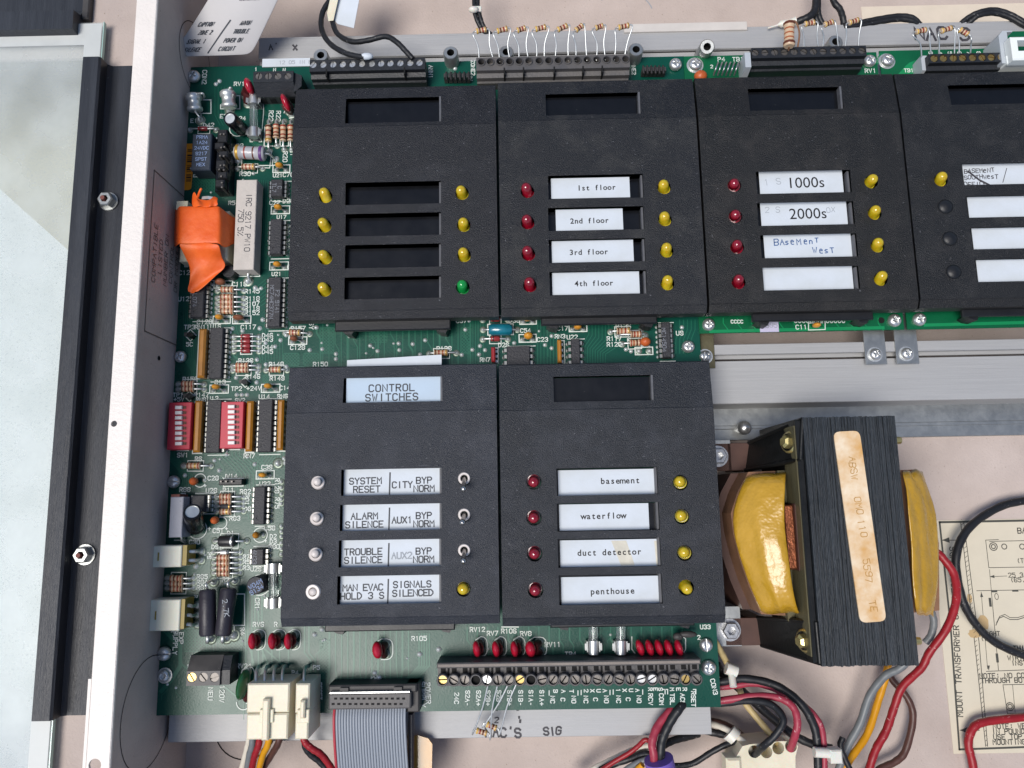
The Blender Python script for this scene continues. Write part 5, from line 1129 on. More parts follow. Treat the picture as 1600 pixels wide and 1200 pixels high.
for i in range(5): T([(1062 + i * 6, 500), (1062 + i * 6, 515), (1056 + i * 6, 530), (1056 + i * 6, 552)], .014)
for i in range(8): T([(300 + i * 5, 1000 - i), (300 + i * 5, 1010)], .01)
def hatch(x0, y0, x1, y1, st_=5, w=.010):
    n = 0; a = x0 - (y1 - y0)
    while a < x1:
        for s in (1, -1):
            if s == 1: p0 = [a, y0]; p1 = [a + (y1 - y0), y1]
            else: p0 = [a + (y1 - y0), y0]; p1 = [a, y1]
            def clip(p, q):
                (xa, ya), (xb, yb) = p, q
                if xa > xb: xa, ya, xb, yb = xb, yb, xa, ya
                if xb <= x0 or xa >= x1: return None
                m = (yb - ya) / (xb - xa)
                if xa < x0: ya += m * (x0 - xa); xa = x0
                if xb > x1: yb += m * (x1 - xb); xb = x1
                return [(xa, ya), (xb, yb)] if xb - xa > 1 else None
            c = clip(p0, p1)
            if c: TR.ribbon([P(*q) for q in c], w, .0022 + (.0006 if s == 1 else .0012))
        a += st_
    for q in ([(x0, y0), (x1, y0)], [(x1, y0), (x1, y1)], [(x1, y1), (x0, y1)], [(x0, y1), (x0, y0)]): TR.ribbon([P(*t) for t in q], w, .0042)
hatch(443, 552, 467.5, 571); hatch(474, 552, 498, 571); hatch(288, 981, 330, 1018, 5.5); hatch(339, 995, 378, 1018, 5.5); hatch(500, 512, 522, 552, 5); hatch(577, 512, 605, 535, 5); hatch(720, 512, 736, 552, 5)
hatch(300, 278, 336, 300, 5); hatch(411, 586, 420, 598, 4); hatch(500, 1000, 515, 1060, 5)
for _ in range(70):
    x = random.choice([random.uniform(255, 440)] * 3 + [random.uniform(500, 1080)]); y = random.uniform(210, 1100) if x < 440 else random.choice([random.uniform(505, 560), random.uniform(990, 1030)])
    if x < 300 and y < 500: x += 40
    L = random.uniform(8, 30); k = random.choice((0, 1, -1)); T([(x, y), (x, y + L * .5), (x + k * L * .5, y + L), (x + k * L * .5, y + L * 1.4)], .011); via(x, y, .022)
# pin rows peeping out above the covers
for (x0, x1, y, par, nm) in ((697, 732, 121, 0, 'row of dark pins above the first cover'), (1005, 1036, 111, 0, 'row of curved pins above the second cover')):
    g = MB()
    for i in range(6):
        x = x0 + (x1 - x0) * i / 5; g.tube([P(x, y - 8, .0), P(x, y - 6, .2), P(x + 1, y + 4, .22)], .016, 5); g.box(P(x, y, .1).x - .03, P(x, y, .1).x + .03, P(x, y + 5, .1).y, P(x, y - 1, .1).y, .02, .2)
    g.build('pin_row', 'dusty_black', brd, label=nm)
st('Z', 736, 123, 6); st('ANN1', 673, 112, 6, -90); st('ZONE2', 739, 106, 5.5, -90); st('ZONE2', 990, 105, 5.5, -90); via(711, 107, .04)
# long terminal strips at the top, plugged on the main board
def strip(parent, label, x0, x1, yt, ym, yb, xs_, ys_, z, wr, mt='terminal_black', segs=None, cup=False, screws=(), sc='screw_steel'):
    a, b = P(x0, yt, z), P(x1, ym, z)
    c = P(x0, yb, .2)
    o = tblock(parent, 'screw_terminal_strip', label, [(a.x, b.y), (b.x, b.y), (b.x, a.y), (a.x, a.y)], .0, z, mt, [(x, y) for x, y in zip(xs_, ys_)], wr, .08, hollow=() if not cup else tuple(range(len(xs_))))
    g = MB(); extr(g, [(b.y, z - .09), (b.y - .07, z - .11), (b.y - .075, z - .2), (min(c.y, b.y - .1), z - .22), (min(c.y, b.y - .1), .0), (b.y, 0)], a.x, b.x, 'x'); g.build('front_face', mt, o)
    if segs:
        for sx in segs: q = P(sx, ym, z).x; g = MB(); g.box(q - .012, q + .012, b.y - .08, b.y + .04, .05, z + .002); g.build('joint', 'hole_black', o)
    if cup:
        g = MB(); g.lathe([(wr * 1.22, -.05), (wr * 1.22, .02), (wr * 1.1, .028), (wr, .028), (wr, -.1)], (0, 0, 0), seg=16); me = g.mesh('cup', mt)
        for x, y in zip(xs_, ys_): link('terminal_well', me, o, P(x, y, z))
    for i, (x, y) in enumerate(zip(xs_, ys_)):
        if not cup or i in screws: term_screw(x, y, z - (.02 if not cup else .06), o, sc, .95)
    return o
x12 = [489, 504.5, 520, 535, 550, 565, 580.5, 595, 609.5, 625, 640.5, 655]
strip(brd, 'twelve way black screw terminal strip at the top with two black wires in it', 484, 664, 94, 108, 127, x12, [101 - .02 * (x - 489) for x in x12], .42, .058, segs=(510, 632))
x16 = [752, 766, 781, 796, 811, 826, 842, 857, 872, 887, 902, 917, 932, 947.5, 962.5, 977]
strip(brd, 'sixteen way terminal strip holding the row of looped resistors', 744, 984.5, 90, 105, 117, x16, [98 - .02 * (x - 752) for x in x16], .42, .055, mt='terminal_grey', cup=True, screws=(1, 5, 9), sc='dull_screw', segs=(788, 818, 866, 911, 941))
x0, x1, y0, y1 = quad(410, 92, 484, 103, .02); g = MB(); g.box(x0, x1, y0, y1, .003, .02); o = g.build('paper_strip', 'card_white', brd, label='small cream paper strip on the top edge'); g = MB(); stext(g, '12 05 IN M', x1 - .25, (y0 + y1) / 2, .06, .021, 0, w=.009); g.build('printing', 'ink_faint', o)
# ================================================================= EXPANSION BOARDS
brd2 = thing('circuit_board', (4.5, 4.7, .0), 'brighter green expansion board under the third black cover', 'circuit board', 'green circuit boards')
ZE = .03
a = P(1071, 88, ZE); b = P(1413, 515, ZE); y1 = P(1071, 88, ZE).y; g = MB()
x0e, x1e, y0e = P(1093, 524, ZE).x, b.x, b.y
g.box(x0e, x1e, y0e, y1, ZE - .026, ZE - .001); g.box(x0e + .002, x1e - .002, y0e + .002, y1 - .002, ZE - .001, ZE); g.build('board_sheet', 'board_green_bright', brd2)
brd3 = thing('circuit_board', (7.7, 4.7, .0), 'bright green expansion board running out of the picture at the right', 'circuit board', 'green circuit boards')
g = MB(); g.box(x1e + .05, 9.5, y0e, y1 + .02, ZE - .026, ZE - .001); g.box(x1e + .052, 9.498, y0e + .002, y1 + .018, ZE - .001, ZE); g.build('board_sheet', 'board_green_bright', brd3)
def bracket(parent, px0, py0, px1, py1, sx, sy, label, cls='zinc'):
    a, b = P(px0, py0, -.17), P(px1, py1, -.17); t = thing('mounting_bracket', ((a.x + b.x) / 2, b.y, -.2), label, 'bracket', 'small zinc brackets holding the expansion boards')
    g = MB(); g.box(a.x, b.x, b.y, a.y + .3, -.195, -.17, .006); g.build('plate', cls, t); screw(t, sx, sy, 'phillips', 9.5, z=-.17, washer=True); g = MB(); g.box(a.x, b.x, a.y + .3, a.y + .33, -.195, .0); g.build('upright', cls, t)
bracket(brd2, 1349, 522, 1386.5, 569, 1369, 553, 'small zinc corner bracket with a screw, left of its neighbour'); bracket(brd3, 1397, 520, 1437, 568, 1418.5, 552, 'small zinc corner bracket with a screw, right of its neighbour')
bracket(brd2, 1094, 528, 1118, 575, 1103, 556, 'dull bracket beside the top right corner of the bottom right cover', 'core_side')
for (q, x, y, r_) in ((brd2, 1087, 99.5, 10.5), (brd2, 1360, 94, 10), (brd3, 1387.8, 93, 10.5), (brd2, 1108, 506.5, 10), (brd2, 1399, 500, 10.5), (brd3, 1438, 498.5, 10.5)): screw(q, x, y, 'phillips', r_, z=ZE, washer=(x in (1387.8, 1087)))
SILK2 = MB(); TR2 = MB(); ZS2 = ZE + .008
def st2(s, px, py, h=6.5, rot=0): ptext(SILK2, s, px, py, h, ZS2, R(rot), w=.013, adv=1.02)
st2('P4', 1127, 92.5); st2('TB1', 1153, 92.5); st2('RV1', 1360, 110.5); st2('TB1', 1420, 110, 5.5); st2('2', 1112, 104, 5); st2('1', 1439, 91, 6, -90); st2('C11', 1252, 511, 6.5); st2('C10', 1570, 108, 5)
for i, ch in enumerate('3 4 5 6 7 8 9 0'.split()): st2(ch, 1454 + i * 15, 82.5, 5.5, -90)
for i in range(4): st2('C', 1144 + i * 5, 502.5, 5)
for i in range(13): st2('C', 1243 + i * 6.2, 501.5, 5.5, 20)
srect_ = [P(1263, 505, ZE), P(1289, 504.3, ZE), P(1289, 515, ZE), P(1263, 515.8, ZE), P(1263, 505, ZE)]; SILK2.ribbon(srect_, .014, ZS2)
blob(brd2, 1276, 508, 13, 8.5, 'cap_amber', .13)
for i in range(12):
    TR2.ribbon([P(1130 + i * 22, 497, ZE), P(1130 + i * 22, 505, ZE), P(1138 + i * 22, 516, ZE)], .014, ZE + .002 + i * .0001)
TR2.ribbon([P(1110, 518, ZE), P(1240, 515, ZE), P(1380, 512, ZE)], .05, ZE + .0035); TR2.ribbon([P(1445, 508, ZE), P(1600, 504, ZE)], .05, ZE + .0035)
for i in range(5): TR2.ribbon([P(1365 + i * 3, 100, ZE), P(1372 + i * 3, 90, ZE), P(1375 + i * 3, 84, ZE)], .014, ZE + .002 + i * .0001)
SILK2.build('silkscreen_print', 'silk', brd2, kind='stuff'); TR2.build('copper_traces', 'trace_bright', brd2, kind='stuff')
a = P(1404, 103, ZE + .01); g = MB(); q = [P(1400, 120, ZE), P(1415, 103, ZE), P(1421, 98, ZE), P(1431, 94, ZE), P(1441, 94, ZE), P(1441, 120, ZE)]; g.prism([(v.x, v.y) for v in q], ZE + .0025, ZE + .006); g.build('copper_area', 'trace_bright', brd3)
p = P(1094.7, 119, .12); g = MB(); g.ball(p, (.11, .1, .09), 12); g.build('disc_capacitor', 'cap_orange', brd2)
g = MB()
for i in range(6): x = 1117 + i * 6.4; g.tube(smooth_path([P(x + 6, 98, ZE), P(x + 5, 98, .22), P(x + 2, 106, .30), P(x - 2, 118, .2)], 4), .014, 5)
g.build('pin_row', 'steel', brd2, label='row of curved bright pins above the third cover')
p = P(1399, 500, ZE); g = MB(); q = P(1377, 500.5, ZE); g.cyl((q.x, q.y, ZE), (q.x, q.y, ZE + .004), .05, seg=14); g.build('hole', 'hole_black', brd2)
a, b = P(1187, 498.5, .06), P(1218, 518, .06); g = MB(); g.box(a.x, b.x, b.y, a.y, ZE + .001, ZE + .02, .006); o = g.build('lilac_sticker', 'lilac_label', brd2, label='small lilac sticker stamped with a number'); g = MB(); stext(g, '3995', (a.x + b.x) / 2, (a.y + b.y) / 2, .07, ZE + .022, 0, w=.01, jit=.1); g.build('printing', 'ink_faint', o)
x12 = [1180, 1195, 1210.5, 1225.8, 1241, 1256, 1271, 1286.3, 1302, 1317, 1332, 1347]
strip(brd2, 'twelve way black terminal strip at the top right, most wells empty', 1174, 1354.5, 75, 87, 112, x12, [82 - .02 * (x - 1180) for x in x12], .42, .060, cup=False, sc='dull_screw')
x8 = [1460, 1474.5, 1490, 1504.5, 1520, 1535, 1549.5, 1565]
strip(brd3, 'eight way black terminal strip at the far right of the top edge', 1451, 1574, 84.5, 96, 106, x8, [91 - .02 * (x - 1460) for x in x8], .42, .066, sc='brass_screw')
for (x, y, z_, pr) in ((1170, 96, .4, brd2), (1446, 101, .3, brd3)):
    a = P(x, y, z_); g = MB(); extr(g, [(a.y - .16, .04), (a.y - .10, z_), (a.y + .16, z_), (a.y + .16, .04)][::-1], a.x - .06, a.x + .035, 'x'); g.build('strip_end', 'grey_plastic', pr)
# white connector at the right edge
t = thing('white_header', P(1585, 80, 0), 'white plastic header connector cut by the right edge', 'connector')
g = MB(); a, b = P(1563, 45, .5), P(1592, 95, .5); g.prism([(a.x, b.y), (b.x, b.y), (b.x, a.y), (a.x + .07, a.y), (a.x, a.y - .08)], .03, .44)
c = MB(); q, w = P(1573, 50, .44), P(1591, 67, .44); c.box(q.x, w.x, w.y, q.y, -.5, 1); me = bool_diff(g.mesh('h', 'grey_plastic'), c.mesh('c', 'grey_plastic'), 'shell', 'grey_plastic'); link('shell', shift(me, base_of(t)), t)
g = MB(); a, b = P(1579, 57, .62), P(1640, 92, .62); g.box(a.x, b.x, b.y, a.y, .45, .62, .02); q, w = P(1589, 63, .62), P(1660, 78, .62); c = MB(); c.box(q.x, w.x, w.y, q.y, -.5, 1)
me = bool_diff(g.mesh('h', 'white_plastic'), c.mesh('c', 'white_plastic'), 'latch', 'white_plastic'); link('latch', shift(me, base_of(t)), t)
g = MB(); a, b = P(1575, 86, .5), P(1640, 97, .5); g.box(a.x - .02, b.x, b.y, a.y, .03, .5, .02); g.build('base', 'white_plastic', t)
for i in range(3): q = P(1580 + i * 12, 100, .1); g = MB(); g.box(q.x - .02, q.x + .02, q.y - .1, q.y + .1, .03, .25); g.build('pin', 'tin', t)
g = MB(); q, w = P(1571, 47, .10), P(1640, 80, .10); g.box(q.x, w.x, w.y, q.y, .031, .06); g.build('green_window', 'board_green_bright', t)
SILK.build('silkscreen_print', 'silk', brd, kind='stuff'); TR.build('copper_traces', 'trace', brd, kind='stuff')
SOL.build('solder_joints', 'solder', brd, kind='stuff'); RING.build('solder_pads', 'pad_ring', brd, kind='stuff')
# ================================================================= TRANSFORMER
ZT = 1.10
tr = thing('transformer', P(1350, 850, BZ), 'big black laminated transformer with yellow taped coils and a stained sticker on top', 'transformer')
a, b = P(1254, 653, ZT), P(1440, 1038, ZT); x0, x1, y0, y1 = a.x - .0, b.x - .04, b.y, a.y
random.seed(11); nl = 60; g = MB(); w = (x1 - x0) / nl
for i in range(nl):
    dz = random.uniform(-.012, .012); dy = random.uniform(0, .018)
    g.box(x0 + w * i + .002, x0 + w * (i + 1), y0 - dy, y1 + random.uniform(0, .012), -.55, ZT + dz)
g.build('core_laminations', 'core_steel', tr, kind='stuff')
g = MB(); g.box(x0 - .09, x0 + .001, y0 + .02, y1 - .02, -.55, ZT - .04, .02); g.box(x1 + .001, x1 + .03, y0 + .02, y1 - .02, -.55, ZT - .05, .02); g.build('core_frame', 'bracket_black', tr); g = MB(); g.box(x0 - .105, x0 - .091, y0 + .1, y1 - .1, .55, ZT - .08); g.build('frame_edge', 'core_side', tr)
# coils bulging left and right
def coil(xa, xb, ya, yb, za, zb, flat=1, seed=1, name='coil_wrap', label=None):
    random.seed(seed); bm = bmesh.new(); NX, NY = 7, 9; V = {}
    def pt(u, v):
        # u across x (0..1) v along y (0..1): rounded top
        x = xa + (xb - xa) * u; y = ya + (yb - ya) * v
        e = 1 - (abs(2 * v - 1)) ** 6 * .12
        if flat > 0: zz = zb - (1 - u) ** 2.2 * .55
        else: zz = zb - u ** 2.2 * .35
        return Vector((x, ya + (yb - ya) / 2 + (y - ya - (yb - ya) / 2) * (1 - .10 * ((1 - u) if flat > 0 else u)), zz * e))
    rows = [[pt(i / (NX - 1), j / (NY - 1)) for i in range(NX)] for j in range(NY)]
    for r in rows[1:-1]:
        for p in r: p += Vector((random.uniform(-.025, .025), random.uniform(-.02, .02), random.uniform(-.03, .03)))
    V = [[bm.verts.new(p) for p in r] for r in rows]
    for j in range(NY - 1):
        for i in range(NX - 1): bm.faces.new((V[j][i], V[j][i + 1], V[j + 1][i + 1], V[j + 1][i])).smooth = True
    # skirts
    per = [V[0][i] for i in range(NX)] + [V[j][NX - 1] for j in range(1, NY)] + [V[NY - 1][i] for i in range(NX - 2, -1, -1)] + [V[j][0] for j in range(NY - 2, 0, -1)]
    low = [bm.verts.new((v.co.x, v.co.y, za)) for v in per]
    mid = [bm.verts.new((v.co.x + random.uniform(-.02, .02), v.co.y, (v.co.z * .5 + za * .5))) for v in per]
    for A, B in ((per, mid), (mid, low)):
        for k in range(len(per)):
            f = bm.faces.new((A[k], B[k], B[(k + 1) % len(per)], A[(k + 1) % len(per)])); f.smooth = False
    bmesh.ops.recalc_face_normals(bm, faces=bm.faces)
    me = bpy.data.meshes.new(name); bm.to_mesh(me); bm.free(); me.materials.append(MATS['coil_yellow']); shift(me, base_of(tr)); return link(name, me, tr, label=label)
def coilsheet(rows_, label, seed):
    random.seed(seed); rows = []
    for (y, xl_, xr_, zl, zr, dyl) in rows_:
        n = 9; rows.append([P(xl_ + (xr_ - xl_) * i / (n - 1), y + dyl * (1 - i / (n - 1)), zl + (zr - zl) * (i / (n - 1)) ** .7 + .05 * math.sin(3.14 * i / (n - 1)) + random.uniform(-.02, .02)) for i in range(n)])
    return sheet(rows, 'coil_yellow', 'coil_wrap', tr, th=.03, jit=.034, sub=1, label=label)
coilsheet([(736, 1166, 1231, .15, .5, 4), (739, 1165, 1230.5, .55, .78, 3), (770, 1152, 1228, .50, .88, 2), (800, 1142, 1226, .46, .90, 0), (830, 1146, 1228, .52, .90, 0), (860, 1153, 1230, .55, .90, 0), (900, 1166, 1237, .55, .90, 0), (935, 1180, 1246, .52, .88, 0), (956, 1190, 1250, .50, .82, 0), (961, 1193, 1251, .2, .5, -2)], 'left yellow coil wrap, creased and shiny', 3)
coilsheet([(737, 1411, 1440, .4, .2, 0), (739, 1411, 1441, .80, .62, 0), (765, 1413, 1449, .86, .60, 0), (800, 1418, 1460, .88, .56, 0), (850, 1423, 1465, .88, .54, 0), (900, 1427, 1463, .88, .54, 0), (935, 1430, 1461, .86, .56, 0), (957, 1433, 1457, .80, .58, 0), (960, 1433, 1457, .3, .2, 0)], 'right yellow coil wrap', 5)
cl = P(1160, 830, .45).x; crx = P(1463, 850, .52).x
g = MB(); ty = P(1200, 735, .5).y
pts = [P(x, y, .30) for (x, y) in ((1166, 738), (1150, 768), (1139, 802), (1143, 835), (1152, 870), (1166, 912), (1186, 958), (1250, 962), (1240, 735))]
g.prism([(p.x, p.y) for p in pts], -.52, .40); g.build('kraft_paper', 'kraft', tr)
g = MB(); g.prism([(p.x - .12, p.y) for p in pts[:7]] + [(pts[6].x + .5, pts[6].y), (pts[0].x + .5, pts[0].y)], BZ + .1, -.1); g.build('coil_side', 'paper_brown', tr)
g = MB(); g.prism([(x1 + .02, P(1440, 960, .5).y), (crx - .02, P(1440, 955, .5).y), (crx + .07, P(1440, 850, .5).y), (crx + .04, P(1440, 790, .5).y), (crx - .15, P(1440, 733, .5).y), (x1 + .02, P(1440, 735, .5).y)], -.5, .46); g.build('kraft_paper', 'kraft', tr)
xk0, xk1 = P(1226, 840, .75).x, x0 - .09
ya, yb_ = P(1230, 789, .8).y, P(1230, 890, .8).y
g = MB(); g.box(xk0, xk0 + .14, yb_, ya, -.4, .80, .02); g.build('copper_foil', 'copper', tr)
g = MB(); g.box(xk0 + .141, xk1, yb_ - .02, ya + .02, -.4, .86, .02); g.build('paper_insulation', 'paper_brown', tr)
for (u, v) in ((yb_ - .75, yb_ - .03), (ya + .03, ya + .5)): g = MB(); g.box(xk0 + .05, xk1, u, v, -.4, .5); g.build('inner_core', 'core_side', tr)
# brackets: leaning plates with rims
def brk(near, far, bolt, label):
    zn, zf = ZT - .04, -.35
    A, B = P(*near[0], zn), P(*near[1], zn); D_, C_ = P(*far[0], zf), P(*far[1], zf)
    g = MB(); n = (B - A).cross(D_ - A).normalized() * .02; g.add([A, B, C_, D_, A + n, B + n, C_ + n, D_ + n], [(0, 1, 2, 3), (7, 6, 5, 4), (0, 4, 5, 1), (1, 5, 6, 2), (2, 6, 7, 3), (3, 7, 4, 0)])
    for (p, q) in ((A, D_), (B, C_), (A, B)): g.tube([p, q], .034, 6)
    o = g.build('end_bracket', 'bracket_black', tr, label=label); g = MB()
    g.box(D_.x - .55, D_.x + .06, min(C_.y, D_.y), max(C_.y, D_.y), -.37, -.34, .006); g.box(D_.x - .2, D_.x + .05, min(C_.y, D_.y), max(C_.y, D_.y), BZ, -.37); g.build('foot', 'paper_brown', o)
    nn = (B - A).cross(C_ - B).normalized(); nn = nn if nn.z > 0 else -nn
    nn = (nn + Vector((-.2, 0, .25))).normalized(); t0 = ((A + B) / 2).lerp((C_ + D_) / 2, .17) + nn * .03; t0 = Vector(t0); g = MB()
    g.lathe([(.16, 0), (.16, .02), (.13, .035)], t0, nn, 20); w_ = g.build('washer', 'gold_bolt', o); g = MB(); g.lathe([(.095, .02), (.095, .10), (.06, .13), (0, .13)], t0, nn, 6, smooth=False); g.build('bolt_head', 'gold_bolt', o)
brk(((1254, 655), (1251, 718)), ((1170, 692), (1164, 735)), (1238, 690), 'upper black end bracket'); brk(((1281, 1036), (1275, 972)), ((1190, 1008), (1184, 965)), (1261, 1001), 'lower black end bracket')
for yy, zz in ((P(1415, 688, .7).y, .7), (P(1443, 1001, .7).y, .7)):
    g = MB(); g.lathe([(.11, 0), (.11, .10), (.06, .11), (.05, .22), (0, .24)], (x1 + .03, yy, zz), (1, 0, .1), 6, smooth=False); g.build('bolt_end', 'gold_bolt', tr)
a, b, c_, d_ = P(1301, 675, ZT), P(1342, 673, ZT), P(1384, 970, ZT), P(1343, 973, ZT); g = MB(); pts = []
def rq(pts, r):
    out = []; n = len(pts)
    for i in range(n):
        p = Vector(pts[i][:2]); a = (Vector(pts[i - 1][:2]) - p).normalized(); b = (Vector(pts[(i + 1) % n][:2]) - p).normalized()
        p0 = p + a * r; p1 = p + b * r
        for k in range(5): t = k / 4; out.append(tuple((1 - t) ** 2 * p0 + 2 * t * (1 - t) * p + t * t * p1))
    return out
g.prism(rq([a, d_, c_, b], .09), ZT + .002, ZT + .022); o = g.build('sticker', 'sticker_stained', tr, label='rust stained cream sticker'); g = MB()
mc = (a + c_) / 2; ang = math.atan2((d_ - a).y, (d_ - a).x)
for (t, s_) in ((.20, 'ABSW'), (.40, '0M0'), (.52, '110'), (.74, '5597'), (.92, 'TE')):
    q = a.lerp(d_, t).lerp(b.lerp(c_, t), .58); stext(g, s_, q.x, q.y, .09, ZT + .023, ang, w=.010, jit=.15)
g.build('faded_print', 'tape_amber', o)
# foot plates with nuts at the left of the transformer
for (x0p, y0p, x1p, y1p, nx, ny, lbl) in ((1095, 688, 1144, 735, 1121, 713, 'pale zinc plate with a nut above the yellow coil'), (1095, 948, 1160, 1010, 1140, 984, 'pale zinc plate with a nut below the yellow coil, beside the board corner')):
    z_ = -.34; a, b = P(x0p, y0p, z_), P(x1p, y1p, z_); t = thing('zinc_plate', ((a.x + b.x) / 2, (a.y + b.y) / 2, z_ - .05), lbl, 'plate', 'zinc foot plates'); g = MB(); g.box(a.x, b.x, b.y, a.y, z_ - .04, z_, .006); g.build('plate', 'zinc', t)
    p = P(nx, ny, z_); g = MB(); g.lathe([(.17, 0), (.17, .015), (.1, .015)], p, (0, 0, 1), 20); g.lathe([(.07, .01), (.135, .01), (.135, .10), (.12, .12), (.07, .12), (.065, .02), (0, .02)], p, (0, 0, 1), 6, smooth=False); g.build('nut', 'steel', t)
    g = MB(); g.cyl((b.x - .2, b.y + .1, BZ), (b.x - .2, b.y + .1, z_ - .04), .08, seg=10); g.build('spacer', 'zinc', t)
p = P(1164, 668, -.75); g = MB(); g.cyl((p.x, p.y, BZ), (p.x, p.y, -.85), .08, seg=12); g.ball((p.x, p.y, -.80), .12, 14); one(g, 'ball_stud', 'steel', 'small round headed stud on the grey strip above the transformer', 'stud')
# ================================================================= PAPER DIAGRAM
ZP = BZ + .008
pp = thing('instruction_sheet', P(1540, 1000, ZP), 'cream printed mounting diagram stuck to the back panel at the right', 'paper sheet')
g = MB(); a, b = P(1465, 813, ZP), P(1477, 1178, ZP); x0, x1 = (a.x + b.x) / 2, P(1800, 900, ZP).x; y1, y0 = a.y, b.y
g.box(x0, x1, y0, y1, BZ + .001, ZP); g.build('sheet', 'paper', pp); K = MB(); zz = ZP + .002
def L(pts, w=.012, dz=0): K.ribbon([P(x, y, ZP) for x, y in pts], w, zz + dz)
def pt_(s, x, y, h, rot=0, w=.012, adv=1.0): ptext(K, s, x, y, h, zz + .001, R(rot), w=w, adv=adv)
L([(1468, 816), (1720, 811)], .035); L([(1468, 816), (1485, 975), (1499, 1171)], .030); L([(1499, 1171), (1720, 1163)], .03)
L([(1501, 817), (1523, 1006), (1540, 1166)], .012); L([(1506, 817), (1530, 1006), (1543, 1166)], .012)
for i in range(48): t = i / 47; L([(1501 + 39 * t - 1 + 2, 820 + 345 * t), (1506 + 37.5 * t, 817 + 345 * t)], .006, .001)
pt_('MOUNT TRANSFORMER ON THESE STUDS', 1494, 985, 8.5, 86.5, .016, 1.02)
for (x, y, dr) in ((1474, 844, -1), (1502, 1141, -1)):
    p = P(x, y, ZP); K.flat([(p.x - .03, p.y, zz), (p.x + .10, p.y - .045, zz), (p.x + .10, p.y + .045, zz)]); L([(x + 8, y), (x + 28, y)], .012, .0007)
L([(1546, 844 + 2), (1720, 842)], .01); L([(1540, 844), (1545, 887)], .01); L([(1545, 887), (1720, 884)], .01); L([(1540, 844), (1560, 843)], .01, .0004)
for (x, r1) in ((1552, 6), (1552, 3.2), (1569, 4), (1597, 4)):
    p = P(x, 854, ZP); r = r1 * S(x, 854, ZP); K.ribbon([(p.x + r * math.cos(k * .5236), p.y + r * math.sin(k * .5236), 0) for k in range(13)], .014, zz + .0003 * r1)
pt_('BACK', 1604, 829, 8, 0, .016); pt_('(TOP)', 1603, 876, 6.5); pt_('25 3/4', 1593, 898.5, 6.5); pt_('(65.4)', 1596, 906, 6.5); L([(1547, 901), (1573, 900)], .008)
p = P(1547, 901, ZP); K.flat([(p.x - .01, p.y, zz + .0008), (p.x + .07, p.y - .025, zz + .0008), (p.x + .07, p.y + .025, zz + .0008)])
L([(1546, 890), (1549, 925)], .008); L([(1526, 923), (1700, 920)], .010); L([(1549, 925), (1560, 1047)], .01); L([(1541, 1049), (1700, 1043)], .01, .0003); L([(1533, 925), (1543, 1045)], .008)
L([(1556, 977), (1561, 966), (1568, 963), (1578, 968), (1590, 968), (1606, 963)], .012); L([(1557, 973), (1562, 963), (1570, 960), (1578, 965), (1590, 965), (1606, 960)], .010, .0006)
for (x, y) in ((1549, 941), (1560, 1028)): p = P(x, y, ZP); K.box(p.x - .04, p.x, p.y - .07, p.y + .07, zz - .001, zz + .0012)
for (x, y) in ((1555, 922.5), (1588, 921.5)): p = P(x, y, ZP); K.box(p.x - .07, p.x + .03, p.y - .03, p.y, zz - .001, zz + .0014)
for (x, y, s_) in ((1533, 925, -1), (1545, 1048, 1)): p = P(x, y, ZP); K.flat([(p.x, p.y, zz + .0008), (p.x - .025, p.y + s_ * .08, zz + .0008), (p.x + .025, p.y + s_ * .08, zz + .0008)][::1])
pt_('HEIGHT', 1546, 990, 6); pt_('(17)', 1543, 998, 6); pt_('THIS', 1595, 1012.5, 6.5, 0, .016); pt_('SIDE', 1597, 1020, 6.5, 0, .014); pt_('WIRING', 1592, 1028, 6.5, 0, .014); pt_('INST', 1592, 1036, 6.5, 0, .014)
pt_('NOTE: NO CONDUIT', 1582, 1055.5, 7, 0, .014); pt_('THROUGH BOTTOM', 1578, 1063, 7, 0, .014); L([(1567, 1070), (1574, 1115), (1700, 1110)], .01); L([(1567, 1070), (1700, 1067)], .01, .0003); L([(1582, 1070), (1586, 1113)], .008, .0006)
for r1 in (6, 3.6): p = P(1578, 1104, ZP); r = r1 * S(1578, 1104, ZP); K.ribbon([(p.x + r * math.cos(k * .5236), p.y + r * math.sin(k * .5236), 0) for k in range(13)], .013, zz + .0003 * r1)
for i, s_ in enumerate(('NOTE: WEIGHT', 'IN POUNDS.', 'USE TOP SMALL', 'MOUNTING.')): pt_(s_, 1577 + [10, 2, 14, 0][i] + 3, 1134.5 + i * 8.3, 7, 0, .014)
p = P(1557, 932, ZP); K.ribbon([(p.x + .03 * math.cos(k * .5236 + 1.57), p.y + .05 * math.sin(k * .5236 + 1.57), 0) for k in range(13)], .009, zz + .0015)
K.build('printing', 'paper_ink', pp)
g = MB()
for (x, y, rx, ry) in ((1536, 974, 9, 12), (1524, 990, 12, 7), (1515, 935, 4, 8)):
    p = P(x, y, ZP); n = 16; s_ = S(x, y, ZP); g.flat([(p.x + rx * s_ * math.cos(k * 6.283 / n) * random.uniform(.8, 1.1), p.y + ry * s_ * math.sin(k * 6.283 / n) * random.uniform(.8, 1.1), zz - .0008 + .0001 * rx) for k in range(n)])
g.build('stain', 'stain', pp)
# other sheets on the back panel
g = MB(); a, b = P(1345, 11, BZ), P(1720, 46, BZ); g.box(a.x, b.x, b.y, a.y, BZ + .001, BZ + .008); mat('pad_pale', '#cbc0b0', .75, var=.04, vscale=3); one(g, 'blank_label', 'pad_pale', 'blank cream label behind the black wires at the top right', 'label')
g = MB(); a, b = P(975, 37.5, -.24), P(1168, 46, -.24); g.box(a.x, b.x, b.y, a.y, -.279, -.24, .006); one(g, 'plastic_strip', 'tape_clear', 'thin pale plastic strip lying along the top rail', 'strip')
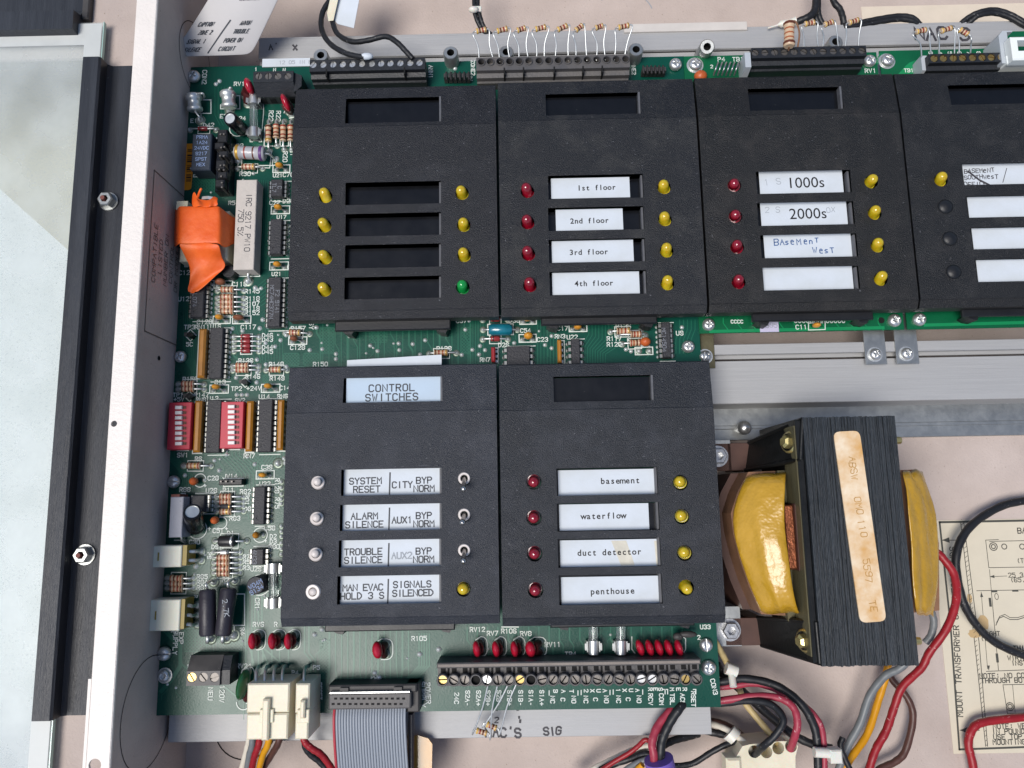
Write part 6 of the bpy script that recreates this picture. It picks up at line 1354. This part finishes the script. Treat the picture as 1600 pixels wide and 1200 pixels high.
# ================================================================= HANGING CARD top left
hc = thing('hanging_label_card', P(345, 60, .3), 'white printed indicator card curling over the top left corner of the board', 'card')
rows = []; N = 9
for j in range(N):
    t = j / (N - 1); zz = .75 - .62 * t + .06 * math.sin(t * 3)
    yl = -55 + (90 + 55) * t; yr = -60 + (86 + 60) * t; xl_ = 350 - (350 - 264) * (max(0, t) ** 1.25); xr_ = 458 - (458 - 393) * (t ** 1.15)
    rows.append([P(xl_ + (xr_ - xl_) * i / 6, yl + (yr - yl) * i / 6, zz + .05 * math.sin(i / 6 * 3.14)) for i in range(7)])
mat('card_curl', '#b6b3b2', .55, var=.03, vscale=3)
o = sheet(rows, 'card_curl', 'card_sheet', hc, th=.012, jit=.002)
def onsheet(u, v):   # u,v in 0..1 across and down the card
    j = min(N - 2, int(v * (N - 1))); f = v * (N - 1) - j; i = min(5, int(u * 6)); e = u * 6 - i
    p = rows[j][i].lerp(rows[j][i + 1], e).lerp(rows[j + 1][i].lerp(rows[j + 1][i + 1], e), f); return p + Vector((0, 0, .022))
K = MB()
def ct(s, u, v, h, adv=.8):
    n = len(s); w = h * .5
    for k, ch in enumerate(s):
        gl_ = G.get(ch)
        if not gl_: continue
        for stt in gl_.split('|'):
            K.ribbon([onsheet(u + (k - (n - 1) / 2) * w * 1.15 + (int(q[0]) - 2) * w / 5, v - (int(q[1]) - 3) * h / 7) for q in stt.split()], .011)
ct('INDICATORS', .60, .385, .05)
for (s, u, v) in (('CAPTION', .20, .655), ('ZONE 2', .26, .745), ('SIGNAL 1', .22, .84), ('SILENCE', .24, .93), ('ANNUN', .72, .655), ('TROUBLE', .72, .745), ('POWER ON', .68, .84), ('CIRCUIT', .66, .93)): ct(s, u, v, .05)
K.ribbon([onsheet(.49, .62), onsheet(.47, .75), onsheet(.46, .88), onsheet(.455, .97)], .018)
K.build('printing', 'ink_grey', hc)
# white tag at the top
t = thing('white_tag', P(540, 20, .1), 'white card tag with yellowed tape at the top, a black wire behind it', 'tag')
g = MB(); q = [P(530, -40, .2), P(569, -40, .2), P(553, 44.5, .05), P(528, 38, .05), P(516, 25, .05)]; g.add([tuple(v) for v in q] + [(v.x, v.y, v.z + .012) for v in q], [(4, 3, 2, 1, 0), (5, 6, 7, 8, 9)] + [(i, (i + 1) % 5, 5 + (i + 1) % 5, 5 + i) for i in range(5)]); g.build('tag_sheet', 'card_white', t)
g = MB(); q = [P(522, -30, .22), P(535, -30, .25), P(524, 18, .14), P(521, 32, .12), P(513, 33, .12), P(511, 20, .14)]; g.add([(v.x, v.y, v.z) for v in q], [(0, 1, 2, 3, 4, 5)]); g.build('tape', 'nylon_cream', t)
# ================================================================= WIRES
def wire(label, col, pts, r=.058, grp='loose wires', z=None, n=7, name='wire'):
    """pts: (px, py, height)"""
    g = MB(); q = smooth_path([P(*p) for p in pts], n); r *= .9; rr = [r * (1 + .04 * math.sin(i * 1.7 + len(label))) for i in range(len(q))]
    g.tube(q, rr, 10); return one(g, name, col, label, 'wire', grp)
WB = .055
wire('black wire from the top edge into the middle of the twelve way terminal', 'wire_black', [(525, -40, .1), (517.5, -5, .1), (504, 20, .1), (502.5, 45, .15), (515, 67.5, .25), (540, 83, .4), (570, 90, .5)], .05)
wire('black wire from under the white tag to the right end of the twelve way terminal', 'wire_black', [(515, 15, .1), (519, 32, .05), (527.5, 53, .1), (550, 65, .2), (575, 63, .3), (602.5, 57, .4), (620, 66, .45), (634, 80, .45), (645, 92, .44)], .05)
g = MB(); q = P(573, 88, .5); g.ball(q, (.11, .06, .05), 10); one(g, 'tape_scrap', 'card_white', 'scrap of white tape on the wire end above the twelve way terminal', 'tape')
for k, (dx, lb) in enumerate(((0, 'left of the pair of black wires at the top centre'), (7, 'right of the pair of black wires at the top centre'))):
    wire(lb, 'wire_black', [(741 + dx * .9, -40, -.2), (741 + dx * .8, 8, -.2), (743 + dx, 25, -.2), (751 + dx * .8, 43, -.25), (763 + dx, 56, -.35)], .042)
g = MB(); p = P(740, 15, -.12); g.ball(p, (.09, .06, .06), 10); q = P(747, 14, -.15); g.box(q.x - .08, q.x + .06, q.y - .05, q.y + .05, -.26, -.13, .01); one(g, 'cable_tie', 'tie_white', 'white cable tie round the pair of black wires at the top centre', 'cable tie', 'white cable ties')
wire('thick black wire bending left at the top right', 'wire_black', [(1277, -40, -.2), (1275, 0, -.2), (1272, 18, -.2), (1262, 27, -.2), (1246, 34, -.25)], .07)
for k, (dx, lb) in enumerate(((0, 'left black wire going down behind the big resistor'), (6, 'middle black wire of the bundle at the top right'))):
    wire(lb, 'wire_black', [(1273 + dx, -40, -.3), (1273 + dx, 0, -.3), (1273 + dx, 20, -.3), (1277 + dx, 33, -.32), (1284 + dx, 42, -.35)], .05)
wire('black wire curving down right of the bundle at the top right', 'wire_black', [(1296, -40, -.3), (1302, 0, -.3), (1312, 14, -.3), (1317, 28, -.3), (1319, 42, -.35)], .06)
g = MB(); g.tube(smooth_path([P(1200, 44, -.2), P(1220, 38, -.18), P(1243, 33, -.15)], 4), [.015] * 4 + [.06] * 4 + [.075], 8); one(g, 'tape_wrap', 'tie_white', 'white tape wrapped round the end of the thick black wire', 'tape')
for k, (dy, lb) in enumerate(((0, 'upper of two black wires crossing the blank label'), (5, 'lower of two black wires crossing the blank label'))):
    wire(lb, 'wire_black', [(1318, 40 + dy * .5, -.3), (1345, 35 + dy, -.3), (1375, 29 + dy, -.3), (1405, 25 + dy, -.3), (1426, 28 + dy, -.3), (1439 - dy, 40, -.35)], .05)
    wire(('upper' if k == 0 else 'lower') + ' of two black wires arching over at the far top right', 'wire_black', [(1498 + dy * 2, 40, -.35), (1512 + dy, 28 + dy, -.3), (1530, 19 + dy, -.25), (1553, 15.5 + dy, -.25), (1577, 22 + dy, -.25), (1602, 36 + dy, -.25), (1640, 60, -.3)], .05)
# looped end-of-line resistors
def loop_res(label, bx0, by0, bx1, by1, h0, h1, z=.55, r=.047, bands='ynrg', zt=.34):
    a, b = P(bx0, by0, z), P(bx1, by1, z); t = thing('resistor', Vector(((a.x + b.x) / 2, (a.y + b.y) / 2, z)), label, 'resistor', 'resistors looped into terminal strips')
    d = b - a; o = link('body', res_mesh(d.length, r, bands), t, a, d.to_track_quat('Z', 'Y').to_euler()); g = MB(); e = d.normalized()
    for (p, h, s) in ((a, h0, -1), (b, h1, 1)):
        H = P(h[0], h[1], zt); g.tube(smooth_path([p, p + e * s * .035, p + e * s * .05 + Vector((0, -.06, 0)), p.lerp(H, .5) + Vector((random.uniform(-.02, .02), 0, .02)), H], 4), .0125, 5)
    g.build('leads', 'tin', t)
LR = [((744, 49), (760, 46), (749, 97), (772, 97)), ((776, 49), (793, 44.5), (781, 97), (797, 96)), ((807.5, 48), (821, 43.5), (811, 96), (826, 96)), ((836, 46), (853, 42), (838.5, 96), (850.5, 96)),
      ((870.5, 47), (886, 40), (867, 95), (888, 95)), ((899, 48), (910, 39.5), (900, 95), (917, 95)), ((930, 44), (942, 40), (932, 95), (946, 94)), ((965.5, 43.5), (983, 39.5), (960, 94), (975, 93))]
nth = ['first', 'second', 'third', 'fourth', 'fifth', 'sixth', 'seventh', 'last']
for i, (a, b, h0, h1) in enumerate(LR): loop_res(f'{nth[i]} from the left of the eight looped resistors above the sixteen way terminal', *a, *b, h0, h1)
for i, (a, b, h0, h1) in enumerate([((1257, 38), (1273, 35), (1256, 80), (1279, 78)), ((1288, 39), (1301, 34), (1285, 78), (1310, 78)), ((1326, 36), (1341, 31), (1320, 78), (1341, 77)), ((1431, 50), (1447, 46.5), (1440, 88), (1455, 88)), ((1470, 49), (1487, 43.5), (1467, 88), (1491, 88)), ((1499, 46), (1513, 54), (1498, 90), (1516, 88))]):
    loop_res(['looped resistor next to the big beige one at the top right', 'looped resistor in the middle of the right terminal strip', 'looped resistor where the black wires meet at the top right', 'looped resistor over the N of the pen writing', 'looped resistor over the C of the pen writing', 'looped resistor at the end of the pen writing'][i], *a, *b, h0, h1)
t = thing('resistor', P(1232, 55, .5), 'larger beige resistor standing upright at the right terminal strip', 'resistor'); a, b = P(1233, 73, .5), P(1233, 35, .5); d = b - a
link('body', res_mesh(d.length, .098, 'nooon'), t, a, d.to_track_quat('Z', 'Y').to_euler()); g = MB(); g.tube(smooth_path([b, P(1243, 34, .52), P(1249, 52, .45), P(1246, 76, .4)]), .016, 5); g.tube([a, P(1232, 80, .4)], .016, 5); g.build('leads', 'kraft', t)
loop_res('looped resistor over the left end of the pen writing on the bottom rail', 744, 1141, 761, 1146, (763, 1068), (778, 1068), z=.05, bands='yrng', zt=.32)
loop_res('looped resistor over the top of the pen writing on the bottom rail', 760, 1131, 776, 1138, (796, 1065), (808, 1066), z=.08, bands='yrng', zt=.32)
# ---- plugs and wires at the bottom left
def plug(px0, py0, px1, py1, label, z=.62, rib=None, pins=(), grp='white nylon plugs'):
    a, b = P(px0, py0, z), P(px1, py1, z); t = thing('wire_plug', ((a.x + b.x) / 2, b.y, .02), label, 'plug', grp); m = P(px0, py0 + (py1 - py0) * .535, z).y
    g = MB(); g.box(a.x, b.x, m + .004, a.y, .03, z, .02); g.build('housing', 'nylon_cream', t); g = MB(); g.box(a.x + .01, b.x - .005, b.y, m - .004, -.02, z + .01, .02); g.build('plug_half', 'nylon_cream', t)
    if rib: q, w = P(rib[0], rib[1], z + .05), P(rib[2], rib[3], z + .05); g = MB(); g.box(q.x, w.x, w.y, q.y, z, z + .09, .02); g.box(q.x - .05, w.x + .05, m - .12, m + .06, z, z + .04, .01); g.build('latch', 'nylon_cream', t)
    for x in pins:
        g = MB(); g.tube(smooth_path([P(x, py0 + 6, .45), P(x, py0 - 6, .42), P(x + 1, py0 - 20, .30), P(x + 4, py0 - 27, .12), P(x + 7, py0 - 27, .0)], 4), .030, 6, sx=.8); g.build('pin', 'tin', t)
        g = MB(); q = P(x + 8, py0 - 4, .1); g.tube(smooth_path([P(x + 3, py0 + 4, .12), P(x + 5, py0 - 5, .1), P(x + 9, py0 - 6, 0)], 3), .03, 6); g.build('pin', 'tin', t)
    return t
plug(386.5, 1068.5, 450, 1155, 'wide cream nylon plug with a latch rib and four coloured wires', rib=(411.5, 1092, 420, 1156), pins=(400, 413.5, 427.5, 441))
plug(462, 1068.5, 482, 1155, 'narrow cream nylon plug with two wires', rib=(470, 1094, 477, 1122), pins=(475,))
for (lb, c, pts) in (('white wire leaving the wide plug at its far left', 'wire_white', [(391, 1150, .05), (386, 1172, -.1), (377, 1205, -.3), (365, 1240, -.5)]),
                     ('grey wire leaving the wide plug', 'wire_gray', [(395, 1148, .25), (394, 1165, .2), (389, 1185, .1), (384, 1230, -.1)]), ('red wire leaving the wide plug', 'wire_red', [(406, 1148, .3), (404, 1165, .25), (397, 1185, .15), (388, 1230, -.1)]),
                     ('yellow wire leaving the wide plug', 'wire_yellow', [(422, 1148, .28), (418, 1165, .2), (410, 1182, .1), (398, 1230, -.1)]), ('brown wire leaving the wide plug', 'wire_brown', [(438, 1148, .2), (434, 1163, .15), (424, 1180, .0), (406, 1210, -.2), (398, 1240, -.3)]),
                     ('red wire leaving the narrow plug', 'wire_red', [(473, 1148, .3), (477, 1160, .28), (488, 1170, .25), (503, 1180, .2), (520, 1204, .1), (530, 1230, 0)]), ('black wire leaving the narrow plug', 'wire_black', [(476, 1148, .1), (477, 1166, .05), (486, 1179, 0), (500, 1190, -.05), (514, 1208, -.1), (525, 1235, -.2)])):
    wire(lb, c, pts, .055)
# ---- ribbon cable
rb = thing('ribbon_cable', P(578, 1150, .2), 'grey flat ribbon cable with a red edge strand and a black socket connector', 'ribbon cable')
z = .42; a, b = P(513.5, 1084, z), P(642, 1107.5, z); g = MB(); g.box(a.x, b.x, b.y, a.y, .06, z, .02); so = g.build('socket', 'terminal_grey', rb)
for row, yy in enumerate((1091.5, 1100)):
    for i in range(13):
        p = P(520.5 + (4 if row == 0 else 0) + i * 8.85, yy, z); g = MB(); g.box(p.x - .022, p.x + .022, p.y - .014, p.y + .014, z - .002, z + .002); g.build('contact_window', 'hole_black', so)
g = MB(); g.box(a.x + .02, b.x - .02, a.y + .001, a.y + .02, .1, z + .01); g.build('contact_edge', 'tin', so)
a, b = P(513, 1071, .36), P(651, 1082, .36); g = MB(); g.box(a.x, b.x, b.y, a.y, .0, .36, .02); g.box(b.x - .15, b.x + .03, P(650, 1113, .3).y, a.y, .0, .30, .02); g.box(P(531, 1078, .4).x, P(544, 1078, .4).x, b.y - .02, a.y - .03, .3, .40); g.box(P(615, 1078, .4).x, P(628, 1078, .4).x, b.y - .02, a.y - .03, .3, .40); g.build('header', 'dusty_black', rb)
NS = 26; xa, xb = P(521, 1109, .30).x, P(635, 1109, .30).x; wS = (xb - xa) / NS
for i in range(NS):
    x = xa + wS * (i + .5); g = MB(); y = P(578, 1107, .3).y
    g.tube(smooth_path([Vector((x, y + .06, .30)), Vector((x, y - .15, .34)), Vector((x + .01, y - .5, .30)), Vector((x + .03, y - 1.1, .15)), Vector((x + .05, y - 1.8, -.1))], 5), wS * .515, 8); g.build('strand', 'ribbon_red' if i == 0 else 'ribbon_gray', rb, label='red edge strand' if i == 0 else None)
g = MB(); a = P(640, 1112, .1); g.box(a.x - .02, a.x + .06, a.y - 1.4, a.y - .02, .0, .12, .02); g.build('under_fold', 'sleeve', rb)
g = MB(); q = [P(634, 1156, .05), P(652, 1154, .0), P(668, 1157, -.05), P(675, 1164, -.1), P(676, 1240, -.3), P(634, 1240, -.1)]; g.prism([(v.x, v.y) for v in q], -.16, -.14); one(g, 'amber_tape', 'tape_amber', 'amber translucent tape tab beside the ribbon cable at the bottom', 'tape')
# ---- wires at the bottom right
wire('black wire running right from the board corner and curving down to the picture edge', 'wire_black', [(1100, 1066, -.3), (1128, 1065, -.25), (1164, 1060.5, -.2), (1210, 1070, -.15), (1248, 1096, -.1), (1270, 1130, -.1), (1277, 1165, -.1), (1279, 1240, -.1)], .068)
wire('pinkish red wire running beside the black one down to the cable tie', 'wire_pink', [(1100, 1076, -.35), (1142, 1072, -.3), (1181, 1068, -.25), (1219, 1080, -.2), (1253, 1100, -.2), (1279, 1128, -.15), (1287, 1164, -.1), (1288, 1240, -.1)], .055)
wire('red wire arching from the board edge into the white plug', 'wire_pink', [(1100, 1096, -.3), (1128, 1094.5, -.25), (1180, 1088, -.1), (1218, 1091, .05), (1240, 1106, .15), (1246, 1130, .2), (1242, 1150, .15), (1235, 1170, -.1)], .062)
wire('dark grey wire arching from the board edge into the left hole of the white plug', 'wire_black', [(1100, 1099, -.35), (1128, 1099, -.3), (1170, 1095, -.1), (1205, 1101, .1), (1224, 1124, .25), (1212, 1148, .25), (1195, 1164, .15), (1178, 1180, -.15)], .058)
wire('thick black wire slanting from the cable tie to the lower tie', 'wire_black', [(1120, 1038, -.5), (1132, 1056, -.55), (1160, 1080, -.6), (1196, 1113, -.65), (1238, 1147, -.65), (1270, 1163, -.6), (1300, 1170, -.55)], .072)
wire('tan wire from the board corner down to the white cable tie', 'wire_tan', [(1116, 1000, -.1), (1124, 1014, -.15), (1134, 1032, -.3), (1142, 1048, -.4), (1155, 1076, -.5), (1164, 1098, -.55), (1184, 1123, -.5), (1206, 1150, -.4), (1216, 1165, -.4)], .055)
g = MB(); p = P(1143, 1052, -.2); q = P(1146, 1073, -.1); g.tube([p + Vector((-.08, .08, 0)), p + Vector((.08, .02, 0))], .09, 8); g.tube([p, q], .055, 8); one(g, 'cable_tie', 'tie_white', 'white cable tie just right of the board corner', 'cable tie', 'white cable ties')
g = MB(); p = P(1272, 1175, .02); q = P(1302, 1177, .02); g.tube([p, q], .075, 8); w = P(1305, 1180, 0); g.box(w.x - .1, w.x + .07, w.y - .09, w.y + .1, -.08, .1, .02); one(g, 'cable_tie', 'tie_white', 'white cable tie round the red and black wires at the bottom right', 'cable tie', 'white cable ties')
wire('black wire rising from the purple band to the board edge', 'wire_black', [(1070, 1096, -.1), (1062, 1106, .0), (1046, 1130, .0), (1035, 1155, 0), (1032, 1178, 0), (1030, 1210, -.1), (1020, 1250, -.2)], .075)
wire('faded red wire beside the black one above the purple band', 'wire_pink', [(1058, 1096, -.2), (1048, 1110, -.1), (1028, 1134, -.05), (1019, 1160, 0), (1022, 1185, 0), (1020, 1240, -.1)], .07)
wire('red wire looping left above the purple band', 'wire_red', [(1018, 1160, -.15), (1008, 1156, -.15), (998, 1165, -.2), (984, 1176, -.25), (960, 1190, -.3), (930, 1210, -.4)], .04)
wire('white wire running down to the bottom edge left of the purple band', 'wire_white', [(1016, 1165, -.3), (1004, 1168, -.35), (985, 1174, -.4), (955, 1188, -.5), (920, 1206, -.6), (890, 1225, -.7)], .055)
wire('black wire running down left beside the white one', 'wire_black', [(1022, 1180, -.2), (1006, 1178, -.25), (985, 1185, -.35), (955, 1195, -.45), (925, 1208, -.6), (900, 1225, -.7)], .06)
wire('short yellow wire end beside the purple band', 'wire_yellow', [(1004, 1195, -.1), (995, 1204, -.15), (985, 1225, -.2)], .05)
wire('grey wire under the purple band', 'wire_gray', [(1012, 1186, -.15), (996, 1192, -.2), (978, 1203, -.3), (950, 1225, -.4)], .05)
g = MB(); p, q = P(1029, 1186, .0), P(1036, 1215, -.05); g.tube([p, q], .215, 20); one(g, 'purple_band', 'band_purple', 'purple sleeve band bundling the wires at the bottom edge', 'band')
wire('black wire curving away under the right end of the bottom rail', 'wire_black', [(1034, 1166, -.75), (1052, 1157, -.8), (1075, 1151, -.85), (1092, 1146, -.9)], .065)
wire('black wire sweeping right along the bottom edge to the grey tie', 'wire_black', [(1036, 1197, -.5), (1052, 1197, -.5), (1082, 1193, -.5), (1112, 1175, -.45), (1136, 1163, -.4), (1156, 1158, -.4), (1170, 1170, -.4)], .05)
wire('black wire emerging behind the bottom rail end', 'wire_black', [(1090, 1138, -.75), (1112, 1144, -.7), (1134, 1149, -.6), (1150, 1158, -.55)], .065)
wire('cream wire emerging behind the bottom rail end toward the white plug', 'wire_white', [(1095, 1128, -.7), (1112, 1131, -.65), (1134, 1139, -.5), (1150, 1150, -.4), (1166, 1162, -.3), (1176, 1178, -.3)], .052)
wire('upper dark wire emerging behind the bottom rail end', 'wire_brown', [(1095, 1126, -.85), (1120, 1128, -.85), (1142, 1137, -.85), (1160, 1150, -.85), (1184, 1164, -.8)], .06)
g = MB(); p, q = P(1139, 1144, -.45), P(1149, 1154, -.42); g.tube([p, q], .13, 10); one(g, 'cable_tie', 'tie_white', 'cream cable tie binding the wires left of the white plug', 'cable tie', 'white cable ties')
cn = thing('wire_plug', P(1203, 1195, -.6), 'cream four way nylon plug with round holes at the bottom edge', 'plug', 'white nylon plugs')
g = MB(); q = [P(1160, 1166, -.1), P(1172, 1163, -.1), P(1222, 1158, -.1), P(1240, 1159, -.1), P(1247, 1166, -.1), P(1243, 1182, -.1), P(1243, 1260, -.1), P(1140, 1260, -.1), P(1143, 1196, -.1), P(1152, 1180, -.1)]; g.prism([(v.x, v.y) for v in q], -.6, -.1); c = MB()
for (x, y) in ((1178.5, 1174.5), (1197.5, 1175), (1216, 1169), (1236, 1166)): p = P(x, y, -.1); c.lathe([(0, -.3), (.088, -.3), (.088, .3), (0, .3)], p, (0, 0, 1), 18, smooth=False)
me = bool_diff(g.mesh('p', 'nylon_cream'), c.mesh('c', 'nylon_amber'), 'housing', ['nylon_cream', 'nylon_amber']); link('housing', shift(me, base_of(cn)), cn)
g = MB(); p = P(1145, 1190, -.05); g.box(p.x - .1, p.x + .12, p.y - .3, p.y + .05, -.3, -.03, .03); g.build('latch', 'nylon_cream', cn)
wire('grey wire from the transformer foot curving down to the bottom edge', 'wire_gray', [(1430, 1020, -.3), (1406, 1044, -.4), (1383, 1056, -.45), (1359, 1087, -.5), (1344, 1130, -.55), (1324, 1167, -.6), (1308, 1210, -.6), (1300, 1240, -.6)], .066)
wire('yellow wire from under the transformer to the bottom edge', 'wire_yellow', [(1388, 1035, -.75), (1383, 1060, -.75), (1372, 1096, -.75), (1355, 1147, -.7), (1329, 1185, -.6), (1312, 1215, -.6)], .062)
wire('brown wire looping from under the transformer', 'wire_brown', [(1386, 1030, -.9), (1386, 1042, -.9), (1394, 1062, -.9), (1418, 1091, -.85), (1426.5, 1122, -.85), (1415, 1172, -.85), (1399, 1190, -.85), (1373, 1203, -.85), (1350, 1230, -.85)], .060)
wire('red wire curving out from the right coil and down to the bottom edge', 'wire_red', [(1440, 850, .0), (1462, 862, .15), (1474, 873, .2), (1491, 899, .2), (1494, 938, .0), (1479, 982, -.2), (1452, 1020, -.35), (1440, 1043, -.4), (1410, 1073, -.45), (1397.5, 1104, -.5), (1385, 1141, -.5), (1368, 1172, -.5), (1357, 1207, -.5), (1350, 1240, -.5)], .066)
wire('black wire looping over the printed diagram', 'wire_black', [(1660, 800, -.9), (1630, 784, -.9), (1598, 783, -.9), (1558, 794, -.88), (1514, 825, -.8), (1494, 869, -.75), (1500, 924, -.75), (1518, 966, -.8), (1551, 1001, -.85), (1600, 1024, -.9), (1660, 1040, -.9)], .072)
wire('red wire bending over the lower corner of the printed diagram', 'wire_red', [(1660, 1117, -.9), (1600, 1121, -.9), (1545, 1127, -.9), (1522, 1136, -.9), (1513, 1160, -.9), (1519, 1190, -.9), (1528, 1240, -.9)], .070)
wire('small black wire end curling at the lower cable tie', 'wire_black', [(1345, 1240, -.3), (1332, 1210, -.3), (1320, 1185, -.3), (1313, 1165, -.3), (1317, 1152, -.3)], .05)
wire('grey wire peeping out behind the right coil', 'wire_gray', [(1455, 955, -.4), (1459, 972, -.4), (1455, 992, -.45), (1446, 1004, -.5)], .06)
# ================================================================= pieces that can be told apart become parts of their own
def split_loose(o):
    me = o.data; n = len(me.vertices); lab = list(range(n))
    def find(i):
        while lab[i] != i: lab[i] = lab[lab[i]]; i = lab[i]
        return i
    for p in me.polygons:
        v = list(p.vertices); a = find(v[0])
        for q in v[1:]:
            b = find(q)
            if b != a: lab[b] = a
    # end caps share places with their tube: join verts at equal points
    seen = {}
    for i, v in enumerate(me.vertices):
        k = (round(v.co.x, 4), round(v.co.y, 4), round(v.co.z, 4))
        if k in seen: lab[find(i)] = find(seen[k])
        else: seen[k] = i
    groups = {}
    for p in me.polygons: groups.setdefault(find(p.vertices[0]), []).append(p.index)
    if len(groups) < 2: return
    mats = [m for m in me.materials]
    for k, (root, faces) in enumerate(groups.items()):
        idx = {}; vs = []; fs = []
        for f in faces:
            t = []
            for v in me.polygons[f].vertices:
                if v not in idx: idx[v] = len(vs); vs.append(tuple(me.vertices[v].co))
                t.append(idx[v])
            fs.append(t)
        m2 = bpy.data.meshes.new(me.name); m2.from_pydata(vs, [], fs)
        for m in mats: m2.materials.append(m)
        m2.polygons.foreach_set('use_smooth', [me.polygons[f].use_smooth for f in faces]); m2.polygons.foreach_set('material_index', [me.polygons[f].material_index for f in faces]); m2.update()
        if k == 0: first = m2
        else:
            c = o.copy(); c.data = m2; SC.collection.objects.link(c)
    o.data = first
for o in list(SC.objects):
    s_ = o.name.split('.')[0]
    if o.type == 'MESH' and s_ in ('lead', 'leads', 'support_posts', 'stain', 'stain_mark'):
        if s_ == 'support_posts': o.name = 'support_post'
        if s_ == 'leads': o.name = 'lead'
        split_loose(o)
